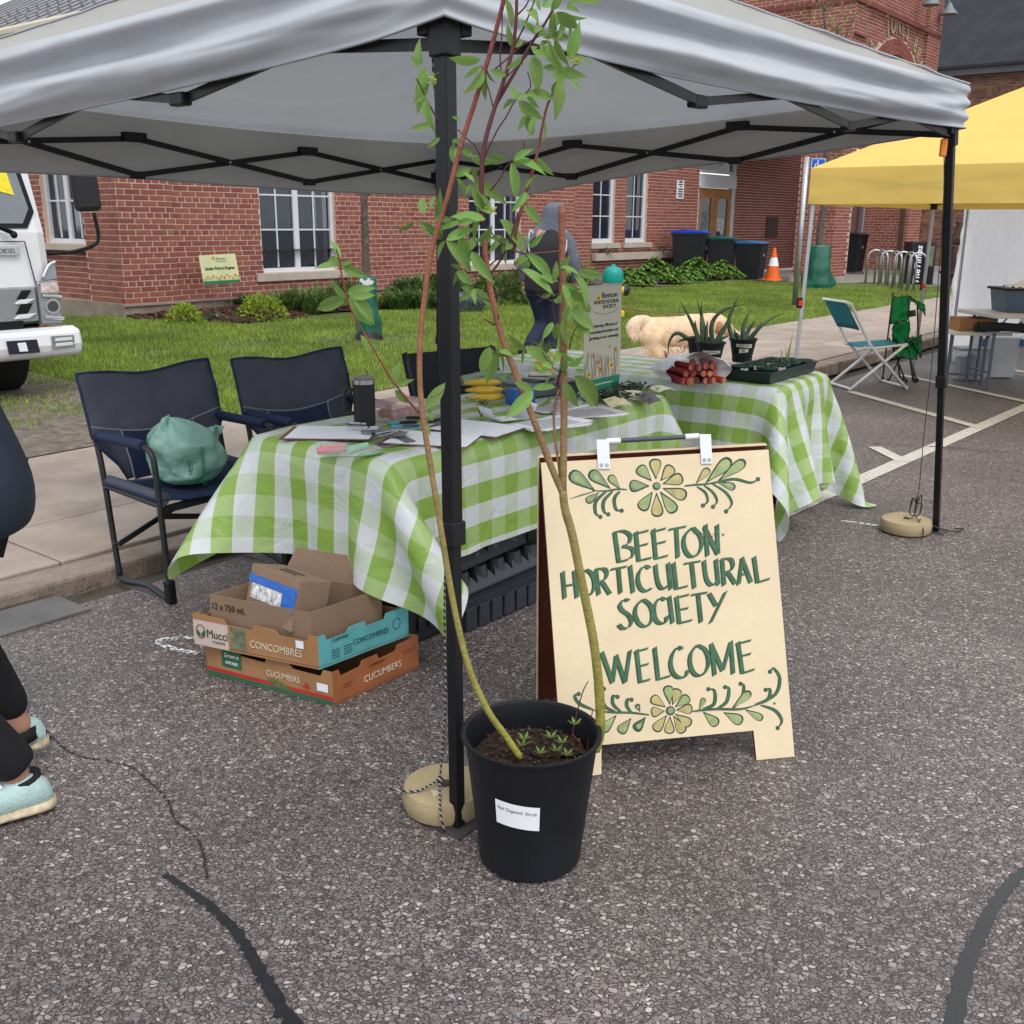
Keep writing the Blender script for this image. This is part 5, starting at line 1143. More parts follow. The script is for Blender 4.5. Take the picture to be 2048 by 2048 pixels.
    for sx in (-1, 1):
        mb = MB(); mb.tube([(sx*(w_-.02), -.20, .432), (sx*(w_-.02), .20, .442)], .026, 10); mb.build('seat_side', slate if not style else blackf, t, smooth=40)
    return t
camp_chair(F(2.50, 3.72), RZ, 'slate and navy camp chair with a green plastic bag lying on its seat')
camp_chair(F(3.19, 3.62), RZ-.06, 'slate and navy camp chair with an empty seat beside the one holding the bag')
camp_chair(F(3.88, 3.24), RZ-.22, 'plain black camp chair behind the insulated mug and strawberry box', w_=.27, style=1)
# plastic bag on the first seat
bagM = M('thin_teal_plastic_film', (.33, .58, .49), .22, var=.15, vs=7, bump=1, bs=22, spec=.6, tl=.35)
bg_ = T('plastic_bag', 'crumpled pale green plastic shopping bag lying on the left camp chair', 'plastic bag', F(2.48, 3.70, .42), RZ)
mb = MB(); nu, nv = 44, 30; P = []
for i in range(nu):
    th = 2*math.pi*i/nu; row = []
    for j in range(nv+1):
        ph = math.pi*j/nv; s_ = math.sin(ph)**.75; x = .165*s_*math.cos(th); y = .125*s_*math.sin(th); z = .105-.105*math.cos(ph)
        if ph > 1.5: x += -.055*(ph-1.5)*1.0; z += .05*(ph-1.5)
        k = 1+.24*nz(x*13, y*13, z*13)+.17*abs(nz(x*30, y*30, z*30)); fold = .012*abs(nz(th*2.2, z*9))-.006
        row.append((x*k+fold*math.cos(th), y*k+fold*math.sin(th), max(.006, z*(1+.15*nz(th*1.5, 3)))))
    P.append(row)
body = mb.grid(P, uw=True).build('bag_body', bagM, bg_, smooth=True, sub=1)
for k, (x, y, dx, dy, L_) in enumerate(((-.10, -.02, -.03, .0, .10), (.07, .02, .07, .0, .08))):
    mb = MB(); P = []
    for i in range(9):
        s_ = i/8; row = []
        for j in range(8): a = j/7; row.append((x+dx*s_+(a-.5)*(.12-.03*s_), y+.03*math.sin(a*9+k)+dy, .16+L_*s_*.75+.012*nz(a*5, s_*4, k)))
        P.append(row)
    mb.grid(P).build('bag_handle', bagM, bg_, smooth=True)
prn = M('green_bag_print', (.01, .22, .13), .5)
O = F(2.48, 3.70, .42)
text(bg_, 'énergie', .045, prn, O+U*-.085-N*.108+Vector((0, 0, .10)), (0, 0, 1), -U, ext=.0003)
text(bg_, 'responsable', .034, prn, O+U*-.035-N*.128+Vector((0, 0, .10)), (0, 0, 1), -U, ext=.0003)
mb = MB()
for zz in (.15, .165, .18, .195): mb.bar(O+U*-.12-N*.085+Vector((0, 0, zz)), O+U*-.085-N*.10+Vector((0, 0, zz)), .008, .004)
mb.build('leaf_emblem', prn, bg_, world=True)

# ================================================================== THINGS ON THE TABLES
ZT = .7475
def tp(px, py, z=ZT): return onz(px, py, z)
# insulated mug
t = T('travel_mug', 'black insulated travel mug with a steel rim and clear lid on the left table', 'mug', tp(730, 850))
MB().lathe([(.0001, 0), (.038, 0), (.041, .004), (.0415, .145), (.043, .155), (.043, .160), (.040, .160)], 32).build('mug_body', M('black_powder_coat', (.012, .013, .016), .45, spec=.4), t, smooth=35)
MB().lathe([(.0435, .1605), (.0435, .176), (.041, .178), (.036, .178)], 32, cap=False).build('steel_rim', M('brushed_steel', (.5, .5, .5), .25, 1), t, smooth=35)
MB().lathe([(.0001, .174), (.034, .175), (.0385, .181), (.0385, .186), (.03, .188), (.0001, .188)], 32, cap=False).build('lid', M('smoky_lid', (.25, .26, .27), .15, alpha=.7), t, smooth=35)
mb = MB(); mb.tube(smooth_path([(-.040, 0, .135), (-.066, -.002, .138), (-.074, -.003, .122), (-.074, -.003, .06), (-.066, -.002, .044), (-.040, 0, .047)], 4), .0072, 8); mb.build('handle', M('black_powder_coat'), t, smooth=True)
# clipboards
brownb = M('hardboard', (.16, .06, .035), .55, var=.15, vs=20); clipM = M('clip_metal', (.32, .34, .37), .3, .9)
def clipboard(c, rz, label, clip_at=1, n=2, grey=False):
    t = T('clipboard', label, 'clipboard', c, rz, 'clipboards on the left table')
    MB().box(-.115, .115, -.16, .16, .001, .0045).build('board', brownb, t, bevel=.001)
    for k in range(n):
        mb = MB(); o = .004*k
        mb.grid([[(-.112+.224*i/6+o, -.157+.30*j/6-o, .0050+.0012*k+.0015*abs(nz(i*.7, j*.7, k+c.x*9))*(1 if j == 0 else .3)) for j in range(7)] for i in range(7)])
        sh = mb.build('paper_sheet', paper, t, smooth=True)
    mb = MB()
    for r_ in range(13): mb.box(-.085, .085*(1 if r_ % 3 else .4), .10-.016*r_, .1008-.016*r_, .0078, .0079)
    mb.build('ruled_lines', M('faint_blue_lines', (.45, .5, .62), .7), sh)
    mb = MB(); y = .145*clip_at; mb.box(-.04, .04, y-.012, y+.012, .0082, .0125); mb.tube([(-.045, y+.008, .015), (.045, y+.008, .015)], .006, 8); mb.grid([[(x, y-.010-.02*i, .0128+.006*math.sin(i*1.1)) for x in (-.045, .045)] for i in range(3)])
    mb.build('clip', clipM, t)
    return t
clipboard(tp(660, 870)+Vector((0, 0, .004)), .35+math.pi/2*0+1.2, 'clipboard at the left end of the left table with its clip turned to the mug', -1)
clipboard(tp(862, 880), 1.35, 'clipboard with blank white sheets just left of the tent leg', 1)
clipboard(tp(950, 858), 1.05, 'clipboard with white sheets right of the tent leg next to the curled leaflet', 1)
# pile of spare clips and dark cards behind the sheets
for k, (px, py, rz) in enumerate(((742, 872, .3), (770, 880, 1.0), (712, 866, -.2))):
    t = T('bulldog_clip', ('steel bulldog clip lying furthest left in the little heap in front of the mug', 'steel bulldog clip in the middle of the heap in front of the mug', 'steel bulldog clip on the grey card in the heap in front of the mug')[k], 'paper clip', tp(px, py)+Vector((0, 0, .012+.006*k)), rz)
    MB().box(-.035, .035, -.012, .012, 0, .006).build('jaw', clipM, t, bevel=.002); MB().tube([(-.038, .006, .010), (.038, .006, .010)], .006, 8).build('spring', clipM, t, smooth=True)
    mb = MB(); mb.tube(smooth_path([(-.02, 0, .008), (-.028, -.03, .02), (0, -.045, .024), (.028, -.03, .02), (.02, 0, .008)], 3), .0018, 6); mb.build('grip', clipM, t)
for k, (px, py, rz) in enumerate(((795, 885, .5), (985, 0, 0))[:1]):
    mb = MB(); c = tp(px, py)+Vector((0, 0, .003)); mb.M = Matrix.Translation(c) @ Matrix.Rotation(rz, 4, 'Z') @ Matrix.Rotation(-.12, 4, 'Y'); mb.box(-.08, .05, -.05, .05, 0, .002)
    tag(mb.build('card', M('grey_card', (.13, .13, .13), .6)), 'dark grey card under the heap of clips beside the mug', 'card')
mb = MB(); c = tp(872, 852)+Vector((0, 0, .022)); mb.M = Matrix.Translation(c) @ Matrix.Rotation(.9, 4, 'Z') @ Matrix.Rotation(-.5, 4, 'X'); mb.box(-.05, .05, -.035, .035, 0, .002)
tag(mb.build('card', M('grey_card')), 'grey card propped behind the pens next to the tent leg', 'card')
# pens
for k, (px, py, rz, cl) in enumerate(((812, 848, .2, (.01, .01, .015)), (822, 842, .05, (.01, .01, .015)), (818, 855, .25, (.02, .10, .20)), (828, 836, .3, (.012, .012, .02)))):
    t = T('pen', ('all-black thick pen at the front left of the bundle by the tent leg', 'thick pen with a pale blue cap among the pens by the tent leg', 'thick pen with a blue barrel in the bundle by the tent leg', 'rearmost thick pen of the bundle by the tent leg')[k], 'pen', tp(px, py)+Vector((0, 0, .006+.007*(k % 2))), rz, 'pens bundled by the tent leg')
    MB().tube([(-.06, 0, 0), (.035, 0, 0), (.045, 0, 0)], [.006, .006, .002], 8).build('barrel', M('pen_ink_%d' % k, cl, .4), t, smooth=40); MB().tube([(-.068, 0, 0), (-.025, 0, 0)], .0068, 8).build('cap', M('pen_cap_%d' % (k % 2), (.012, .012, .016) if k % 2 else (.10, .30, .38), .35), t, smooth=40)
# strawberry clamshell
t = T('fruit_box', 'clear plastic clamshell of red berries behind the mug', 'fruit box', tp(800, 838), .85)
clr = M('clear_plastic', (.75, .72, .72), .12, alpha=.28, spec=.8)
pr = lambda s_, z: [(-.095*s_, -.06*s_, z), (.095*s_, -.06*s_, z), (.095*s_, .06*s_, z), (-.095*s_, .06*s_, z)]
mb = MB(); mb.add(pr(.86, .002)+pr(1, .055), [(0, 1, 5, 4), (1, 2, 6, 5), (2, 3, 7, 6), (3, 0, 4, 7), (3, 2, 1, 0)]); mb.build('tub', clr, t)
mb = MB(); mb.add(pr(1.04, .056)+pr(1.0, .075)+pr(.75, .082), [(0, 1, 5, 4), (1, 2, 6, 5), (2, 3, 7, 6), (3, 0, 4, 7), (4, 5, 9, 8), (5, 6, 10, 9), (6, 7, 11, 10), (7, 4, 8, 11), (8, 9, 10, 11)]); mb.build('lid', M('pink_tinged_lid', (.62, .42, .40), .15, alpha=.55, spec=.8), t)
mb = MB()
for i in range(5):
    for j in range(3): mb.ball((-.065+.033*i, -.033+.033*j, .026+.004*((i+j) % 2)), .017, 8, 6, (1, 1, 1.15))
mb.build('berries', M('red_berries', (.30, .035, .02), .35, rnd=.4), t, smooth=True, kind='stuff')
# zip bag with chalks
t = T('zip_bag', 'clear zip bag holding three fat pastel chalks, its green seal towards the camera', 'zip bag', tp(690, 905), .45)
mb = MB(); P = [[(-.11+.22*i/10, -.085+.17*j/10, .003+.024*math.sin(math.pi*i/10)*math.sin(math.pi*min(1, j/8))+.003*nz(i, j)) for j in range(11)] for i in range(11)]; mb.grid(P).build('bag_film', M('clear_film', (.7, .75, .75), .1, alpha=.22, spec=.9), t, smooth=True)
mb = MB(); mb.grid([[(-.11+.22*i/8, -.088+.018*j, .0035+.004*math.sin(i*.9)) for j in (0, 1)] for i in range(9)]); mb.build('green_seal', M('green_plastic_strip', (.02, .24, .09), .35), t)
for k, (x, y, rz, cl) in enumerate(((-.03, .03, .1, (.60, .35, .27)), (-.05, -.005, -.05, (.62, .24, .27)), (.045, .0, .5, (.30, .55, .38)))):
    mb = MB(); d = Vector((math.cos(rz), math.sin(rz), 0))*.045; c = Vector((x, y, .014)); mb.tube([c-d, c+d], [.0125, .0105], 12); mb.build('chalk', M('pastel_chalk_%d' % k, cl, .9), t, smooth=40)
# bananas
banM = M('banana_skin', (.58, .38, .035), .5, var=.3, vs=9); greenb = M('banana_green_tip', (.24, .28, .04), .5)
bt_ = T('bananas', 'bunch of ripe yellow bananas in front of the bagged lettuce', 'bananas', tp(975, 800)+Vector((0, 0, 0)), .2)
for k in range(4):
    yy = -.03+.026*k; lift = .018+.016*(k % 2)+.010*k; P = []
    for i in range(9):
        s_ = i/8; P.append((.075-.17*s_, yy-.045*math.sin(math.pi*s_)*(1 if k < 2 else .6)+.01*k, lift+.006*math.sin(math.pi*s_)))
    MB().tube(P, [.005, .011, .0155, .017, .0175, .017, .015, .010, .004], 8).build('banana', banM, bt_, smooth=True)
    MB().tube([P[-1], (P[-1][0]-.008, P[-1][1], P[-1][2])], [.0042, .003], 6).build('tip', M('banana_tip', (.05, .03, .015), .8), bt_)
MB().tube([(.070, -.005, .04), (.09, .0, .045), (.105, .004, .04)], [.012, .009, .007], 8).build('stalk', greenb, bt_, smooth=True)
# lettuce bag
film = M('misty_film', (.55, .68, .55), .15, alpha=.45, spec=.8)
t = T('salad_bag', 'clear plastic bag of green lettuce lying behind the bananas', 'salad bag', tp(985, 772), .5)
mb = MB()
for _ in range(170):
    c = Vector((random.uniform(-.13, .10), random.gauss(0, .03), .02+abs(random.gauss(0, .018)))); th = random.uniform(0, 6.28); d = Vector((math.cos(th), math.sin(th), random.uniform(-.4, .4)))*.022; n = Vector((-math.sin(th), math.cos(th), random.uniform(-.6, .6)))*.015
    mb.add([c-d, c-n, c+d, c+n], [(0, 1, 2, 3)])
mb.build('lettuce', M('lettuce_leaf', (.12, .26, .05), .6, rnd=.4, tl=.3), t, kind='stuff')
mb = MB(); P = []
for i in range(20):
    s_ = i/19; r_ = .045*math.sin(math.pi*min(1, s_*.9+.12))**.6; P.append([(-.17+.40*s_, r_*1.5*math.cos(a)*(1+.08*nz(i, a*2)), .036+r_*.8*math.sin(a)*(1+.1*nz(i*.7, a*3))) for a in np.linspace(0, 6.2832, 17)[:-1]])
mb.grid(P, vw=True).build('bag_film', film, t, smooth=True)
# blue box, grey cash tray with pads, leaflet stack
t = T('tissue_box', 'small blue cardboard box with an orange half-round opening beside the bananas', 'box', tp(1040, 806), .62)
blueC = M('royal_blue_card', (.01, .09, .30), .5)
MB().box(-.055, .055, -.035, .035, 0, .065).build('carton', blueC, t, bevel=.001)
MB().add([(.022*math.cos(a), -.0358, .065+.024*math.sin(a)) for a in np.linspace(math.pi, 2*math.pi, 10)], [tuple(range(10))]).build('opening', M('orange_card', (.55, .25, .08), .6), t)
MB().box(-.02, .02, -.0362, -.0356, .014, .022).build('small_print', paper, t)
t = T('cash_tray', 'dark grey tray piled with pads and cards behind the blue box', 'tray', tp(1080, 785), .65)
gt = M('grey_tray_plastic', (.085, .10, .125), .5)
MB().box(-.16, .16, -.10, .10, 0, .045).build('tray_base', gt, t, bevel=.006); MB().box(-.165, .165, -.105, .105, .046, .058).build('tray_lid', M('grey_lid', (.12, .13, .15), .5), t, bevel=.004)
for k in range(5): mb = MB(); mb.M = Matrix.Rotation(.25*k, 4, 'Z'); mb.box(-.08+.01*k, .05, -.05, .05, .060+.006*k, .064+.006*k); mb.build('notepad', M('pad_%d' % k, ((.10, .11, .13), (.16, .17, .19), (.62, .62, .50), (.12, .12, .13), (.66, .66, .58))[k], .6), t)
mb = MB(); c = tp(1048, 852); mb.M = Matrix.Translation(c) @ Matrix.Rotation(.95, 4, 'Z')
t = T('leaflet', 'white printed leaflet curling up at both ends under a little potted sprig', 'leaflet', tp(1015, 838), .55)
def curl(u, v): x = lerp(-.11, .11, u); return (x, lerp(-.05, .05, v), .003+.055*max(0, (abs(u-.5)-.30)/.2)**1.5)
sheet(curl, 18, 4).build('sheet', paper, t, smooth=True)
mb = MB()
for k in range(9):
    for sd in (0, 1):
        y = -.04+.009*k; mb.grid([[(lerp(-.11, .11, u), y+dy, .0042+.055*max(0, (abs(u-.5)-.30)/.2)**1.5) for dy in (0, .003)] for u in (np.linspace(.03, .3, 6) if sd else np.linspace(.62, .97, 8))])
mb.build('print_lines', M('grey_print', (.22, .22, .25), .7), t)
for (px, py, rz, n_, lb) in ((1105, 850, .7, 4, 'stack of white printed sheets fanned out behind the shrub stem'), (1180, 828, .5, 3, 'white sheets lying at the foot of the roll-up banner'), (1110, 815, .9, 3, 'folded newspapers behind the fanned white sheets')):
    t = T('paper_stack', lb, 'papers', tp(px, py), rz)
    for k in range(n_):
        mb = MB(); mb.M = Matrix.Rotation(.12*k-.2, 4, 'Z'); mb.box(-.14, .12+.01*k, -.085, .085, .001+.0022*k, .0028+.0022*k); sh = mb.build('sheet', paper if k % 2 else M('newsprint', (.5, .49, .47), .8), t)
    mb = MB()
    for r_ in range(8): mb.box(-.12, .09, -.07+.018*r_, -.066+.018*r_, .0026+.0022*n_, .0028+.0022*n_)
    mb.build('print_lines', M('grey_print'), t)
# herb sprig beside the leaflet
def sprig(mb, c, n, r, h, sz):
    for _ in range(n):
        th = random.uniform(0, 6.28); q = Vector(c)+Vector((random.gauss(0, r), random.gauss(0, r), random.uniform(0, h))); d = Vector((math.cos(th), math.sin(th), random.uniform(-.2, .9))).normalized()*sz; e = d.cross(Vector((0, 0, 1))); e = (e.normalized() if e.length > 1e-6 else Vector((1, 0, 0)))*sz*.28
        mb.add([q, q+d*.5+e, q+d, q+d*.5-e], [(0, 1, 2, 3)])
herb = M('herb_green', (.10, .17, .06), .6, rnd=.4, tl=.2)
mb = MB(); c = tp(967, 832); sprig(mb, c, 150, .014, .065, .016)
tag(mb.build('herb_sprig', herb), 'small pale herb sprig standing against the curled leaflet', 'herb')
mb = MB(); c = tp(1215, 800); sprig(mb, c, 330, .055, .035, .03); sprig(mb, tp(1265, 783), 200, .045, .03, .03)
tag(mb.build('thyme_bundle', M('dark_thyme', (.03, .065, .03), .7, rnd=.4)), 'dark feathery herb bundle lying at the foot of the roll-up banner', 'herbs')
# seed packets
for k, (px, py, rz, ti, cl, lb) in enumerate(((1235, 812, .5, .35, (.55, .50, .30), 'cream seed packet standing open nearest the camera'), (1262, 800, .1, .5, (.58, .54, .36), 'cream seed packet leaning in the middle of the row'), (1290, 795, .3, -.3, (.50, .45, .25), 'tan seed packet behind the middle one'), (1325, 785, .6, .15, (.60, .58, .42), 'pale cream folded packet next to the rhubarb'), (1300, 802, .9, .6, (.08, .08, .08), 'dark seed packet tucked under the cream ones'))):
    mb = MB(); mb.M = Matrix.Translation(tp(px, py)+Vector((0, 0, .014))) @ Matrix.Rotation(rz, 4, 'Z') @ Matrix.Rotation(ti, 4, 'X'); mb.grid([[(x, y, .010*math.cos(x*28)+.003*nz(x*40, y*40, k)) for y in np.linspace(-.036, .036, 5)] for x in np.linspace(-.055, .055, 8)])
    o = mb.build('seed_packet', M('seed_packet_%d' % k, cl, .6, var=.2, vs=40), smooth=True); tag(o, lb, 'seed packet', 'seed packets by the banner')
mb = MB(); c = tp(1088, 752, ZT); t = T('yellow_carton', 'small yellow carton standing on the table behind the grey tray', 'carton', c, .6)
MB().box(-.035, .035, -.03, .03, 0, .10).build('carton', M('bright_yellow', (.72, .50, .03), .5), t, bevel=.001); MB().box(-.036, .036, -.031, .031, .075, .098).build('top_band', paper, t)
mb = MB(); blade = []
pc = tp(1088, 752)+Vector((0, 0, .10))
for k in range(26):
    th = k*2.4; l_ = random.uniform(.10, .2); P = [pc+Vector((.008*math.cos(th), .008*math.sin(th), 0))+Vector((math.cos(th)*l_*q*.8, math.sin(th)*l_*q*.8, l_*(1.7*q-1.6*q*q))) for q in np.linspace(0, 1, 6)]
    n = Vector((-math.sin(th), math.cos(th), 0))*.004; mb.grid([[p+n*(1-i/5.3), p-n*(1-i/5.3)] for i, p in enumerate(P)])
tag(mb.build('spider_plant', M('pale_green_blade', (.20, .28, .12), .6, rnd=.3, tl=.3), smooth=True), 'pale spiky leaves arching from behind the yellow carton', 'plant')
# roll-up banner
A0 = tp(1165, 797); Bq = tp(1238, 779)
bw = (Bq-A0); bx = bw.normalized(); bwid = bw.length; topz = .475
lean = Vector((bx.y, -bx.x, 0))*-.045
bt = T('tabletop_banner', 'small roll-up banner of the horticultural society with orange flowers and a green foot', 'banner', (A0.x+bx.x*bwid/2, A0.y+bx.y*bwid/2, ZT))
def bp_(u, v, o=0): return A0+bx*(bwid*u)+Vector((0, 0, .008+topz*v))+lean*v*1.0+Vector((bx.y, -bx.x, 0))*o
nf = Vector((bx.y, -bx.x, 0)); nf = nf if nf.y < 0 else -nf
def bp_(u, v, o=0): return A0+bx*(bwid*u+.045*v)+Vector((0, 0, .008+topz*v))-nf*(.03*v)+nf*o
def BQ(name, u0, u1, v0, v1, mat, o=.0006, par=None): return MB().grid([[bp_(u, v, o) for v in (v0, v1)] for u in (u0, u1)]).build(name, mat, par or bt, world=True)
cn = M('banner_cream', (.47, .45, .36), .6, var=.04)
MB().grid([[bp_(u, v) for v in np.linspace(0, 1, 6)] for u in (0, 1)]).build('banner_sheet', cn, bt, world=True, solid=.001)
mb = MB(); mb.bar(bp_(-.02, 0)-Vector((0, 0, .004)), bp_(1.02, 0)-Vector((0, 0, .004)), .03, .012); mb.bar(bp_(-.01, 1), bp_(1.01, 1), .006, .006); mb.build('banner_rail', M('silver_rail', (.4, .4, .42), .35, .8), bt, world=True)
BQ('green_foot', 0, 1, .0, .135, M('banner_green', (.0, .20, .09), .55))
UPv = (bp_(0, 1)-bp_(0, 0)).normalized()
text(bt, 'www.beetonhorticulturalsociety.com', .0115, paper, bp_(.52, .085, .0014), bx, UPv)
text(bt, 'Beeton', .036, ink, bp_(.66, .905, .0014), bx, UPv, sx=1.35)
text(bt, 'HORTICULTURAL', .023, ink, bp_(.58, .845, .0014), bx, UPv, sx=1.22)
text(bt, 'SOCIETY', .023, ink, bp_(.66, .80, .0014), bx, UPv, sx=1.3)
for i, s in enumerate(('Celebrating 100 years of', 'promoting horticulture and', 'gardening in our community')): text(bt, s, .0195, ink, bp_(.53, .63-.055*i, .0014), bx, UPv, shear=.25, sx=1.16)
mb = MB(); mb.tube([bp_(.56+.36*math.cos(a), .80+.068*math.sin(a), .001) for a in np.linspace(3.6, 6.1, 16)], .0009, 4); mb.build('crest_arc', ink, bt, world=True)
orr = M('print_orange', (.68, .26, .03), .6, var=.3, vs=60); yel = M('print_yellow', (.72, .46, .06), .6, var=.3, vs=60); dk = M('print_dark_stem', (.05, .08, .04), .7)
def flower(u, v, r, m1, m2, par=None, f=None, o=.0015):
    mb = MB(); n_ = 10
    for k in range(n_):
        a = 2*math.pi*k/n_; c_ = (math.cos(a), math.sin(a)); q = lambda s_, w_: f(u+(c_[0]*s_-c_[1]*w_)*r/bwid, v+(c_[1]*s_+c_[0]*w_)*r/topz, o+.00005*k)
        mb.add([q(.2, 0), q(.6, -.22), q(1, 0), q(.6, .22)], [(0, 1, 2, 3)])
    mb.build('printed_flower', m1, par or bt, world=True)
    MB().add([f(u+.32*r*math.cos(a)/bwid, v+.32*r*math.sin(a)/topz, o+.0008) for a in np.linspace(0, 6.28, 9)[:-1]], [tuple(range(8))]).build('flower_eye', m2, par or bt, world=True)
flower(.36, .885, .021, yel, M('print_brown', (.08, .03, .01), .7), f=bp_)
mb = MB()
for k in range(18):
    u = .05+.9*(k*.618 % 1); h_ = .30+.12*((k*.37) % 1); mb.grid([[bp_(u+.02*math.sin(v*20+k)+dx, v, .0009) for dx in (-.006, .006)] for v in np.linspace(.135, h_, 6)])
mb.build('printed_stems', dk, bt, world=True, kind='stuff')
for u, v, r_, m_ in ((.15, .19, .020, yel), (.46, .22, .018, orr), (.40, .29, .016, orr), (.75, .24, .022, yel), (.86, .38, .013, orr), (.25, .36, .011, orr), (.10, .38, .009, yel), (.70, .42, .010, yel)): flower(u, v, r_, m_, M('print_brown'), f=bp_)
mb = MB()
for k in range(9):
    c = (.10+.018*math.sin(k*2), .86-.02*k); d = (-1)**k; mb.add([bp_(c[0], c[1], .001), bp_(c[0]+.03*d, c[1]+.010, .001), bp_(c[0]+.06*d, c[1]+.018, .001), bp_(c[0]+.035*d, c[1]+.001, .001)], [(0, 1, 2, 3)])
mb.build('crest_leaf', ink, bt, world=True)
# rhubarb in a plastic bag
rb = T('rhubarb_bag', 'white plastic bag of cut red rhubarb stalks, ends facing the camera', 'rhubarb', tp(1390, 765), .25)
rm = M('rhubarb_skin', (.26, .02, .03), .35, rnd=.45, var=.3, vs=10); rc = M('rhubarb_cut', (.30, .11, .055), .5, rnd=.5)
kk = 0
for r_ in range(3):
    for c_ in range(6-r_):
        x = -.10+.040*c_+.018*r_+random.uniform(-.006, .006); z = .020+.034*r_+random.uniform(-.003, .004); y0 = -.07+random.uniform(-.03, .02); rr = random.uniform(.015, .022); an = random.uniform(-.5, .5)
        L_ = .17; d = Vector((math.sin(an), math.cos(an), random.uniform(-.02, .05))); a = Vector((x, y0, z))
        s_ = MB().tube([a, a+d*L_], rr, 9).build('stalk', rm, rb, smooth=40); e = a-d*.0008
        MB().add([e+Vector((rr*.86*math.cos(q), 0, rr*.86*math.sin(q))) for q in np.linspace(0, 6.28, 10)[:-1]], [tuple(range(9))]).build('cut_end', rc, s_)
pf = M('white_film', (.74, .74, .78), .3, alpha=.9, bump=.6, bs=18, spec=.7)
mb = MB(); P = []
for i in range(30):
    a = 2*math.pi*i/30; row = []
    for j in range(12):
        s_ = j/11; k = (1+.22*nz(math.cos(a)*2, math.sin(a)*2, s_*4))*lerp(1.30+.12*(math.sin(a*5)), .95, s_); yy = lerp(-.055, .17, s_)+.012*math.sin(a*6)*(1-s_)
        row.append((-.005+.125*k*math.cos(a)-.04*s_, yy, max(.003, .050+.062*k*math.sin(a)+.02*(1-s_)*(math.sin(a) > .5))))
    P.append(row)
mb.grid(P, uw=True).build('bag_film', pf, rb, smooth=True)
# aloe pots
aloe = M('aloe_leaf', (.075, .125, .065), .45, var=.35, vs=25, rnd=.2)
darkg = M('dark_green_pot', (.012, .045, .03), .5)
tape = M('masking_tape', (.55, .54, .46), .7)
def pmark(t, s, size, z, r, a, w_, h_, rot=0):
    mb = MB(); mb.grid([[((r+.0012)*math.cos(q), (r+.0012)*math.sin(q), z+dz+rot*(q-a)) for dz in (-h_/2, h_/2)] for q in np.linspace(a-w_/2, a+w_/2, 7)]); l_ = mb.build('tape_label', tape, t)
    X_ = Vector((-math.sin(a), math.cos(a), rot)); p = wm(t) @ Vector(((r+.0042)*math.cos(a), (r+.0042)*math.sin(a), z)); text(t, s, size, ink, p, X_, (0, 0, 1))
def aloe_pot(px, py, label, leaves, rad=.075, h=.135, marks=(), soil=True):
    c = tp(px, py); t = T('aloe_pot', label, 'potted aloe', c, 0, 'aloe plants for sale')
    pot(t, rad*.74, rad, h, n=32, lip=.005)
    MB().lathe([(.0001, h*.87), (rad*.9, h*.87)], 24, cap=False).build('soil', M('dark_potting_soil'), t)
    for k, pts in enumerate(leaves):
        P = smooth_path([Vector(p) for p in pts], 4); n_ = len(P); mb = MB(); w0 = .013; row = []
        for i, p in enumerate(P):
            a = P[max(0, i-1)]; b = P[min(n_-1, i+1)]; tt = (b-a).normalized(); sd_ = tt.cross(Vector((0, -1, .25))).normalized(); nn = sd_.cross(tt); w_ = w0*(1-(i/(n_-1))**1.7)+.0008; w_ *= 1 if len(pts) > 2 else .7
            row.append([p+sd_*w_, p+nn*w_*.35, p-sd_*w_, p-nn*w_*.45])
        mb.grid(row, vw=True).build('leaf', aloe, t, smooth=True)
    for mk in marks: pmark(t, *mk)
    return t
def lv(c, pts):    # leaf traced by image points, in the pot's frame
    return pts
def aloe_px(px, py, paths, **k):
    c = tp(px, py); out = []
    for p in paths: out.append([tuple(at(x, y, c.y+random.uniform(-.02, .02)*(i > 0))-c) for i, (x, y) in enumerate(p)])
    return out
Z = lambda x, y: (1310+x/5.22, 590+y/5.22)
P1_ = [[Z(460, 490), Z(420, 370), Z(340, 200), Z(265, 65)], [Z(500, 490), Z(490, 340), Z(480, 200), Z(435, 45)], [Z(515, 500), Z(510, 350), Z(490, 220), Z(484, 95)], [Z(540, 520), Z(535, 400), Z(550, 265)], [Z(575, 510), Z(590, 420), Z(585, 300)], [Z(600, 500), Z(590, 330), Z(640, 220), Z(760, 140), Z(945, 95)],
       [Z(620, 520), Z(690, 400), Z(750, 300), Z(800, 180), Z(830, 60)], [Z(480, 510), Z(430, 380), Z(418, 260)], [Z(640, 520), Z(690, 460), Z(780, 425)], [Z(560, 520), Z(570, 460), Z(600, 400)]]
P2_ = [[Z(830, 480), Z(780, 360), Z(775, 240), Z(830, 110), Z(880, 0)], [Z(860, 490), Z(845, 420), Z(820, 345)], [Z(920, 480), Z(920, 350), Z(950, 250), Z(985, 185)], [Z(930, 490), Z(970, 380), Z(1010, 320), Z(1045, 250)], [Z(960, 490), Z(1030, 410), Z(1120, 310), Z(1220, 240), Z(1340, 190)], [Z(890, 490), Z(870, 430), Z(850, 390)]]
P3_ = [[Z(440, 520), Z(350, 460), Z(250, 400), Z(180, 430), Z(140, 530), Z(145, 630)], [Z(420, 510), Z(330, 460), Z(225, 495)]]
aloe_pot(*Z(565, 745), 'black pot of tall aloe with one strip of masking tape reading Aloe Vera', aloe_px(*Z(565, 745), P1_), marks=(('Aloe Vera $5', .014, .085, .069, R(-92), 1.45, .024, .006),), rad=.078)
aloe_pot(*Z(905, 700), 'black pot of aloe with two strips of masking tape, the lower one reading $5', aloe_px(*Z(905, 700), P2_), marks=(('Aloe Vera', .015, .10, .069, R(-96), 1.3, .022, -.004), ('$5', .018, .072, .064, R(-96), .8, .024, .01)), rad=.075)
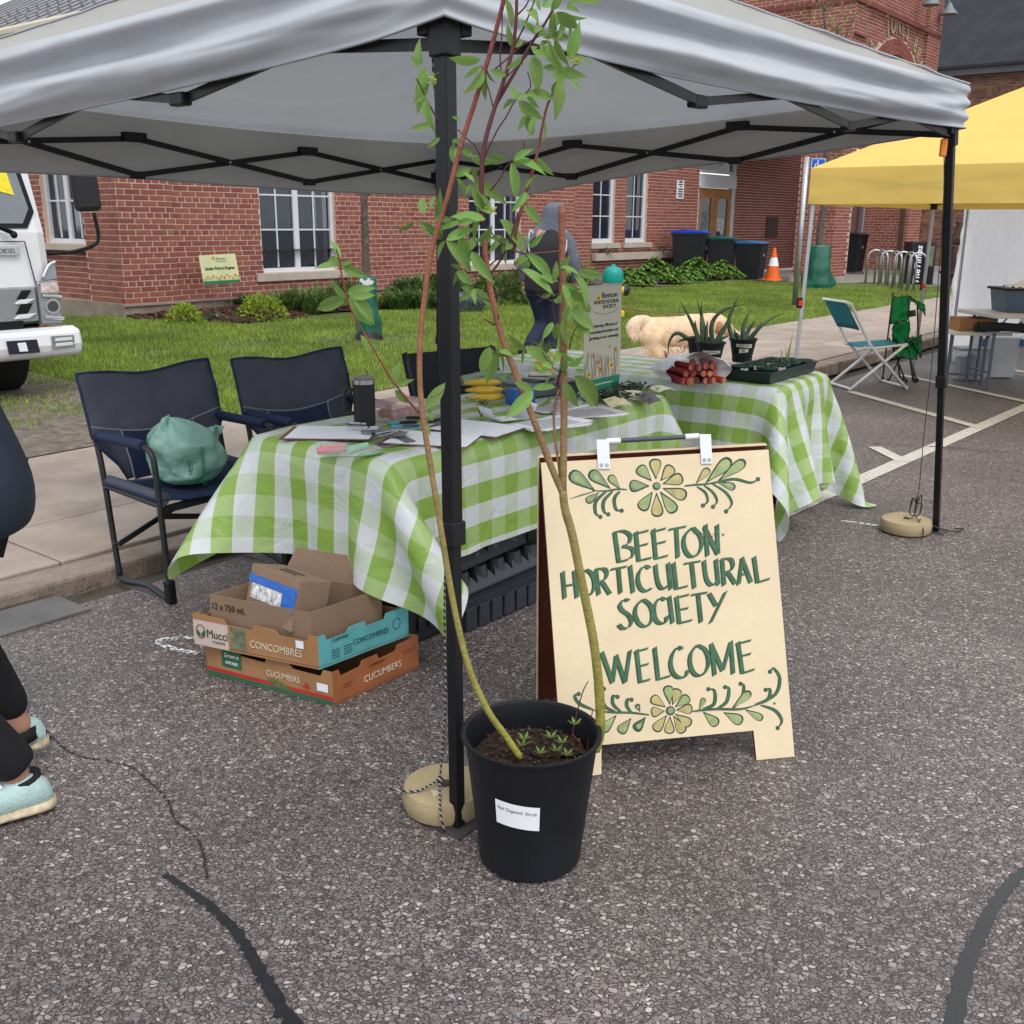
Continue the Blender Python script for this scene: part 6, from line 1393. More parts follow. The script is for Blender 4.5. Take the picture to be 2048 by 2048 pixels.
aloe_pot(*Z(440, 690), 'black pot of drooping aloe half hidden behind the taped pots', aloe_px(*Z(440, 690), P3_), rad=.062)
# seedling tray
tA = tp(*Z(645, 945)); tB_ = tp(*Z(1205, 945)); tC = tp(*Z(1700, 830))
tC = onz(1310+1700/5.22, 590+690/5.22, ZT+.06); ey = (tC-tB_); ey.z = 0; ey.normalize(); ex = Vector((ey.y, -ey.x, 0)); w1_ = .28; L1_ = .62; tA = tB_-ex*w1_
tr = T('seedling_tray', 'shallow black-green plastic tray holding small pots of seedlings on the right table', 'plant tray', tA+ex*w1_/2+ey*L1_/2, math.atan2(ex.y, ex.x))
trM = M('black_green_tray', (.010, .020, .024), .4, spec=.5)
hw, hl = w1_/2*.93, L1_/2*.95
mb = MB(); fr_ = lambda s_, z: [(-hw*s_, -hl*s_, z), (hw*s_, -hl*s_, z), (hw*s_, hl*s_, z), (-hw*s_, hl*s_, z)]
mb.add(fr_(.93, .002)+fr_(1, .058)+[(x*1.03, y*1.02, .060) for x, y, z in fr_(1, 0)]+[(x*1.03, y*1.02, .052) for x, y, z in fr_(1, 0)]+fr_(.985, .058)+fr_(.92, .006), [(3, 2, 1, 0)]+[(a+4*l, (a+1) % 4+4*l, (a+1) % 4+4*(l+1), a+4*(l+1)) for l in (0, ) for a in range(4)]+[(a+4, (a+1) % 4+4, (a+1) % 4+12, a+12) for a in range(4)]+[(a+12, (a+1) % 4+12, (a+1) % 4+8, a+8) for a in range(4)]+[(a+8, (a+1) % 4+8, (a+1) % 4+16, a+16) for a in range(4)]+[(a+16, (a+1) % 4+16, (a+1) % 4+20, a+20) for a in range(4)]+[(20, 21, 22, 23)])
mb.build('tray', trM, tr)
seed = M('seedling_green', (.14, .22, .05)); sg2 = M('dark_seedling', (.03, .07, .03), .6, rnd=.4)
k = 0
for (u, v, lb, big) in ((-.55, -.72, 'round green pot of spiky seedlings at the front left of the tray', 0), (.45, -.66, 'round green pot of spiky seedlings at the front right corner of the tray', 1), (-.5, -.2, 'green pot of low seedlings in the second row, left', 0), (.5, -.12, 'green pot of low seedlings in the second row, right', 0), (-.45, .35, 'green pot of grassy seedlings in the third row, left', 1), (.5, .38, 'green pot of grassy seedlings in the third row, right', 0), (.0, .78, 'green pot with a tall pale shoot at the back of the tray', 2), (.72, .80, 'empty-looking green pot in the back right corner of the tray', 3)):
    p = wm(tr) @ Vector((hw*u*.95, hl*v*.9, .008)); q = T('seedling_pot', lb, 'seedling pot', p, 0, 'seedling pots in the tray')
    pot(q, .036, .050, .062, n=24, mat=darkg, lip=.003); MB().lathe([(.0001, .054), (.046, .054)], 20, cap=False).build('soil', M('dark_potting_soil'), q)
    mb = MB()
    if big < 2:
        for _ in range(60 if big else 40):
            a = random.uniform(0, 6.28); r_ = .04*math.sqrt(random.random()); b0 = Vector((r_*math.cos(a), r_*math.sin(a), .054)); d = Vector((random.gauss(0, .3), random.gauss(0, .3), 1)).normalized()*random.uniform(.015, .034); n = Vector((-d.y, d.x, 0)).normalized()*.0012
            mb.add([b0-n, b0+n, b0+d], [(0, 1, 2)])
    elif big == 2:
        for dx, h_ in ((0, .12), (-.006, .08), (.006, .17), (-.03, .07)): mb.grid([[Vector((dx-.004*(1-s_), 0, .054+h_*s_))+Vector((.02*s_*s_*(1 if dx >= 0 else -.6), 0, 0)), Vector((dx+.004*(1-s_), 0, .054+h_*s_))+Vector((.02*s_*s_*(1 if dx >= 0 else -.6), 0, 0))] for s_ in np.linspace(0, 1, 6)])
    if mb.v: mb.build('seedlings', sg2 if big < 2 else M('pale_shoot', (.24, .30, .06), .5, tl=.3), q)
    if k % 2 == 0 or k == 3: MB().box(-.018, .018, -.0505, -.050, .030, .052).build('tape_label', tape, q)
    k += 1
# ================================================================== BOXES UNDER THE TABLE
kraft = M('kraft_cardboard', (.33, .17, .075), .8, var=.16, vs=5, bump=.1, bs=60); kraftD = M('plain_brown_cardboard', (.235, .155, .105), .8, var=.1, vs=4, bump=.1, bs=80); kin = M('cardboard_inside', (.24, .12, .055), .85, var=.2, vs=4)
rust = M('orange_brown_print', (.30, .10, .035), .75, var=.25, vs=7); tealp = M('teal_print', (.10, .36, .38), .7, var=.15, vs=9); pinkc = M('pale_pink_card', (.52, .42, .37), .75, var=.12, vs=5)
redp = M('red_print', (.40, .03, .02), .7); grnp = M('forest_green_print', (.02, .12, .06), .7); cream2 = M('cream_print', (.62, .52, .40), .7)
cx0 = F(1.99, 2.30); ex1 = (F(2.38, 2.30)-cx0).normalized(); ey1 = (F(1.885, 2.82)-cx0).normalized()
def crate(O, X, Y, L_, W_, h, z0, label, faceX, faceY, group, seed_):
    """open carton; O near corner, X along the right face, Y along the left face"""
    t = T('produce_crate', label, 'produce crate', (O.x, O.y, z0), 0, group)
    rg_ = random.Random(seed_)
    def top(n, lo):
        out = []; s_ = 0
        prof = [(0, 1), (.07, 1), (.09, lo), (.30, lo+.02), (.33, .97), (.50, .97), (.52, lo), (.72, lo+.02), (.74, .98), (.90, .99), (.93, 1.0), (1, 1)]
        return prof
    def wallp(A, D, len_, nrm, face, lo, name='side_panel'):
        prof = top(0, lo); th = .004
        pts = [A, A+D*len_]+[A+D*len_*s_+Vector((0, 0, h*k)) for s_, k in prof[::-1]]
        mb = MB(); mb.prism([Vector((p.x, p.y, p.z+z0)) for p in pts], nrm*th); o = mb.build(name, face, t, world=True); return o
    nX = Vector((-X.y, X.x, 0)); nX = nX if nX.dot(Y) > 0 else -nX; nY = Vector((-Y.y, Y.x, 0)); nY = nY if nY.dot(X) > 0 else -nY
    fX = wallp(O, X, L_, nX, faceX, .80); fY = wallp(O+nX*.0, Y, W_, nY, faceY, .80)
    wallp(O+Y*(W_-.004), X, L_, nX, kraft, .84); wallp(O+X*(L_-.004), Y, W_, nY, kraft, .84)
    mb = MB(); mb.prism([O+Vector((0, 0, z0+.006)), O+X*L_+Vector((0, 0, z0+.006)), O+X*L_+Y*W_+Vector((0, 0, z0+.006)), O+Y*W_+Vector((0, 0, z0+.006))], (0, 0, .003)); mb.build('base', kin, t, world=True)
    return t, nX, nY
h1 = .118
lowc, nX, nY = crate(cx0, ex1, ey1, .395, .53, h1, .002, 'lower brown cardboard produce crate reading CUCUMBERS with a red and green stripe', rust, kraft, 'cardboard produce crates', 1)
o2 = cx0-ex1*.005+ey1*.045; ey2 = (ey1+ex1*-.06).normalized(); ex2 = (ex1-ey1*.06).normalized()
upc, nX2, nY2 = crate(o2, ex2, ey2, .385, .50, .112, h1+.004, 'upper cardboard produce crate reading CONCOMBRES with a teal end and a pale pink end', tealp, kraft, 'cardboard produce crates', 2)
def onface(t, O, D, nrm, u, z, z0, o=.0015): return O+D*u-nrm*o+Vector((0, 0, z0+z))
def fq(t, O, D, nrm, u0, u1, z0_, z1_, zb, mat, name, o=.0010):
    a = [onface(t, O, D, nrm, u, z, zb, o) for u, z in ((u0, z0_), (u1, z0_), (u1, z1_), (u0, z1_))]; return MB().add(a, [(0, 1, 2, 3)]).build(name, mat, t, world=True)
mY = -ey1; mY2 = -ey2
def ft(t, O, D, nrm, W_, s, size, u, z, zb, mat, **k): text(t, s, size, mat, onface(t, O, D, nrm, u, z, zb, .0016), -D if k.pop('flip', False) else D, (0, 0, 1), **k)
# left faces run away from the near corner, so the words run back towards it
fq(lowc, cx0, ey1, nY, 0, .53, .018, .032, .002, redp, 'red_stripe'); fq(lowc, cx0, ey1, nY, 0, .53, .002, .018, .002, grnp, 'green_stripe')
ft(lowc, cx0, ey1, nY, .53, 'CUCUMBERS', .030, .20, .062, .002, cream2, flip=True, sx=.8)
fq(lowc, cx0, ey1, nY, .375, .46, .045, .105, .002, grnp, 'emblem', .0014)
ft(lowc, cx0, ey1, nY, .53, 'Grown in', .022, .417, .088, .002, paper, flip=True, sx=.75, shear=.2); ft(lowc, cx0, ey1, nY, .53, 'ONTARIO', .015, .417, .062, .002, paper, flip=True, sx=.8)
fq(lowc, cx0, ey1, nY, .018, .062, .044, .072, .002, paper, 'sticker', .0022)
def maple(t, O, D, nrm, u, z, r, zb, mat):
    R_ = [1, .42, .75, .35, .9, .45, .5, .2, .12, .2, .5, .45, .9, .35, .75, .42]; pts = [onface(t, O, D, nrm, u+r*R_[k]*math.sin(2*math.pi*k/16), z+r*R_[k]*math.cos(2*math.pi*k/16), zb, .0018) for k in range(16)]
    MB().add(pts, [tuple(range(16))]).build('maple_leaf', mat, t, world=True)
maple(lowc, cx0, ey1, nY, .105, .045, .022, .002, redp)
mb = MB(); mb.add([onface(0, cx0, ey1, nY, .22+.045*math.cos(a)+.015*math.sin(a), .030+.014*math.sin(a)+.004*math.cos(a), .002, .0013) for a in np.linspace(0, 6.28, 13)[:-1]], [tuple(range(12))]); mb.build('cucumber_print', M('cucumber_print', (.12, .14, .05), .7, var=.4, vs=60), lowc, world=True)
ft(lowc, cx0, ex1, nX, .395, 'CUCUMBERS', .034, .22, .045, .002, cream2, sx=.9); ft(lowc, cx0, ex1, nX, .395, 'CATEGORY 1', .014, .20, .085, .002, M('dark_rust', (.16, .03, .01), .7), sx=.9)
for u, z, w_ in ((.06, .06, .04), (.06, .05, .03), (.34, .085, .05), (.34, .075, .04)): fq(lowc, cx0, ex1, nX, u-w_/2, u+w_/2, z-.003, z, .002, M('dark_rust'), 'small_print', .0014)
zb2 = h1+.004
fq(upc, o2, ey2, nY2, .355, .499, .002, .092, zb2, pinkc, 'pink_end_print')
ft(upc, o2, ey2, nY2, .50, 'Mucci', .042, .400, .048, zb2, ink, flip=True, sx=.9); ft(upc, o2, ey2, nY2, .50, 'F A R M S', .012, .395, .022, zb2, ink, flip=True)
mb = MB(); c = onface(0, o2, ey2, nY2, .468, .052, zb2, .002); mb.tube([c-ey2*(.018*math.cos(a))+Vector((0, 0, .024*math.sin(a))) for a in np.linspace(0, 6.28, 16)], .0013, 4); mb.build('emblem_ring', ink, upc, world=True)
mb = MB()
for s_ in (-1, 1): mb.add([c-ey2*(s_*.002)-Vector((0, 0, .022)), c-ey2*(s_*.016)-Vector((0, 0, .010)), c-ey2*(s_*.015)+Vector((0, 0, .006)), c-ey2*(s_*.002)-Vector((0, 0, .006))], [(0, 1, 2, 3)])
mb.build('emblem_leaf', grnp, upc, world=True)
ft(upc, o2, ey2, nY2, .50, 'CONCOMBRES', .036, .165, .042, zb2, cream2, flip=True, sx=.85)
fq(upc, o2, ey2, nY2, .285, .345, .012, .09, zb2, M('grey_green_print', (.15, .16, .10), .7, var=.5, vs=50), 'vegetable_print', .0013)
fq(upc, o2, ey2, nY2, .055, .085, .062, .088, zb2, paper, 'sticker', .0022); mb = MB()
ft(upc, o2, ex2, nX2, .385, 'CONCOMBRES', .027, .215, .050, zb2, M('dark_teal_print', (.02, .10, .14), .7), sx=.85); ft(upc, o2, ex2, nX2, .385, 'Cultivées', .020, .085, .085, zb2, M('dark_teal_print'), sx=.9, shear=.2)
for k in range(4):
    for u0 in (.05, .10): fq(upc, o2, ex2, nX2, u0, u0+.035, .020+.009*k, .024+.009*k, zb2, M('dark_teal_print'), 'small_print', .0013)
mb = MB(); c = onface(0, o2, ex2, nX2, .33, .062, zb2, .002); mb.tube([c+ex2*(.016*math.cos(a))+Vector((0, 0, .020*math.sin(a))) for a in np.linspace(0, 6.28, 14)], .0013, 4); mb.build('emblem_ring', M('dark_teal_print'), upc, world=True)
# wine carton inside the upper crate
O3 = o2+ex2*.03+ey2*.055; zb3 = zb2+.012; w3, l3, h3 = .30, .40, .165
t3 = T('cardboard_box', 'open brown carton marked 12 x 750 mL sitting in the upper crate', 'cardboard box', (O3.x, O3.y, zb3))
def panel(t, A, D, len_, nrm, h_, zb, mat, name='side_panel'):
    mb = MB(); mb.prism([A+Vector((0, 0, zb)), A+D*len_+Vector((0, 0, zb)), A+D*len_+Vector((0, 0, zb+h_)), A+Vector((0, 0, zb+h_))], nrm*.004); return mb.build(name, mat, t, world=True)
panel(t3, O3, ex2, w3, nX2, h3, zb3, kraftD); panel(t3, O3, ey2, l3, nY2, h3, zb3, kraftD); panel(t3, O3+ey2*(l3-.004), ex2, w3, nX2, h3, zb3, kraftD); panel(t3, O3+ex2*(w3-.004), ey2, l3, nY2, h3, zb3, kraftD)
text(t3, '12 x 750 mL', .032, M('brown_print', (.04, .02, .015), .7), O3+ey2*.325-nY2*.0016+Vector((0, 0, zb3+h3-.038)), -ey2, (0, 0, 1), sx=.85)
MB().prism([O3+Vector((0, 0, zb3+.03)), O3+ex2*w3+Vector((0, 0, zb3+.03)), O3+ex2*w3+ey2*l3+Vector((0, 0, zb3+.03)), O3+ey2*l3+Vector((0, 0, zb3+.03))], (0, 0, .003)).build('base', kin, t3, world=True)
mb = MB(); a = O3+ex2*(w3)+Vector((0, 0, zb3+h3)); mb.prism([a, a+ey2*l3, a+ey2*(l3-.03)+ex2*.03+Vector((0, 0, .09)), a+ey2*.03+ex2*.03+Vector((0, 0, .09))], ex2*.003); mb.build('flap', kraftD, t3, world=True)
# smaller taped box tilted inside it
t4 = T('cardboard_box', 'small tilted brown box with torn blue tape, resting in the larger carton', 'cardboard box', (O3.x, O3.y, zb3+.1))
c = O3+ex2*.115+ey2*.20+Vector((0, 0, zb3+h3+.000)); Rt = Matrix.Translation(c) @ Matrix.Rotation(math.atan2(ex2.y, ex2.x), 4, 'Z') @ Matrix.Rotation(.28, 4, 'Y')
mb = MB(); mb.M = Rt; mb.box(-.065, .065, -.13, .13, -.095, .075); mb.build('carton', kraftD, t4, world=True, bevel=.002)
mb = MB(); mb.M = Rt
mb.grid([[(-.0665-.003*abs(nz(i*1.3)), -.13+.26*i/14, .030+dz*(.014+.006*nz(i*1.7, 2))) for dz in (-1, 1)] for i in range(15)]); mb.grid([[(-.068, -.128+.07*i/4, -.005+dz*.035) for dz in (-1, 1)] for i in range(5)]); mb.build('blue_tape', M('blue_tape', (.01, .12, .50), .35, bump=.3, bs=50), t4, world=True)
mb = MB(); mb.M = Rt; mb.grid([[(-.0668, -.06+.17*i, -.035+.05*j) for j in (0, 1)] for i in (0, 1)]); mb.build('white_label', M('label_print', (.55, .55, .55), .6, var=.7, vs=60), t4, world=True)
pb = M('brown_print'); X_ = (Rt.to_3x3() @ Vector((0, -1, 0))); Y_ = (Rt.to_3x3() @ Vector((1, 0, 0)))
text(t4, 'DO NOT DROP', .016, pb, Rt @ Vector((.012, 0, .0764)), X_, Y_, sx=.9); text(t4, 'KEEP DRY 750', .016, pb, Rt @ Vector((-.015, 0, .0764)), X_, Y_, sx=.9)
# black totes and plug trays
tote = M('black_tote_plastic', (.010, .011, .014), .5, bump=.1, spec=.4)
def tote_box(a0, a1, b0, b1, h, label):
    t = T('storage_tote', label, 'storage tote', F((a0+a1)/2, (b0+b1)/2), RZ); hx_, hy = (a1-a0)/2, (b1-b0)/2
    q = lambda s_, z: [(-hx_*s_, -hy*s_, z), (hx_*s_, -hy*s_, z), (hx_*s_, hy*s_, z), (-hx_*s_, hy*s_, z)]
    mb = MB(); mb.add(q(.9, .002)+q(1, h), [(3, 2, 1, 0)]+[(a, (a+1) % 4, (a+1) % 4+4, a+4) for a in range(4)]); mb.build('tub', tote, t, bevel=.015)
    mb = MB(); mb.box(-hx_*1.04, hx_*1.04, -hy*1.04, hy*1.04, h-.012, h+.02); mb.box(-hx_*.9, hx_*.9, -hy*.9, hy*.9, h+.0205, h+.03); mb.build('lid', tote, t, bevel=.008)
    for k in (-.6, -.2, .2, .6): MB().box(hx_*k-.012, hx_*k+.012, -hy*.97, -hy*.90, .06, h-.04).build('rib', tote, t)
    return t
tote_box(2.72, 3.30, 2.62, 2.98, .44, 'large black storage tote deep under the left table behind the plug trays')
tote_box(2.42, 2.70, 2.42, 2.84, .30, 'low black storage tote between the cardboard crates and the plug trays')
tote_box(3.34, 3.85, 2.62, 2.98, .40, 'black storage tote furthest right under the left table')
trayp = M('plug_tray_plastic', (.022, .027, .036), .42, spec=.5, var=.2)
for k, (o_, zb, n_, lb, fl_) in enumerate(((0, .002, 5, 'deep ribbed black plug tray at the bottom of the stack', 0), (.02, .135, 5, 'upturned black cell tray in the middle of the stack', 1), (-.035, .225, 4, 'upturned black cell tray on top of the stack', 1))):
    t = T('plug_tray', lb, 'plug tray', F(2.98+o_, 2.50+.03*k, zb), RZ-.02+.05*k); L_, W_ = .56-.05*(k == 2), .28-.02*k
    if not fl_:
        mb = MB(); mb.box(-L_/2+.015, L_/2-.015, -W_/2+.012, W_/2-.012, 0, .095); mb.build('tray_body', trayp, t)
        for i in range(7): MB().box(-L_/2+.02+i*.075, -L_/2+.082+i*.075, -W_/2+.002, -W_/2+.0115, .004, .092).build('cell_wall', trayp, t, bevel=.004)
        for j in range(4): MB().box(-L_/2-.004*(j % 2), L_/2+.004*(j % 2), -W_/2-.006, W_/2+.006, .096+.009*j, .101+.009*j).build('rim', trayp, t, bevel=.001)
    else:
        MB().box(-L_/2, L_/2, -W_/2, W_/2, 0, .006).build('rim', trayp, t, bevel=.002)
        MB().grid([[(-L_/2+L_*i/30, -W_/2+.004+.05*v, .0065+.07*v) for v in np.linspace(0, .25+.55*abs(math.sin(math.pi*n_*i/30))**.5, 5)] for i in range(31)]).build('cell_web', trayp, t)
        for i in range(n_):
            for j in range(2): MB().lathe([(.050, .007), (.040, .06), (.036, .082), (.0001, .083)], 14, (-L_/2+L_*(i+.5)/n_, -W_/4+W_/2*j, 0), cap=False).build('cell', trayp, t, smooth=40)
# ================================================================== PEOPLE
def skinobj(name, V, E_, mat, parent, sub=2, world=True, root=0):
    me = bpy.data.meshes.new(name); iv = wm(parent).inverted() if world else Matrix.Identity(4)
    me.from_pydata([tuple(iv @ Vector(v[:3])) for v in V], E_, []); me.materials.append(mat)
    o = bpy.data.objects.new(name, me); C.objects.link(o); o.parent = parent
    md = o.modifiers.new('skin', 'SKIN'); md.use_smooth_shade = True
    for i, v in enumerate(V):
        r_ = v[3] if isinstance(v[3], tuple) else (v[3], v[3]); me.skin_vertices[0].data[i].radius = r_; me.skin_vertices[0].data[i].use_root = (i == root)
    s_ = o.modifiers.new('sub', 'SUBSURF'); s_.levels = sub; s_.render_levels = sub
    return o
def chain(*groups):
    """groups of joints; each starts from an index into the vertex list (None for the first)"""
    V = []; E_ = []
    for start, pts in groups:
        prev = start
        for p in pts:
            V.append(p); i = len(V)-1
            if prev is not None: E_.append((prev, i))
            prev = i
    return V, E_
skin = M('skin', (.42, .22, .15), .5, var=.08)
def hand(parent, w_, dirv, palm, mat, sc=1.0):
    """palm, four bent fingers and a thumb leaving its side"""
    d = Vector(dirv).normalized(); p = Vector(palm).normalized(); s_ = d.cross(p).normalized(); w_ = Vector(w_)
    V = [(*(w_), .024*sc), (*(w_+d*.035*sc), (.030*sc)), (*(w_+d*.075*sc), .030*sc)]; E_ = [(0, 1), (1, 2)]
    for k in range(4):
        o = s_*(.028-.0185*k)*sc; L_ = (.066, .076, .071, .056)[k]*sc; b0 = w_+d*.080*sc+o; i = len(V)
        V += [(*b0, .0095*sc), (*(b0+d*L_*.45+p*L_*.12), .0085*sc), (*(b0+d*L_*.75+p*L_*.38), .008*sc), (*(b0+d*L_*.88+p*L_*.72), .0065*sc)]; E_ += [(2, i), (i, i+1), (i+1, i+2), (i+2, i+3)]
    b0 = w_+d*.030*sc+s_*.030*sc; i = len(V); V += [(*b0, .012*sc), (*(b0+(s_*.6+d*.6+p*.3)*.035*sc), .010*sc), (*(b0+(s_*.5+d*1.1+p*.5)*.055*sc), .008*sc)]; E_ += [(1, i), (i, i+1), (i+1, i+2)]
    return skinobj('hand', V, E_, mat, parent, 2)
def shoe(parent, heel, toe, mats, sc=1.0):
    h_ = Vector(heel); t_ = Vector(toe); d = (t_-h_); L_ = d.length; d.normalize(); s_ = Vector((-d.y, d.x, 0)).normalized(); n_ = s_.cross(d)*-1; n_ = n_ if n_.z > 0 else -n_
    def ring(u, w_, z0, z1, nn=14): c = h_+d*(L_*u); return [c+s_*(w_*math.cos(a))+n_*lerp(z0, z1, (math.sin(a)+1)/2) for a in np.linspace(0, 2*math.pi, nn+1)[:-1]]
    P = [ring(u, w_*sc, z0*sc, z1*sc) for u, w_, z0, z1 in ((-.01, .010, .03, .05), (.02, .028, .018, .085), (.12, .036, .012, .105), (.28, .037, .012, .108), (.42, .038, .012, .092), (.58, .044, .012, .072), (.74, .047, .012, .058), (.88, .040, .012, .046), (.97, .024, .014, .036), (1.0, .006, .018, .026))]
    up = MB().grid(P, vw=True).build('shoe', mats[0], parent, world=True, smooth=True, sub=1)
    P = [ring(u, w_*sc, z0*sc, z1*sc, 12) for u, w_, z0, z1 in ((-.03, .012, .006, .03), (.0, .036, .0, .035), (.15, .043, .0, .036), (.4, .043, .002, .032), (.65, .051, .0, .030), (.85, .046, .003, .028), (.98, .028, .009, .028), (1.03, .008, .014, .024))]
    MB().grid(P, vw=True).build('sole', mats[1], parent, world=True, smooth=True, sub=1)
    mb = MB()
    for k in range(4): c = h_+d*(L_*(.42+.08*k))+n_*(.094-.011*k)*sc; mb.tube([c-s_*.022*sc+d*.006, c+n_*.006, c+s_*.022*sc-d*.006], .0028, 6)
    mb.build('lace', mats[2], parent, world=True)
# -- the shopper at the left edge (mostly out of the picture): dark coat, black leggings, pale trainers
pl = T('person', 'person in dark navy coat, black leggings and muddy aqua trainers at the left edge', 'person', (-1.36, 2.42, 0))
hipc = Vector((-1.38, 2.36, .92))
V, E_ = chain((None, [(*hipc, .125), (-1.385, 2.36, 1.08, .12), (-1.39, 2.355, 1.26, .145), (-1.395, 2.35, 1.38, .13), (-1.41, 2.345, 1.47, .052), (-1.425, 2.34, 1.54, .055), (-1.43, 2.34, 1.62, .088), (-1.432, 2.34, 1.70, .07)]),
              (0, [(-1.44, 2.28, .86, .095), (-1.51, 2.26, .50, .058), (-1.37, 2.31, .30, .056), (-1.265, 2.375, .085, .036)]), (0, [(-1.40, 2.46, .86, .095), (-1.48, 2.50, .5, .058), (-1.45, 2.58, .28, .05), (-1.385, 2.64, .085, .036)]),
              (3, [(-1.47, 2.18, 1.38, .05), (-1.53, 2.13, 1.12, .04), (-1.6, 2.10, .92, .03)]), (3, [(-1.48, 2.50, 1.38, .05), (-1.56, 2.52, 1.12, .04), (-1.62, 2.53, .92, .03)]))
skinobj('body', V, E_, skin, pl, 2)
coatM = M('navy_quilted_coat', (.012, .020, .036), .6, var=.25, vs=5, bump=.45, bs=9)
P = []
for z, cx, rx, ry in ((.80, -1.335, .155, .15), (.775, -1.333, .19, .17), (.80, -1.33, .208, .18), (.87, -1.328, .214, .19), (.93, -1.333, .210, .19), (1.0, -1.345, .198, .185), (1.1, -1.365, .182, .18), (1.25, -1.385, .18, .20), (1.38, -1.395, .15, .2), (1.45, -1.405, .09, .12), (1.51, -1.41, .075, .075), (1.53, -1.41, .06, .06)):
    P.append([(cx-.035-.05*max(0, (z-.95))+rx*math.cos(a)*(1+.05*nz(a*2, z*9)), 2.355+ry*math.sin(a)*(1+.05*nz(a*2, z*9, 4)), z+.006*math.sin(a*5)-.0) for a in np.linspace(0, 6.2832, 37)[:-1]])
MB().grid(P, vw=True).build('coat', coatM, pl, world=True, smooth=True, sub=1)
for k_, (p0, p1, p2) in enumerate((((-1.44, 2.18, 1.40), (-1.53, 2.13, 1.12), (-1.60, 2.10, .93)), ((-1.45, 2.52, 1.40), (-1.56, 2.53, 1.12), (-1.62, 2.53, .93)))):
    MB().tube(smooth_path([p0, p1, p2], 6), [lerp(.085, .055, i/12) for i in range(13)], 14).build('coat_sleeve', coatM, pl, world=True, smooth=True)
legM = M('black_leggings', (.006, .006, .008), .85, bump=.25, bs=16)
V, E_ = chain((None, [(-1.38, 2.365, .88, .13)]), (0, [(-1.45, 2.28, .82, .105), (-1.50, 2.265, .52, .076), (-1.385, 2.31, .32, .080), (-1.285, 2.362, .155, .062), (-1.268, 2.374, .125, .056)]), (0, [(-1.36, 2.46, .82, .105), (-1.48, 2.50, .52, .076), (-1.45, 2.58, .32, .072), (-1.395, 2.63, .14, .052)]))
skinobj('leggings', V, E_, legM, pl, 2)
aq = M('pale_aqua_mesh', (.36, .50, .48), .7, var=.18, vs=18, bump=.4, bs=120); mud = M('muddy_pale_sole', (.46, .37, .26), .8, var=.5, vs=22, bump=.4, bs=50)
shoe(pl, (-1.208, 2.395, .004), (-1.455, 2.245, .004), (aq, mud, paper), 1.05); shoe(pl, (-1.335, 2.665, .035), (-1.575, 2.60, .006), (aq, mud, paper), 1.0)
for c_ in ((-1.262, 2.378), (-1.388, 2.638)): MB().tube([Vector((c_[0], c_[1], .07)), Vector((c_[0]-.006, c_[1]-.003, .105))], .043, 14).build('sock', legM, pl, world=True, smooth=True)
hand(pl, (-1.6, 2.10, .91), (-.2, 0, -1), (0, 1, 0), skin, .95); hand(pl, (-1.62, 2.53, .91), (-.2, 0, -1), (0, -1, 0), skin, .95)
skinobj('hair', *chain((None, [(-1.425, 2.345, 1.66, .098), (-1.42, 2.345, 1.72, .08)]), (0, [(-1.37, 2.35, 1.58, .055)])), M('brown_hair', (.05, .03, .02), .7, bump=.4, bs=60), pl)
# -- the walker on the far pavement, seen from behind with the hood up
Yw = 10.1
def q(px, py, r_, dy=0): v = at(px, py, Yw+dy); return (v.x, v.y, v.z, r_)
wk = T('person', 'person with raised grey hood, black vest and navy trousers walking away on the sidewalk', 'person', at(1080, 722, Yw))
V, E_ = chain((None, [q(1090, 566, .125), q(1091, 530, .13), q(1094, 490, .15), q(1098, 466, .10), q(1104, 446, .05), q(1108, 428, .085, .02), q(1109, 412, .085, .02)]),
              (0, [q(1076, 585, .085), q(1086, 648, .058, .10), q(1062, 688, .045, -.12), q(1045, 715, .032, -.16)]), (0, [q(1102, 585, .085), q(1104, 650, .06, .06), q(1098, 690, .048, .05), q(1097, 718, .034, .08)]),
              (3, [q(1062, 478, .055), q(1048, 528, .048), q(1050, 572, .035, .05)]), (3, [q(1134, 476, .055), q(1146, 528, .048), q(1150, 572, .035, .1)]))
skinobj('body', V, E_, skin, wk, 2)
tro = M('navy_trousers', (.010, .014, .040), .8, var=.3, vs=7, bump=.4, bs=10); vest = M('black_vest', (.009, .009, .013), .7, bump=.3, bs=9, var=.2); hood = M('grey_marl_sweatshirt', (.105, .12, .155), .9, var=.25, vs=40, bump=.3, bs=90)
V, E_ = chain((None, [q(1089, 560, .155)]), (0, [q(1076, 590, .115), q(1088, 645, .088, .08), q(1068, 678, .078, -.08), q(1054, 700, .070, -.14)]), (0, [q(1103, 590, .115), q(1104, 650, .092, .06), q(1099, 690, .078, .05), q(1098, 712, .07, .07)]))
skinobj('trousers', V, E_, tro, wk, 2)
def loft(name, rows, mat, parent, n=30, f=None):
    P = [[Vector(q(px, py, 0)[:3])+Vector((rx*math.cos(a), ry*math.sin(a), .008*nz(a*2, py*.1))) for a in np.linspace(0, 6.2832, n+1)[:-1]] for px, py, rx, ry in rows]
    return MB().grid(P, vw=True).build(name, mat, parent, world=True, smooth=True, sub=1)
loft('vest', ((1090, 583, .165, .14), (1090, 586, .195, .165), (1090, 578, .200, .165), (1090, 555, .192, .155), (1091, 530, .200, .155), (1093, 505, .222, .155), (1095, 486, .225, .145), (1098, 472, .165, .125), (1101, 462, .105, .10), (1102, 457, .09, .09)), vest, wk)
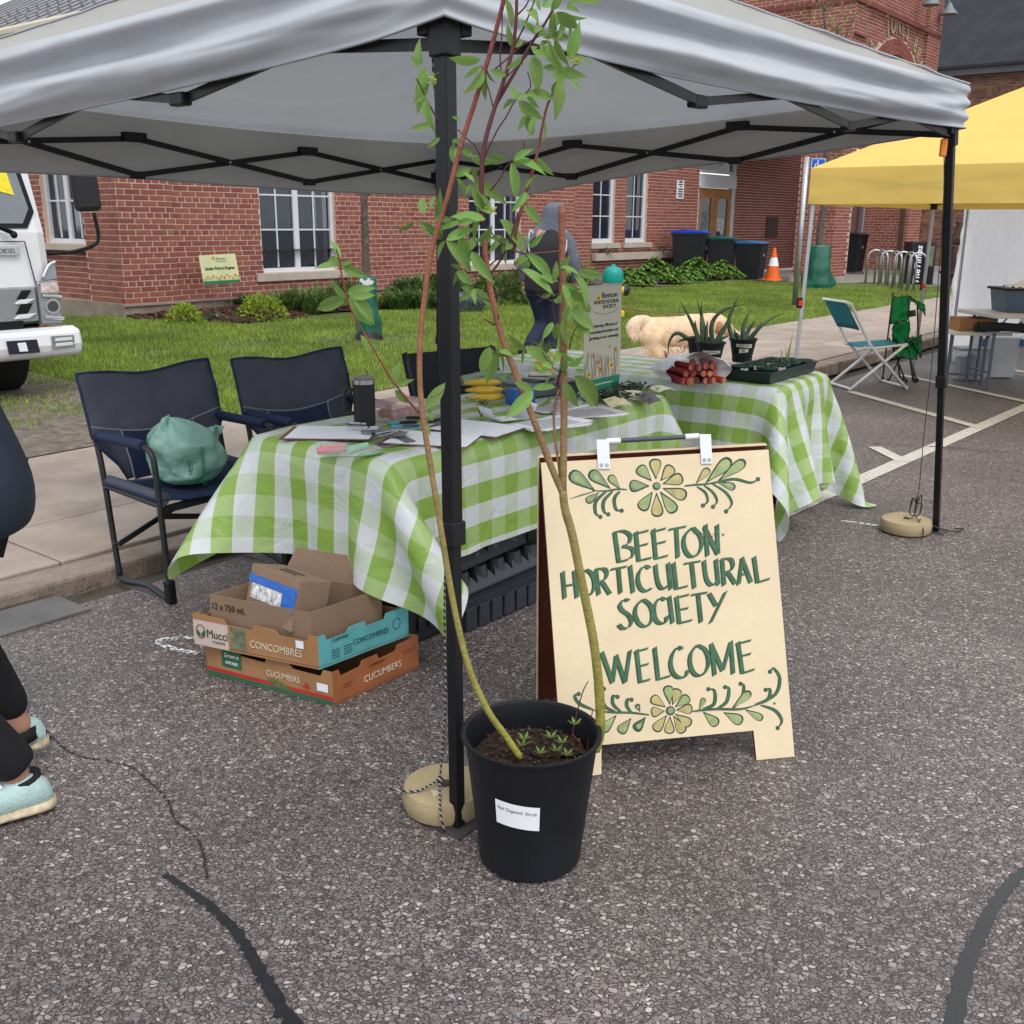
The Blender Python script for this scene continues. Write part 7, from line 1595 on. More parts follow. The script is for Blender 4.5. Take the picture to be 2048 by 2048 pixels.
V, E_ = chain((None, [q(1103, 462, .10)]), (0, [q(1104, 448, .098), q(1108, 430, .122, .01), q(1109, 415, .118, .01), q(1107, 405, .085, 0)]), (0, [q(1062, 482, .085), q(1048, 528, .074), q(1051, 566, .055, .05)]), (0, [q(1134, 480, .085), q(1147, 526, .078), q(1152, 566, .06, .1)]))
skinobj('hooded_sweatshirt', V, E_, hood, wk, 2)
for c_, rr in (((1062, 484), .088), ((1127, 484), .092)):
    v = q(*c_, 0); mb = MB(); mb.tube([Vector(v[:3])+Vector((rr*.28*math.sin(a)*(1 if c_[0] > 1100 else -1), -.075+.10*math.cos(a)*.3, rr*1.25*math.cos(a))) for a in np.linspace(-2.6, 2.6, 14)], .009, 6); mb.build('pale_piping', M('pale_piping', (.45, .45, .47), .7), wk, world=True, smooth=True)
bm = M('black_boot', (.012, .012, .015), .5, bump=.2)
v1 = Vector(q(1040, 700, 0, -.2)[:3]); gz = .14
shoe(wk, Vector((v1.x+.015, v1.y-.02, .31)), Vector((v1.x+.05, v1.y+.10, gz+.01)), (bm, bm, bm), 1.1); v2 = Vector(q(1096, 722, 0, .08)[:3]); shoe(wk, Vector((v2.x, v2.y, gz)), Vector((v2.x+.10, v2.y+.24, gz)), (bm, bm, bm), 1.1)
hl_ = Vector(q(1050, 570, 0, .05)[:3]); hr_ = Vector(q(1152, 572, 0, .12)[:3]); hand(wk, hl_, (.05, .1, -1), (1, 0, 0), skin, 1.05); hand(wk, hr_, (.3, .3, -1), (-1, 0, 0), skin, 1.05)
# -- golden retriever
Yd = 10.3
def dq(px, py, r_, dy=0): v = at(px, py, Yd+dy); return (v.x, v.y, v.z, r_*1.15)
dog = T('dog', 'cream golden retriever on a lead on the sidewalk, its tail curled up', 'dog', at(1350, 738, Yd))
def furmat():
    mt = M('golden_fur', (.70, .50, .33), .85, var=.28, vs=7, bump=.9, bs=45, spec=.15); t = mt.node_tree
    for n in t.nodes:
        if n.type == 'TEX_NOISE': n.inputs['Distortion'].default_value = 1.2
    return mt
fur = furmat(); furL = M('pale_fur', (.74, .58, .42), .9, var=.2, vs=10, bump=.9, bs=50, spec=.1)
def blob(name, tubes, mat, parent, vox=.017):
    mb = MB()
    for pts in tubes:
        V_ = [Vector(dq(*p)[:3]) for p in pts]; r_ = [p[2] for p in pts]; P_ = smooth_path(V_, 5); k_ = len(P_)
        rr = [max(.008, float(np.interp(i/5, range(len(r_)), r_))) for i in range(k_)]; mb.tube(P_, rr, 14)
        mb.ball(V_[0], r_[0]*.985, 14, 10); mb.ball(V_[-1], r_[-1]*.985, 14, 10)
    o = mb.build(name, mat, parent, world=True, smooth=True); md = o.modifiers.new('r', 'REMESH'); md.mode = 'VOXEL'; md.voxel_size = vox; md.use_smooth_shade = True
    md = o.modifiers.new('s', 'SMOOTH'); md.factor = .6; md.iterations = 5; return o
blob('body', [[(1306, 664, .150), (1340, 666, .165), (1380, 664, .180), (1404, 658, .165), (1420, 650, .125), (1434, 647, .10)], [(1434, 648, .098), (1448, 654, .085), (1462, 664, .052), (1474, 670, .036)],
      [(1304, 672, .135, -.06), (1308, 696, .085, -.09), (1322, 714, .045, -.11), (1307, 728, .034, -.11), (1308, 738, .032, -.11), (1316, 741, .034, -.12)], [(1310, 672, .12, .06), (1316, 696, .08, .09), (1328, 712, .045, .11), (1317, 726, .034, .11), (1318, 735, .03, .11), (1326, 738, .034, .11)],
      [(1400, 672, .12, -.06), (1402, 698, .058, -.09), (1404, 720, .038, -.10), (1404, 736, .032, -.10), (1411, 739, .036, -.11)], [(1406, 672, .11, .06), (1410, 698, .055, .09), (1413, 718, .038, .10), (1414, 733, .03, .10), (1421, 736, .034, .10)]], fur, dog)
blob('tail', [[(1306, 650, .06), (1290, 642, .060), (1274, 645, .070), (1266, 656, .078), (1270, 667, .066), (1281, 671, .040)]], furL, dog)
mb = MB()
for k in range(1900):
    j = random.choice(((1276, 668, 12, 8), (1300, 700, 10, 12), (1345, 696, 36, 5), (1395, 694, 16, 6), (1270, 660, 10, 12), (1410, 672, 16, 8)))
    v = Vector(dq(random.gauss(j[0], j[2]*.45), random.gauss(j[1], j[3]*.5), 0, random.uniform(-.15, -.06))[:3]); d = Vector((random.gauss(-.25, .4), random.gauss(-.15, .3), -1)).normalized()*random.uniform(.03, .06); n = Vector((d.z, 0, -d.x)).normalized()*.005
    pass
    mb.add([v-n, v+n, v+d], [(0, 1, 2)])
mb.build('feathering', furL, dog, world=True, kind='stuff')
for s_, dy in ((-1, -.075), (1, .07)):
    V, E_ = chain((None, [dq(1438, 641, .03, dy)]), (0, [dq(1438, 655, .034, dy*1.35), dq(1440, 668, .022, dy*1.4)])); skinobj('ear', V, E_, M('ginger_fur', (.42, .22, .10), .9, var=.25, bump=.8, bs=50), dog, 2)
    v = dq(1455, 655, 0, dy*.75); MB().ball(v[:3], .011, 10, 8).build('eye', M('dark_eye', (.01, .006, .004), .1), dog, world=True, smooth=True)
v = dq(1478, 671, 0); MB().ball(v[:3], .019, 10, 8, (.8, 1, .8)).build('nose', M('black_nose', (.01, .01, .01), .3), dog, world=True, smooth=True)
mb = MB(); v0 = Vector(dq(1422, 654, 0)[:3]); mb.tube([v0+Vector((.02*math.sin(a), .098*math.cos(a), .098*math.sin(a))) for a in np.linspace(0, 6.2832, 20)[:-1]], .009, 6, closed=True); mb.build('collar', M('brown_collar', (.06, .02, .015), .6), dog, world=True, smooth=True)
lead = MB(); a = hr_+Vector((.03, .03, -.09)); b = v0+Vector((-.02, -.02, .10)); P = [a.lerp(b, s_)+Vector((0, 0, -.05*math.sin(math.pi*s_))) for s_ in np.linspace(0, 1, 16)]
lead.tube(P, .0065, 6); tag(lead.build('dog_lead', M('striped_rope', (.20, .10, .06), .8, var=.6, vs=60), smooth=True), 'thin brown rope lead running from the walker to the retriever', 'lead')
# ================================================================== TRUCK
FB = 7.9
truck = T('truck', 'white flat-fronted delivery truck parked at the left with its black mirror over the lawn', 'truck', F(3.3, 8.9))
def BK(mb, name, mat, parent=truck, **k): return mb.build(name, mat, parent, world=True, **k)
def ap(a, b, z): return F(a, b, z)
tw = M('truck_white_enamel', (.66, .67, .69), .22, 0, var=.03, spec=.6, coat=.6); tgrey = M('truck_silver_plastic', (.28, .29, .31), .3, .5); tblk = M('truck_black_plastic', (.006, .006, .007), .6, spec=.25)
chrome = M('chrome', (.75, .76, .78), .12, 1); seamM = M('panel_gap', (.02, .02, .022), .8)
def prof(pts, a0, a1, name, mat, bevel=0, seg=0, parent=truck):
    mb = MB(); mb.prism([ap(a0, b, z) for b, z in pts], U*(a1-a0)); o = BK(mb, name, mat, parent, bevel=bevel); return o
A0_, A1_ = 2.18, 4.33
cab = prof([(FB+.06, .70), (FB+.01, 1.0), (FB+.03, 1.40), (FB+.30, 2.28), (FB+.50, 2.42), (FB+1.75, 2.44), (FB+1.75, .75)], A0_, A1_, 'cab', tw, .09)
# windscreen: black surround, glass, pillar gap
def wsp(a, t, o=0): return ap(a, FB+.035+.262*t-o, 1.415+.85*t)
mb = MB(); mb.add([wsp(A0_+.10, .02, .012), wsp(A1_-.16, .02, .012), wsp(A1_-.075, .16, .010), wsp(A1_-.10, .5, .010), wsp(A1_-.15, .97, .010), wsp(A0_+.15, .97, .010)], [tuple(range(6))]); BK(mb, 'windscreen_surround', tblk)
wsg = M('windscreen_glass', (.10, .12, .13), .03, spec=1, var=.2, coat=1, alpha=.9)
mb = MB(); mb.add([wsp(A0_+.14, .06, .017), wsp(A1_-.19, .06, .017), wsp(A1_-.115, .19, .015), wsp(A1_-.14, .5, .015), wsp(A1_-.19, .93, .015), wsp(A0_+.19, .93, .015)], [tuple(range(6))]); BK(mb, 'windscreen', wsg)
BK(MB().add([wsp(A1_-.30, .33, .022), wsp(A1_-.20, .30, .022), wsp(A1_-.215, .50, .022), wsp(A1_-.31, .52, .022)], [(0, 1, 2, 3)]), 'yellow_sticker', M('yellow_sticker', (.75, .58, .02), .6, var=.3, vs=60))
mb = MB(); mb.tube([wsp(3.3, .30, .03), wsp(3.75, .12, .045), ap(4.02, FB-.03, 1.40)], [.008, .012, .017], 6); mb.ball(ap(4.03, FB-.03, 1.385), .028, 8, 6); BK(mb, 'wiper', tblk, smooth=True)
# hood seam lines, badge
mb = MB(); mb.bar(ap(A0_+.1, FB+.004, 1.345), ap(4.12, FB+.004, 1.335), .006, .007); mb.bar(ap(4.12, FB+.0, 1.335), ap(4.17, FB+.0, 1.01), .006, .007, up=U); BK(mb, 'panel_gap', seamM)
BK(MB().bar(ap(3.88, FB-.006, 1.275), ap(4.07, FB-.006, 1.268), .012, .075), 'badge_plate', chrome, bevel=.003)
text(truck, 'DIESEL', .05, ink, ap(3.975, FB-.0125, 1.265), U, (0, 0, 1), sx=.9, ext=.001)
# grille: silver panel with black intakes and white slats
prof([(FB-.03, .74), (FB-.025, 1.0), (FB+.06, 1.0), (FB+.06, .74)], A0_+.12, 4.15, 'grille_panel', tgrey, .012)
for a0, a1, z0, z1, sl in ((3.25, 3.80, .90, .985, .05), (3.25, 3.72, .76, .85, .05), (3.99, 4.11, .91, .975, .05), (3.97, 4.11, .80, .875, .05)):
    mb = MB(); mb.prism([ap(a0, FB-.036, z0), ap(a1-sl, FB-.036, z0), ap(a1, FB-.036, z1), ap(a0+(sl if a0 > 3.5 else 0), FB-.036, z1)], N*.02); BK(mb, 'intake', tblk)
    mb = MB(); mb.prism([ap(a0-.02, FB-.045, z0-.035), ap(a1-sl-.0, FB-.045, z0-.035), ap(a1+.02, FB-.045, z0+.0), ap(a0+.02, FB-.045, z0-.003)], N*.03); BK(mb, 'grille_slat', tw, bevel=.004)
prof([(FB-.034, .66), (FB-.034, .75), (FB+.06, .75), (FB+.06, .66)], A0_+.2, 4.02, 'lower_intake', tblk)
# headlight unit
prof([(FB-.035, .71), (FB-.02, 1.04), (FB+.30, 1.04), (FB+.30, .71)], 4.165, 4.345, 'headlamp_housing', tgrey, .02)
mb = MB(); c = ap(4.265, FB-.040, .845); mb.tube([c, c+N*.03], .062, 20); hl = BK(mb, 'headlamp', chrome)
BK(MB().tube([c-N*.006, c-N*.001], .042, 20), 'lens', M('dark_lens', (.03, .03, .035), .06, spec=1, coat=1), hl)
mb = MB()
for a, b in (((4.19, .765), (4.345, .745)), ((4.185, .93), (4.345, .91))): mb.bar(ap(a[0], FB-.045, a[1]), ap(b[0], FB-.04, b[1]), .02, .022)
BK(mb, 'chrome_trim', chrome, bevel=.004)
BK(MB().prism([ap(4.18, FB-.038, .95), ap(4.335, FB-.030, .95), ap(4.33, FB-.022, 1.03), ap(4.19, FB-.028, 1.02)], -N*.004), 'indicator_lens', M('indicator_lens', (.45, .36, .34), .1, spec=1, coat=1, var=.5, vs=30))
BK(MB().prism([ap(4.185, FB-.02, 1.045), ap(4.335, FB-.015, 1.05), ap(4.335, FB+.0, 1.19), ap(4.27, FB+.0, 1.16), ap(4.21, FB-.012, 1.06)], -N*.008), 'corner_trim', tgrey, bevel=.003)
mb = MB(); mb.tube(smooth_path([ap(4.215, FB-.032, 1.065), ap(4.255, FB-.026, 1.13), ap(4.29, FB-.022, 1.165), ap(4.335, FB-.02, 1.18)], 4), .010, 6); BK(mb, 'light_guide', tw, smooth=True)
# bumper
bmp = prof([(FB-.14, .49), (FB-.155, .56), (FB-.14, .665), (FB-.06, .69), (FB+.25, .68), (FB+.25, .49), (FB+.05, .45), (FB-.10, .46)], A0_-.02, 4.42, 'bumper', tw, .035)
BK(MB().prism([ap(3.82, FB-.158, .52), ap(4.06, FB-.158, .515), ap(4.045, FB-.158, .615), ap(3.81, FB-.158, .62)], -N*.003), 'plate_recess', M('dark_blue_plastic', (.012, .016, .03), .5), bmp)
BK(MB().prism([ap(3.90, FB-.1625, .535), ap(3.965, FB-.1625, .533), ap(3.955, FB-.1625, .60), ap(3.89, FB-.1625, .60)], -N*.002), 'small_plate', paper, bmp)
BK(MB().prism([ap(4.16, FB-.156, .53), ap(4.35, FB-.152, .53), ap(4.35, FB-.150, .625), ap(4.16, FB-.156, .63)], -N*.003), 'fog_recess', tgrey, bmp, bevel=.002)
for z in (.548, .588): BK(MB().prism([ap(4.185, FB-.160, z), ap(4.33, FB-.158, z), ap(4.325, FB-.158, z+.024), ap(4.19, FB-.160, z+.024)], -N*.004), 'fog_blank', tw, bmp, bevel=.002)
# mirror on its arm
mb = MB(); mb.tube(smooth_path([ap(4.33, FB+.08, 1.24), ap(4.44, FB-.05, 1.25), ap(4.58, FB-.16, 1.30), ap(4.63, FB-.17, 1.37), ap(4.61, FB-.17, 1.55)], 5), .0145, 8); BK(mb, 'mirror_arm', tblk, smooth=True)
mb = MB(); mb.bar(ap(4.57, FB-.17, 1.56), ap(4.54, FB-.17, 2.02), .085, .21, up=U); BK(mb, 'mirror', M('mirror_back', (.014, .013, .016), .55), bevel=.035)
# wheels
rub = M('tyre_rubber', (.011, .011, .012), .8, bump=.3, bs=60)
for a in (2.42, 4.06):
    c = ap(a, FB+.62, .50); mb = MB(); n = 28; pr = [(.22, -.12), (.36, -.125), (.385, -.09), (.385, .09), (.36, .125), (.22, .12)]
    P = [[c+U*x+N*(r_*math.cos(t))+Vector((0, 0, r_*math.sin(t))) for r_, x in pr] for t in np.linspace(0, 2*math.pi, n+1)[:-1]]
    wl = BK(mb.grid(P, uw=True), 'wheel', rub, smooth=40); BK(MB().tube([c-U*.09, c+U*.09], .22, 20), 'rim', M('grey_rim', (.3, .3, .3), .5), wl)
    BK(MB().prism([ap(a-.16, FB+.62+math.cos(t)*.46, .52+.44*math.sin(t)) for t in np.linspace(.0, math.pi, 12)]+[ap(a-.16, FB+.62+math.cos(t)*.43, .52+.41*math.sin(t)) for t in np.linspace(math.pi, 0, 12)], U*.36), 'mudguard', tblk)
BK(abox(MB(), 2.5, 4.0, FB+.4, FB+5.5, .55, .72), 'chassis', tblk)
BK(abox(MB(), 2.12, 4.38, FB+1.9, FB+6, .95, 3.3), 'cargo_box', tw, bevel=.02)
BK(MB().tube([ap(3.35, FB+.28, 1.5), ap(3.3, FB+.42, 1.55)], .19, 20), 'steering_wheel', tblk)
truck.location -= U*.13
# ================================================================== YELLOW TENT
def tent2(corners, hub_h, val_top, val_bot, pk, label, cloth_m, legm, under=None, name='canopy_tent'):
    c = sum(corners, Vector())/4; t = T(name, label, 'canopy tent', (c.x, c.y, 0))
    for i in range(4):
        A = corners[i]; B_ = corners[(i+1) % 4]; P = []
        for a in range(25):
            s_ = a/24; e = A.lerp(B_, s_); row = []
            for b in range(14): k = b/13; p = (e+Vector((0, 0, val_top))).lerp(c+Vector((0, 0, pk)), k); row.append(p+Vector((0, 0, -.05*math.sin(math.pi*k)*math.sin(math.pi*s_)+.004*nz(s_*12, k*8, i))))
            P.append(row)
        MB().grid(P).build('roof_panel', cloth_m, t, world=True, smooth=True)
        n_ = (B_-A).cross(Vector((0, 0, 1))).normalized(); n_ = n_ if n_.dot((A+B_)/2-c) > 0 else -n_; P = []
        for a in range(41):
            s_ = a/40; e = A.lerp(B_, s_); P.append([e+n_*(.012*math.sin(s_*19+i)*k+.008*nz(s_*14, k*3, i)*min(1, k*3)+.006)+Vector((0, 0, lerp(val_top, val_bot-.02*math.sin(math.pi*s_)*0, k))) for k in np.linspace(0, 1, 9)])
        MB().grid(P).build('valance', cloth_m, t, world=True, smooth=True)
        a = corners[i]+(c-corners[i]).normalized()*.04; ft = a+(a-c).normalized()*.05
        mb = MB(); mb.tube([Vector((ft.x, ft.y, .004)), Vector((a.x, a.y, val_top-.02))], .019, 4); lg = mb.build('leg', legm, t, world=True)
        mb = MB(); mb.tube([Vector((ft.x, ft.y, .86)), Vector((ft.x, ft.y, .94))], .028, 4); lk = mb.build('height_lock', blackp, lg, world=True)
        d = (Vector((0, 0, H))-ft); d.z = 0; d.normalize(); mb = MB(); mb.cb(ft+d*.032+Vector((.01, 0, .90)), (.03, .03, .04)); mb.build('red_button', M('red_button', (.6, .03, .015), .4), lk, world=True)
        mb = MB(); mb.tube([Vector((a.x, a.y, hub_h-.05)), Vector((a.x, a.y, hub_h+.02))], .034, 6); mb.build('hub', blackp, lg, world=True)
        for s_ in range(2):
            p = a.lerp(corners[(i+1) % 4], .5*s_); q = a.lerp(corners[(i+1) % 4], .5*(s_+1))
            mb = MB(); mb.bar(p+Vector((0, 0, hub_h)), q+Vector((0, 0, hub_h+.16)), .012, .02); mb.build('truss_bar', under or legm, t, world=True)
            mb = MB(); mb.bar(p+Vector((0, 0, hub_h+.16)), q+Vector((0, 0, hub_h)), .012, .02); mb.build('truss_bar', under or legm, t, world=True)
    return t
yc = M('yellow_canopy_cloth', (.80, .58, .15), .6, var=.04, vs=3, bump=.1, bs=10, tl=.3); alu = M('aluminium_leg', (.40, .41, .43), .35, .7)
ytop, ybot = 1.915, 1.65
C1_ = F(7.92, 3.36); C3_ = F(10.97, 3.36)
tent2([C1_, C3_, C3_-N*3.05, C1_-N*3.05], 1.70, ytop, ybot, 2.72, 'bright yellow pop-up canopy on silver legs behind the right end of the grey one', yc, alu, M('brown_truss', (.05, .03, .02), .5))
# white walled tent beyond
wtm = M('white_tent_vinyl', (.86, .87, .89), .45, var=.03, bump=.7, bs=6, tl=.4)
wt_ = T('canopy_tent', 'white market tent with a creased side wall at the right edge behind the folding tables', 'canopy tent', F(13.2, 2.4))
P = []
for i in range(60):
    s_ = i/59; a = lerp(11.72, 14.9, s_); row = []
    for j in range(34):
        k = j/33; z = lerp(.03, 2.15, k); sx_ = .12*(1-k)**2*(1-s_)**6
        row.append(F(a-sx_*.0+.06*k*(1-s_)**8, 3.28-.05*s_+.045*nz(s_*5+k*2, k*6)+.028*nz(s_*14, k*16-s_*8, 3)+.010*abs(nz(s_*30, k*24))+.05*math.sin(s_*20)*(1-k)**3, z))
    P.append(row)
MB().grid(P).build('side_wall', wtm, wt_, world=True, smooth=True)
for (a, b) in ((11.72, 3.28), (14.8, 3.25), (14.8, .3), (11.72, .3)):
    MB().tube([F(a+.04, b-.05, 0), F(a+.04, b-.05, 2.1)], .018, 4).build('leg', alu, wt_, world=True)
mb = MB(); cc = [F(11.68, 3.3, 2.1), F(14.9, 3.3, 2.1), F(14.9, .2, 2.1), F(11.68, .2, 2.1)]; pk_ = F(13.25, 1.75, 2.5); mb.add(cc+[pk_], [(0, 1, 4), (1, 2, 4), (2, 3, 4), (3, 0, 4)]); mb.build('roof', wtm, wt_, world=True)
MB().tube([F(11.70, 3.22, 2.1), F(11.70, 3.20, .05)], .005, 5).build('edge_cord', M('grey_cord', (.08, .08, .09), .7), wt_, world=True)
mb = MB(); P = []
for i in range(22):
    s_ = i/21; P.append([F(lerp(12.9, 14.9, s_), 3.15-.12*math.sin(k*1.5)+.05*nz(s_*8, k*3), .02+.28*math.sin(k)*(.7+.5*nz(s_*6, 1))) for k in np.linspace(0, 3.0, 9)])
mb.grid(P).build('gathered_hem', wtm, wt_, world=True, smooth=True)
# tables, tubs and boxes under it
gtab = M('pale_grey_tabletop', (.50, .51, .52), .45, var=.04); gleg = M('grey_table_leg', (.10, .11, .125), .45, .3)
tA_ = at(1968, 778, 9.72); ta = T('folding_table', 'pale grey folding table carrying the blue tub at the right edge', 'folding table', Vector((5.25, 9.85, 0)), .05)
MB().box(-.90, .9, -.35, .35, .685, .72).build('tabletop', gtab, ta, bevel=.006)
for x in (-.76, .76):
    for y in (-.14, .28): MB().tube([(x, y, .684), (x, y, 0)], .015, 8).build('leg', gleg, ta)
    MB().tube([(x, -.14, .16), (x, .28, .16)], .010, 8).build('stretcher', gleg, ta); MB().tube([(x, .0, .45), (x+(.2 if x < 0 else -.2), .0, .684)], .008, 6).build('brace', gleg, ta)
tb = T('folding_table', 'low white folding table with a cardboard box on it, left of the grey table', 'folding table', Vector((4.42, 10.02, 0)), -.1)
MB().box(-.24, .30, -.28, .22, .50, .53).build('tabletop', M('white_tabletop', (.62, .62, .6), .5), tb, bevel=.004)
for x in (-.17, .16):
    for y in (-.02, .15): MB().tube([(x, y, .499), (x, y, 0)], .014, 8).build('leg', gleg, tb)
for y in (-.02,): MB().tube([(-.17, y, .10), (.16, y, .10)], .010, 8).build('stretcher', gleg, tb)
bx_ = T('cardboard_box', 'flat brown cardboard box on the low white table', 'cardboard box', at(1932, 657, 10.0)); bz = bx_.location.z
MB().box(-.16, .20, -.12, .12, 0, .115).build('carton', kraft, bx_, bevel=.002)
for sx_ in (-1, 1): MB().prism([(.0, -.12, .1155), (.18*sx_+.02, -.12, .118), (.18*sx_+.02, .12, .118), (0, .12, .1155)], (0, 0, .003)).build('flap', kraft, bx_)
bx_.location = (4.40, 9.98, .532)
tub = T('storage_tub', 'blue-grey storage tub with a black rim and white film on the grey table', 'storage tub', at(2055, 620, 9.85)); tub.location.z = .722
mb = MB(); q_ = lambda s_, z: [(-.30*s_, -.18*s_, z), (.30*s_, -.18*s_, z), (.30*s_, .18*s_, z), (-.30*s_, .18*s_, z)]; mb.add(q_(.90, 0)+q_(1, .2), [(3, 2, 1, 0)]+[(a, (a+1) % 4, (a+1) % 4+4, a+4) for a in range(4)]); mb.build('tub', M('slate_blue_tub', (.06, .10, .16), .35, var=.15), tub, bevel=.01)
MB().box(-.32, .32, -.2, .2, .2, .222).build('rim', blackp, tub, bevel=.004)
MB().grid([[(lerp(-.2, .3, i/14), lerp(-.15, .15, j/8), .225+.09*math.sin(math.pi*i/14)*math.sin(math.pi*j/8)+.03*nz(i*.8, j*.8)) for j in range(9)] for i in range(15)]).build('white_film', pf, tub, smooth=True)
t = T('bundle', 'long dark folded bundle pushed under the edge of the grey table', 'bundle', Vector((4.95, 9.62, .59)), .05)
mb = MB(); P = [[(lerp(-.66, .9, i/20), .05*math.cos(a), .045*math.sin(a)*(1+.4*nz(i*.6, a))+.01*math.sin(i*.7)) for a in np.linspace(0, 6.28, 9)[:-1]] for i in range(21)]; mb.grid(P, vw=True).build('folded_cloth', M('black_canvas', (.010, .012, .012), .85), t, smooth=True)
MB().tube([(-.68, 0, 0), (-.45, 0, .0)], .04, 8).build('end_cap', blackp, t); MB().tube([(-.66, 0, -.035), (.9, 0, -.05)], .012, 8).build('pole', alu, t)
cl2 = M('cloudy_clear_plastic', (.42, .46, .52), .2, alpha=.5, spec=.7)
t = T('storage_box', 'clear plastic storage box with blue papers inside under the low white table', 'storage box', at(1936, 755, 10.35)); t.location.z = 0
q_ = lambda s_, z: [(-.15*s_, -.12*s_, z), (.15*s_, -.12*s_, z), (.15*s_, .12*s_, z), (-.15*s_, .12*s_, z)]; mb = MB(); mb.add(q_(.88, .01)+q_(1, .3), [(3, 2, 1, 0)]+[(a, (a+1) % 4, (a+1) % 4+4, a+4) for a in range(4)]); mb.build('tub', cl2, t)
MB().box(-.16, .16, -.13, .13, .3, .325).build('lid', M('grey_green_lid', (.22, .27, .28), .4), t, bevel=.003)
for k, (x, w_, h_, cl) in enumerate(((-.06, .09, .22, (.03, .05, .12)), (.05, .10, .24, (.05, .08, .18)), (.0, .08, .12, (.14, .10, .10)), (-.10, .03, .2, (.3, .3, .32)))): MB().box(x-w_/2, x+w_/2, -.10+.02*k, .09, .02, h_).build('contents', M('contents_%d' % k, cl, .7), t)
MB().box(-.012, .012, -.101, -.099, .06, .15).build('green_label', M('green_label', (.05, .3, .08), .6), t)
t2_ = T('storage_box', 'cloudy storage box with blue clips standing behind the clear one', 'storage box', at(1985, 745, 10.55)); t2_.location.z = 0
mb = MB(); mb.add(q_(1.1, .01)+q_(1.25, .42), [(3, 2, 1, 0)]+[(a, (a+1) % 4, (a+1) % 4+4, a+4) for a in range(4)]+[(4, 5, 6, 7)]); mb.build('tub', M('cloudy_white_plastic', (.5, .52, .55), .3, alpha=.8), t2_, bevel=.01)
for s_ in (-1, 1): MB().box(.19*s_-.02, .19*s_+.02, -.17, -.10, .33, .40).build('clip', M('blue_clip', (.01, .12, .25), .4), t2_, bevel=.004)
# ================================================================== TEAL FOLDING CHAIR
tl_ = M('teal_fabric', (.0, .20, .25), .6, var=.08, tl=.2); wtube = M('white_tube', (.70, .71, .72), .3)
tc_ = T('folding_chair', 'white-framed folding chair with teal seat and back', 'folding chair', Vector((3.45, 9.83, 0)), .22)
for y in (-.21, .21):
    MB().tube([(-.47, y, .82), (-.42, y, .80), (-.18, y, .42), (.25, y, .0)], .0145, 8).build('back_leg', wtube, tc_, smooth=True)
    MB().tube([(-.34, y*.88, .0), (.18, y*.88, .40), (.22, y*.88, .42)], .0145, 8).build('front_leg', wtube, tc_, smooth=True)
    MB().tube([(-.22, y*.88, .40), (-.17, y*.88, .385), (.22, y*.88, .42)], .012, 8).build('seat_rail', wtube, tc_, smooth=True)
for p, q in (((-.47, -.21, .82), (-.47, .21, .82)), ((-.34, -.185, .02), (-.34, .185, .02)), ((.25, -.21, .02), (.25, .21, .02))): MB().tube([p, q], .012, 8).build('cross_bar', wtube, tc_)
sheet(lambda u, v: (lerp(-.20, .22, u), lerp(-.17, .17, v), .405+.02*u-.02*math.sin(math.pi*v)), 8, 8).build('seat', tl_, tc_, smooth=True, solid=.004)
sheet(lambda u, v: (lerp(-.465, -.30, u)+.02*math.sin(math.pi*v), lerp(-.2, .2, v), lerp(.815, .56, u)), 6, 8).build('backrest', tl_, tc_, smooth=True, solid=.004)
# ================================================================== GREEN CAMP CHAIR
gf = M('bright_green_nylon', (.0, .25, .06), .55, var=.15, vs=8, bump=.5, bs=14, tl=.25); bt_m = M('black_tube', (.015, .013, .013), .4)
gc = T('camp_chair', 'half-folded bright green camp chair beyond the teal chair', 'camp chair', Vector((3.86, 10.2, 0)), .1)
for p, q in (((-.15, -.06, 0), (.10, .08, .42)), ((.02, -.10, 0), (-.13, .06, .42)), ((.05, .10, 0), (-.10, -.04, .42)), ((.16, -.05, 0), (.02, .05, .42)), ((-.14, .08, 0), (-.14, .05, .86)), ((.15, .02, 0), (.06, .06, .42)), ((.06, .05, .40), (.0, .08, .80)), ((.14, -.03, .36), (.10, .02, .78)), ((.10, -.12, 0), (.02, .0, .44))):
    MB().tube([p, q], .0085, 6).build('tube', bt_m, gc); MB().lathe([(.013, 0), (.013, .03), (.009, .035)], 8, (p[0], p[1], 0)).build('foot', blackp, gc)
def gsheet(name, pts4, cr, nu=10, nv=10, k=0):
    a, b, c_, d = [Vector(p) for p in pts4]; P = [[a.lerp(b, i/nu).lerp(d.lerp(c_, i/nu), j/nv)+Vector((0, cr*nz(i*.7, j*.6, k), cr*1.2*nz(i*.6+3, j*.7, k))) for j in range(nv+1)] for i in range(nu+1)]
    o = MB().grid(P).build(name, gf, gc, smooth=True); e = MB(); e.tube([P[i][0] for i in range(nu+1)]+[P[nu][j] for j in range(1, nv+1)]+[P[i][nv] for i in range(nu-1, -1, -1)]+[P[0][j] for j in range(nv-1, 0, -1)], .005, 5, closed=True); e.build('binding', bt_m, gc); return o
gsheet('backrest', ((-.15, .02, .56), (-.15, .03, .82), (.04, .05, .83), (.02, .0, .60)), .03, k=1); gsheet('backrest', ((-.12, .0, .33), (-.14, -.02, .57), (.03, .0, .60), (.06, .0, .36)), .05, k=2)
gsheet('seat', ((-.10, -.06, .26), (-.08, .06, .36), (.14, .06, .40), (.12, -.08, .22)), .05, k=3); gsheet('arm_rest', ((.03, -.02, .80), (.05, .08, .82), (.20, .06, .74), (.16, -.05, .66)), .035, k=4); gsheet('arm_rest', ((.10, -.05, .34), (.08, .04, .42), (.20, .05, .44), (.17, -.05, .24)), .04, k=5)
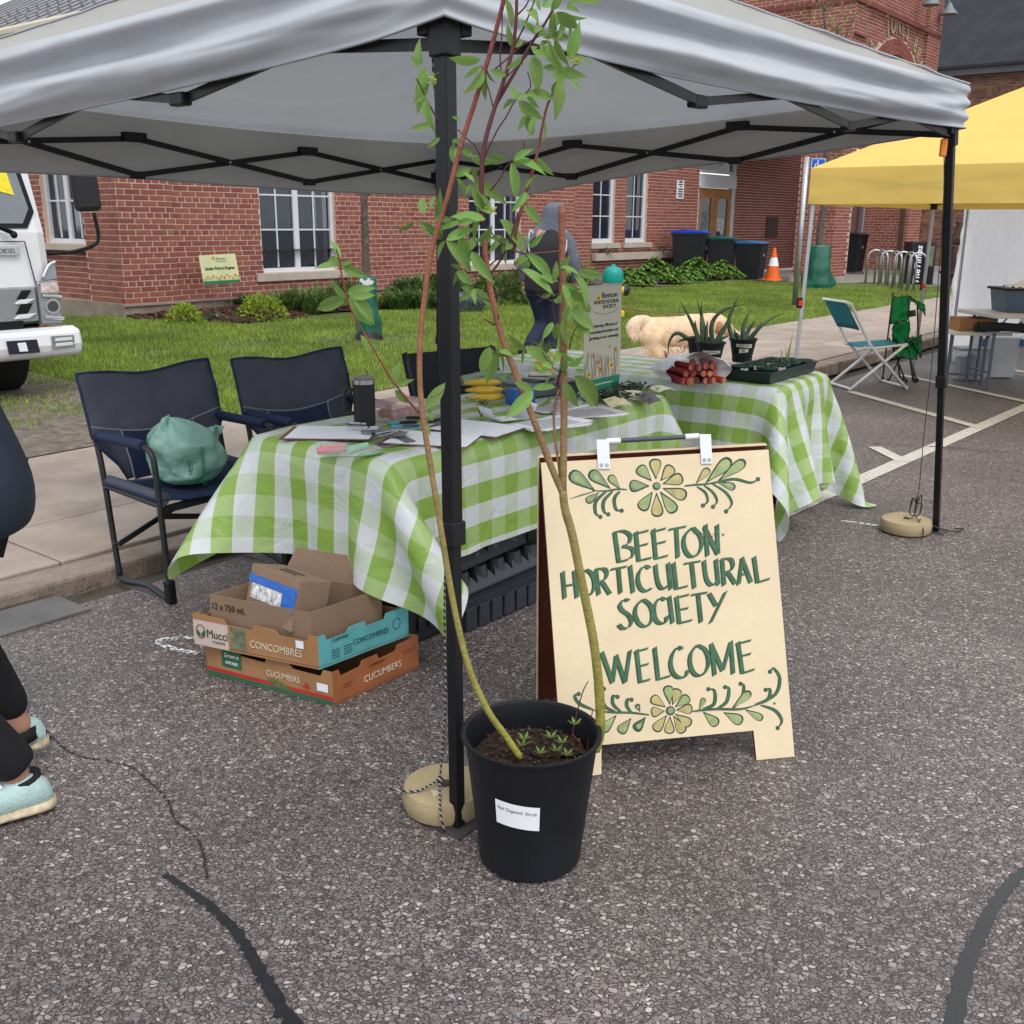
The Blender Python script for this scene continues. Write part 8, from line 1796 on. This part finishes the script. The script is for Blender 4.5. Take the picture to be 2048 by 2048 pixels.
MB().tube([(.02, -.05, .70), (.03, -.06, .64)], .035, 10).build('cup_holder', bt_m, gc)
# ================================================================== HYDRANT
hy = T('fire_hydrant', 'yellow fire hydrant with a teal bonnet behind the roll-up banner', 'fire hydrant', (1.42, 15.0, .15)); hyY = M('hydrant_yellow', (.62, .42, .02), .4, var=.12); hyT = M('hydrant_teal', (.0, .27, .24), .4, var=.1)
MB().lathe([(.15, 0), (.15, .03), (.11, .04), (.105, .10), (.105, .46), (.135, .47), (.135, .52), (.13, .53)], 20).build('barrel', hyY, hy, smooth=35)
MB().lathe([(.145, .531), (.15, .55), (.148, .64), (.135, .70), (.10, .735), (.04, .75), (.03, .78), (.0001, .785)], 20, cap=False).build('bonnet', hyT, hy, smooth=35)
for d, m_, r_, L_ in (((1, -.15, 0), M('hydrant_black', (.02, .022, .03), .5), .075, .22), ((-.35, -1, 0), hyT, .06, .18), ((-1, .1, 0), hyY, .06, .17)):
    d = Vector(d).normalized(); c0 = Vector((0, 0, .42)); MB().tube([c0+d*.09, c0+d*(L_-.05)], r_*.8, 12).build('nozzle', hyY, hy, smooth=40); MB().tube([c0+d*(L_-.05), c0+d*L_, c0+d*(L_+.03)], [r_, r_, r_*.35], 12).build('nozzle_cap', m_, hy, smooth=40)
MB().lathe([(.05, .06), (.05, .12), (.03, .14)], 10, (.13, -.06, .0)).build('drain_plug', hyY, hy, smooth=40)
# ================================================================== BINS AND CONE
def bin_(c, rz, w_, d_, h_, lidm, label):
    t = T('wheelie_bin', label, 'wheeled bin', c, rz); q_ = lambda s_, z: [(-w_/2*s_, -d_/2*s_, z), (w_/2*s_, -d_/2*s_, z), (w_/2*s_, d_/2*s_, z), (-w_/2*s_, d_/2*s_, z)]
    mb = MB(); mb.add(q_(.80, .04)+q_(1, h_*.93), [(3, 2, 1, 0)]+[(a, (a+1) % 4, (a+1) % 4+4, a+4) for a in range(4)]); mb.build('body', M('bin_black', (.012, .013, .016), .45, bump=.1), t, bevel=.02)
    MB().box(-w_/2*1.03, w_/2*1.03, -d_/2*1.03, d_/2*1.03, h_*.90, h_*.935).build('rim', M('bin_black'), t, bevel=.01)
    mb = MB(); mb.prism([(-w_/2*1.06, -d_/2*1.1, h_*.94), (-w_/2*1.06, d_/2*1.05, h_*.94), (-w_/2*1.06, d_/2*1.05, h_), (-w_/2*1.06, d_*.1, h_*1.02), (-w_/2*1.06, -d_/2*1.1, h_*.97)], (w_*1.06, 0, 0)); mb.build('lid', lidm, t, bevel=.012)
    for x in (-w_*.36, w_*.36): MB().tube([(x-.03, d_*.38, .10), (x+.03, d_*.38, .10)], .10, 16).build('wheel', rub, t)
    MB().tube([(-w_*.42, d_*.55, h_*.9), (w_*.42, d_*.55, h_*.9)], .014, 8).build('handle', M('bin_black'), t)
    MB().box(-.06, .06, -d_/2*.955, -d_/2*.95, h_*.62, h_*.68).build('white_stencil', M('grey_white_print', (.4, .4, .42), .6), t)
    return t
bl = M('bin_blue_lid', (.01, .045, .42), .35)
bin_(F(23.1, 12.75, .16), RZ+.35, .74, .82, 1.18, bl, 'biggest black wheeled bin with a bright blue lid, leftmost by the porch')
bin_(F(23.6, 12.15, .16), RZ+.3, .62, .66, 1.03, M('bin_green_lid', (.0, .09, .08), .4), 'middle black wheeled bin with the dark green lid')
bin_(F(24.0, 11.55, .16), RZ+.2, .68, .66, .93, M('bin_mid_blue_lid', (.02, .14, .36), .35), 'lowest black wheeled bin with a blue lid, beside the traffic cone')
bin_(F(30.05, 11.3, .15), RZ, .72, .6, 1.12, M('bin_black'), 'black lidded bin alone by the link wall behind the bike rack')
cn_ = T('traffic_cone', 'orange traffic cone with a white collar between the bins and the brick pier', 'traffic cone', F(24.0, 10.95, .16)); orc = M('cone_orange', (.75, .12, .015), .45, var=.08)
k_ = 1.12; MB().lathe([(.24*k_, .0), (.22*k_, .04), (.17*k_, .05), (.112*k_, .36)], 20).build('lower_cone', orc, cn_, smooth=35); MB().lathe([(.1125*k_, .361), (.072*k_, .56)], 20, cap=False).build('white_collar', paper, cn_, smooth=35); MB().lathe([(.0718*k_, .561), (.03*k_, .78), (.02*k_, .79)], 20).build('cone_tip', orc, cn_, smooth=35); MB().box(-.26, .26, -.26, .26, 0, .025).build('foot', blackp, cn_, bevel=.01)
# ================================================================== BIKE RACK, SIGN POLE, NEWSPAPER BOARD
rk0 = F(24.2, 8.55, .15); rk1 = F(22.5, 7.0, .15)
rk = T('bike_rack', 'galvanised bike rack of upright loops on the forecourt', 'bike rack', rk0)
dr = (rk1-rk0); dr.z = 0; nrm = Vector((-dr.y, dr.x, 0)).normalized()
for k in range(7):
    c = rk0+dr*(k/6.3); w_ = .17; ax = (dr.normalized()*(.9 if k % 2 else .25)+nrm*(.35 if k % 2 else 1)).normalized(); P = [c-ax*w_]+[c+ax*(w_*math.cos(a))+Vector((0, 0, .62+w_*math.sin(a))) for a in np.linspace(math.pi, 0, 9)]+[c+ax*w_]
    lp_ = MB().tube(P, .024, 8).build('loop', steel, rk, world=True, smooth=True)
    for s_ in (-1, 1): MB().lathe([(.045, .002), (.045, .02)], 8, c+ax*w_*s_-Vector((0, 0, .15))+Vector((0, 0, .15))).build('foot_plate', M('dark_foot', (.05, .05, .05), .6), lp_, world=True)
sp_ = T('parking_sign', 'blue accessible parking sign on a galvanised pole at the lawn edge', 'sign', F(17.0, 7.3, .15)); spY = wm(sp_).translation.y
MB().tube([(-.02, 0, 0), (.0, 0, 2.42)], .045, 10).build('pole', steel, sp_, smooth=True)
MB().box(.06, .30, -.035, -.025, 1.98, 2.40).build('sign_plate', M('sign_blue', (.01, .09, .42), .4), sp_)
for x0, x1, z0, z1 in ((.065, .295, 2.385, 2.392), (.065, .295, 1.985, 1.992), (.065, .072, 1.992, 2.385), (.288, .295, 1.992, 2.385)): MB().box(x0, x1, -.038, -.0355, z0, z1).build('sign_border', paper, sp_)
mb = MB(); O_ = wm(sp_).translation; mb.tube([O_+Vector((.18+.055*math.cos(a), -.038, 2.27+.055*math.sin(a))) for a in np.linspace(2.2, 6.4, 12)], .008, 5); mb.tube([O_+Vector((.17, -.038, 2.37)), O_+Vector((.17, -.038, 2.29)), O_+Vector((.22, -.038, 2.29)), O_+Vector((.25, -.038, 2.23))], .009, 5); mb.build('wheelchair_symbol', paper, sp_, world=True)
text(sp_, 'PERMIT', .05, M('red_print'), O_+Vector((.18, -.036, 2.13)), (1, 0, 0), (0, 0, 1)); text(sp_, 'ONLY', .05, paper, O_+Vector((.18, -.036, 2.06)), (1, 0, 0), (0, 0, 1))
nb = T('newspaper_box', 'black newspaper box lettered The Times behind the bike rack', 'newspaper box', F(25.6, 8.0, .14), .2)
MB().box(-.32, .32, -.16, .2, .0, .98).build('cabinet', M('black_enamel', (.012, .014, .018), .3), nb, bevel=.01); MB().box(.05, .26, -.168, -.1605, .42, .88).build('window', M('box_window', (.16, .18, .12), .2, var=.4, vs=14), nb)
o_ = wm(nb); R3 = o_.to_3x3(); text(nb, 'TheTimes', .22, paper, o_ @ Vector((-.12, -.162, .45)), R3 @ Vector((0, 0, 1)), R3 @ Vector((-1, 0, 0)), shear=.15, bold=.004)
be = T('carved_post', 'dark brown carved wooden bird on a post beside the newspaper box', 'carving', F(25.4, 7.1, .14)); bw_ = M('dark_carved_wood', (.05, .026, .016), .7, var=.4, vs=12, bump=.6, bs=25)
MB().lathe([(.20, 0), (.17, .1), (.15, .5), (.18, .75), (.12, .9)], 12).build('post', bw_, be, smooth=40); V, E_ = chain((None, [(0, 0, .9, .12), (.02, 0, 1.12, .16), (.0, 0, 1.32, .10), (-.02, 0, 1.45, .085)]), (1, [(-.16, 0, 1.0, .07), (-.30, 0, .96, .03)]), (3, [(-.12, 0, 1.44, .03)])); skinobj('bird', V, E_, bw_, be, 2, world=False)
MB().box(-.3, .5, -.2, .2, .28, .34).build('bench_slab', bw_, be, bevel=.01)
# small black bench by the porch
bn_ = T('bench', 'small black metal bench half hidden at the end of the stone ledge', 'bench', F(24.0, 13.15, .2), RZ)
for k in range(5): MB().box(-.55, .55, -.18+.08*k, -.12+.08*k, .42, .44).build('seat_slat', black, bn_)
for k in range(4): MB().box(-.55, .55, .20, .22, .52+.09*k, .58+.09*k).build('back_slat', black, bn_)
for x in (-.5, .5): MB().tube([(x, -.18, 0), (x, -.18, .62), (x, .2, .62)], .02, 6).build('side_frame', black, bn_); MB().tube([(x, .2, 0), (x, .22, .88)], .02, 6).build('side_frame', black, bn_)
# ================================================================== YARD SIGN
ys0 = at(421, 603, 15.3); ysl = F(9.55, 12.55, .25)
def onb_(px, py, b):
    d = RT*((px-1024)/2048)-UP*((py-1024)/2048)+FW; return Vector((0, 0, H))+d*(b/d.dot(N))
yb = 12.45; q0, q1, q2, q3 = onb_(408, 569, yb), onb_(481, 564, yb), onb_(470, 507, yb), onb_(397, 511, yb)
ys = T('yard_sign', 'pale yellow yard sign reading Garden Work in Progress in the mulch bed', 'sign', (q0.x, q0.y, .25))
mb = MB(); mb.prism([q0, q1, q2, q3], N*.006); mb.build('sign_panel', M('pale_yellow_board', (.62, .62, .36), .6), ys, world=True)
yX = (q1-q0).normalized(); yY = (q3-q0).normalized(); yw = (q1-q0).length; yh = (q3-q0).length
yp = lambda u, v, o=0: q0+(q1-q0)*u+(q3-q0)*v-N*(.002+o)
MB().add([yp(0, 0), yp(1, 0), yp(1, .10), yp(0, .10)], [(0, 1, 2, 3)]).build('green_band', M('banner_green'), ys, world=True)
text(ys, 'Garden Work in Progress', .054, M('dark_green_print', (.01, .08, .04), .7), yp(.5, .53, .002), yX, yY, bold=.0018, sx=.88); text(ys, 'Beeton', .055, M('grey_print'), yp(.56, .87, .002), yX, yY); text(ys, 'Horticultural Society', .022, M('grey_print'), yp(.56, .77, .002), yX, yY)
def ypf(u, v, o=0): return yp(u, v, o)
_bw, _tz = bwid, topz; bwid, topz = yw, yh
for k in range(13): flower(.06+.075*k, .16+.13*((k*.618) % 1), .020, (yel, orr)[k % 2], M('print_brown'), ys, ypf, .003)
flower(.37, .90, .03, yel, M('print_brown'), ys, ypf, .003)
bwid, topz = _bw, _tz
mb = MB()
for k in range(26): u = .03+.94*((k*.618) % 1); mb.add([yp(u-.003, .1, .001), yp(u+.003, .1, .001), yp(u+.004*math.sin(k), .18+.2*((k*.37) % 1), .001)], [(0, 1, 2)])
mb.build('printed_stems', M('olive_print', (.25, .30, .10), .7), ys, world=True, kind='stuff')
for u in (.28, .72): p = yp(u, .1)+N*.01; MB().tube([p, Vector((p.x, p.y, .22))], .004, 5).build('wire_leg', steel, ys, world=True)
# ================================================================== PLANTS
def leafclump(name, label, cat, c, n, rx, ry, h, sz, mat, kind='oval', group=None, seed_=1):
    rg_ = random.Random(seed_); t = T(name, label, cat, c, 0, group); mb = MB(); W_ = Vector((0, 0, 1))
    for k in range(n):
        th = rg_.uniform(0, 6.283); rr = math.sqrt(rg_.random()); 
        if kind == 'blade':
            b0 = Vector((rx*.55*rr*math.cos(th), ry*.55*rr*math.sin(th), 0)); d = Vector((math.cos(th+rg_.gauss(0, .5)), math.sin(th+rg_.gauss(0, .5)), 0)); L_ = h*rg_.uniform(.7, 1.25); sp = rg_.uniform(.25, .75); nn = Vector((-d.y, d.x, 0))*sz*rg_.uniform(.7, 1.2)
            P = [b0+d*(L_*sp*s_)+W_*(L_*(1.35*s_-.75*s_*s_*(.5+sp))) for s_ in (0, .3, .6, .85, 1)]; mb.grid([[p-nn*w_, p+nn*w_] for p, w_ in zip(P, (.8, 1, .8, .45, .05))])
        elif kind == 'hosta':
            d = Vector((math.cos(th), math.sin(th), 0)); z0 = h*(1-rr*.75)*rg_.uniform(.6, 1.0); p = Vector((rx*rr*math.cos(th), ry*rr*math.sin(th), z0)); L_ = sz*rg_.uniform(.75, 1.2); nn = Vector((-d.y, d.x, 0)); up_ = rg_.uniform(-.1, .5)
            r1 = p-d*L_*.4-W_*L_*.0; m1_ = p+W_*L_*up_*.4; e = p+d*L_*.6-W_*L_*(.22-up_*.35); ww = L_*.36
            mb.add([r1, p-d*L_*.2+nn*ww*.8+W_*.03, m1_+nn*ww+W_*.02, e, m1_-nn*ww+W_*.02, p-d*L_*.2-nn*ww*.8+W_*.03, m1_-W_*.01], [(0, 5, 6), (0, 6, 1), (1, 6, 2), (5, 4, 6), (2, 6, 3), (6, 4, 3)])
        else:
            ph = math.acos(rg_.uniform(0, 1)); rad = rg_.uniform(.7, 1.0); p = Vector((rx*rad*math.sin(ph)*math.cos(th), ry*rad*math.sin(ph)*math.sin(th), h*rad*math.cos(ph)*(1+.25*nz(th*2, ph*3, seed_)))); d = (p.normalized()+Vector((rg_.gauss(0, .5), rg_.gauss(0, .5), rg_.gauss(.2, .4)))).normalized(); s_ = sz*rg_.uniform(.6, 1.2)
            nn = d.cross(Vector((rg_.gauss(0, 1), rg_.gauss(0, 1), rg_.gauss(0, 1)))).normalized()*s_*.38; mb.add([p, p+d*s_*.5+nn, p+d*s_, p+d*s_*.5-nn], [(0, 1, 2, 3)])
    o = mb.build('foliage', mat, t); o['kind'] = 'stuff'
    mb = MB()
    for k in range(5): a = k*1.3; mb.tube([(0, 0, -.03), (rx*.3*math.cos(a), ry*.3*math.sin(a), h*.5)], .006, 5)
    mb.build('stem', M('brown_stem', (.07, .045, .025), .8), t); return t
lime = M('lime_foliage', (.26, .34, .03), .6, var=.2, rnd=.35, tl=.3); grn = M('mid_green_foliage', (.075, .135, .032), .6, rnd=.45, tl=.25); lilyM = M('daylily_foliage', (.10, .17, .04), .55, rnd=.4, tl=.3); hostaM = M('hosta_leaf', (.15, .27, .055), .45, rnd=.35, tl=.3); blueF = M('blue_fescue', (.20, .26, .27), .7, rnd=.3); darkF = M('dark_ground_foliage', (.045, .085, .03), .7, rnd=.5, tl=.2)
def gp(px, py, z=.2): return onz(px, py, z)
LC = leafclump
LC('shrub', 'small lime green mounded shrub at the left in the mulch, below the yard sign', 'shrub', gp(371, 648), 420, .24, .22, .26, .05, lime, seed_=1)
LC('shrub', 'larger lime green mounded shrub right of the yard sign', 'shrub', gp(526, 641), 620, .34, .28, .34, .055, lime, seed_=2)
LC('shrub', 'small lime shrub just right of the green watering bag', 'shrub', gp(765, 615), 260, .22, .2, .20, .05, lime, seed_=3)
LC('ground_plant', 'low grey-green plant between the two lime shrubs', 'plant', gp(430, 643), 140, .18, .14, .10, .05, M('grey_green_leaf', (.11, .14, .09), .7, rnd=.4), seed_=4)
LC('ground_plant', 'sparse little plant just left of the larger lime shrub', 'plant', gp(475, 640), 110, .16, .12, .10, .05, darkF, seed_=5)
for k, (px, py, rx, h_, lb) in enumerate(((500, 615, .30, .30, 'feathery dark plant behind the larger lime shrub'), (560, 625, .45, .42, 'daylily clump just right of the larger lime shrub'), (610, 622, .5, .45, 'daylily clump under the right end of the left window sill'), (660, 615, .5, .48, 'daylily clump immediately left of the green watering bag'), (700, 598, .5, .5, 'tall daylily clump behind the watering bag'), (800, 612, .42, .34, 'daylily clump in the middle between watering bag and tent leg'), (850, 612, .45, .36, 'daylily clump next to the white stones'))):
    LC('daylily', lb, 'daylily', gp(px, py+6), 330, rx*.8, rx*.6, h_, .012, lilyM, 'blade', 'daylilies along the brick wall', 10+k)
for k, (px, py, rx, h_, lb) in enumerate(((825, 598, .5, .40, 'broad-leaved green shrub under the blank brick wall'), (885, 590, .5, .42, 'broad-leaved green shrub just left of the tent leg'), (1000, 600, .65, .50, 'dense green shrub under the second window'), (1060, 590, .6, .55, 'dense green shrub behind the walking person'), (1130, 575, .5, .3, 'low green bush left of the hydrant'))):
    LC('green_shrub', lb, 'shrub', gp(px, py+8), 800, rx, rx*.6, h_, .085, grn, seed_=30+k, group='green shrubs along the brick wall')
LC('blue_grass', 'mound of blue-grey fescue grass right of the tent leg', 'ornamental grass', gp(925, 622), 1500, .55, .4, .32, .004, blueF, 'blade', seed_=41)
LC('sapling', 'thin yellowish sapling against the blank brick wall', 'sapling', gp(822, 590), 150, .16, .12, .60, .06, M('yellow_green_leaf', (.20, .24, .05), .6, rnd=.4, tl=.3), seed_=42)
LC('tall_weed', 'tall yellowish plant by the brick corner left of the hydrant', 'plant', gp(1175, 575), 120, .25, .2, .55, .06, M('yellow_green_leaf'), seed_=43)
for k, (px, py, rx, h_, n_, lb) in enumerate(((1262, 566, .55, .42, 90, 'hosta immediately right of the hydrant'), (1310, 560, .75, .62, 150, 'largest hosta in the middle under the stone ledge'), (1365, 560, .5, .40, 80, 'small hosta in the dip of the row under the stone ledge'), (1390, 552, .7, .55, 110, 'hosta third from the right end of the row'), (1440, 552, .65, .48, 100, 'hosta at the right end of the row beside the bins'))):
    LC('hosta', lb, 'hosta', gp(px, py+8, .2), n_*4, rx*.85, rx*.6, h_, .21, hostaM, 'hosta', 'hostas under the stone ledge', 50+k)
for k, (a, b) in enumerate(((20.4, 13.3), (22.9, 13.3), (23.6, 13.3))): LC('ledge_plant', ('tuft on the ledge below the left narrow window', 'tuft on the ledge right of the second narrow window', 'small tuft on the ledge below the white notice')[k], 'plant', F(a, b+.1, .82), 60, .25, .08, .14, .05, darkF, seed_=70+k)
ws = T('stones', 'two white stones at the edge of the bed by the tent leg', 'stones', gp(862, 614)); MB().ball((0, 0, .05), .09, 10, 7, (1, .8, .7)).build('stone', M('white_stone', (.6, .6, .6), .7, var=.3, vs=20), ws, smooth=True); MB().ball((-.14, .05, .03), .05, 8, 6, (1, .9, .8)).build('stone', M('white_stone'), ws, smooth=True)
# ================================================================== YOUNG TREES WITH WATERING BAGS
bark = M('rough_grey_bark', (.10, .075, .065), .9, var=.5, vs=22, bump=1, bs=45)
gbag = M('dark_green_watering_bag', (.006, .10, .06), .38, var=.35, vs=9, bump=.8, bs=8, spec=.55)
def wbag(t, r, h, s_):
    P = []
    for j in range(22):
        k = j/21; rr = r*(1.12-.45*k)*(1 if k > .06 else .9); P.append([(rr*math.cos(a)*(1+.30*nz(math.cos(a)*1.6+s_, k*3, math.sin(a)*1.6)+.07*math.sin(a*4+k*9)), rr*.8*math.sin(a)*(1+.25*nz(math.sin(a)*1.5, k*4, s_)), h*k) for a in np.linspace(0, 6.2832, 33)[:-1]])
    P.append([(p[0]*.35, p[1]*.35, h*.98) for p in P[-1]]); return MB().grid(P, vw=True).build('watering_bag', gbag, t, smooth=True)
def tree(t, pts, r0, limbs, leafn, lm, ls):
    mb = MB(); P = smooth_path(pts, 6); n_ = len(P); mb.tube([p+Vector((.012*nz(i*.9), .012*nz(i*.8, 5), 0)) for i, p in enumerate(P)], [r0*(1-.55*i/(n_-1))*(1+.10*nz(i*1.7, 3)) for i in range(n_)], 10); mb.build('trunk', bark, t, world=True, smooth=True)
    cr = MB()
    for L_ in limbs:
        Q = smooth_path(L_, 4); MB().tube(Q, [lerp(.03, .008, i/(len(Q)-1)) for i in range(len(Q))], 6).build('branch', bark, t, world=True, smooth=True)
        for _ in range(leafn if max(q_.z for q_ in Q) > 2.6 else 0):
            c = random.choice(Q[len(Q)//3:])+Vector((random.gauss(0, .22), random.gauss(0, .22), random.gauss(.0, .20))); d = Vector((random.gauss(0, 1), random.gauss(0, 1), random.gauss(-.3, .7))).normalized()*ls; n = d.cross(Vector((random.gauss(0, 1), random.gauss(0, 1), 1))).normalized()*ls*.35; cr.add([c, c+d*.5+n, c+d, c+d*.5-n], [(0, 1, 2, 3)])
    o = cr.build('crown', lm, t, world=True); o['kind'] = 'stuff'
b0 = onz(738, 684, .14); Yt = b0.y; t = T('young_tree', 'young tree with a slim green watering bag on the lawn left of the tent leg', 'tree', b0)
bg2 = wbag(t, .135, .75, 1); MB().grid([[(lerp(-.07, .09, i/6), -.115-.0*j, .72-.10*j*(1-abs(i-3)/4)+.02*math.sin(i*2)) for j in (0, 1)] for i in range(7)]).build('white_flap', M('white_film'), t)
MB().lathe([(.17, 0), (.16, .07), (.12, .12)], 14, (0, 0, .0)).build('black_skirt', blackp, t, smooth=40)
tree(t, [b0+Vector((0, 0, .5)), at(732, 540, Yt), at(730, 470, Yt), at(728, 380, Yt), at(730, 250, Yt), at(735, 100, Yt)], .055, [[at(730, 390, Yt), at(742, 383, Yt), at(750, 370, Yt+.1)], [at(730, 300, Yt), at(700, 200, Yt+.3), at(680, 120, Yt+.2)], [at(732, 260, Yt), at(780, 180, Yt-.2), at(800, 90, Yt)]], 60, grn, .09)
b1 = onz(1634, 578, .16); Y2_ = b1.y; t = T('young_tree', 'young tree with a baggy green watering bag in front of the brick pier', 'tree', b1)
wbag(t, .30, .92, 4)
z41 = lambda x, y: (1420+x/6.44, y/6.44)
tree(t, [b1+Vector((0, 0, .6)), at(1640, 470, Y2_), at(1650, 400, Y2_), at(1652, 330, Y2_), at(1655, 250, Y2_), at(1657, 130, Y2_), at(1652, 60, Y2_)], .085,
     [[at(*z41(1510, 600), Y2_), at(*z41(1480, 350), Y2_), at(*z41(1460, 100), Y2_), at(*z41(1400, 40), Y2_), at(*z41(1340, -60), Y2_)], [at(*z41(1465, 110), Y2_), at(*z41(1520, 50), Y2_), at(*z41(1540, -60), Y2_)], [at(*z41(1500, 700), Y2_), at(*z41(1690, 660), Y2_), at(*z41(1760, 450), Y2_), at(*z41(1870, 200), Y2_), at(*z41(2100, 20), Y2_)], [at(*z41(1370, 560), Y2_), at(*z41(1375, 360), Y2_)], [at(*z41(1625, 640), Y2_), at(*z41(1645, 340), Y2_), at(*z41(1700, 300), Y2_)], [at(*z41(1510, 600), Y2_), at(*z41(1500, 340), Y2_)], [at(1652, 330, Y2_), at(1668, 318, Y2_), at(1690, 300, Y2_)], [at(1648, 345, Y2_), at(1640, 320, Y2_)]], 34, M('spring_leaf', (.22, .22, .06), .6, rnd=.5, tl=.35), .085)
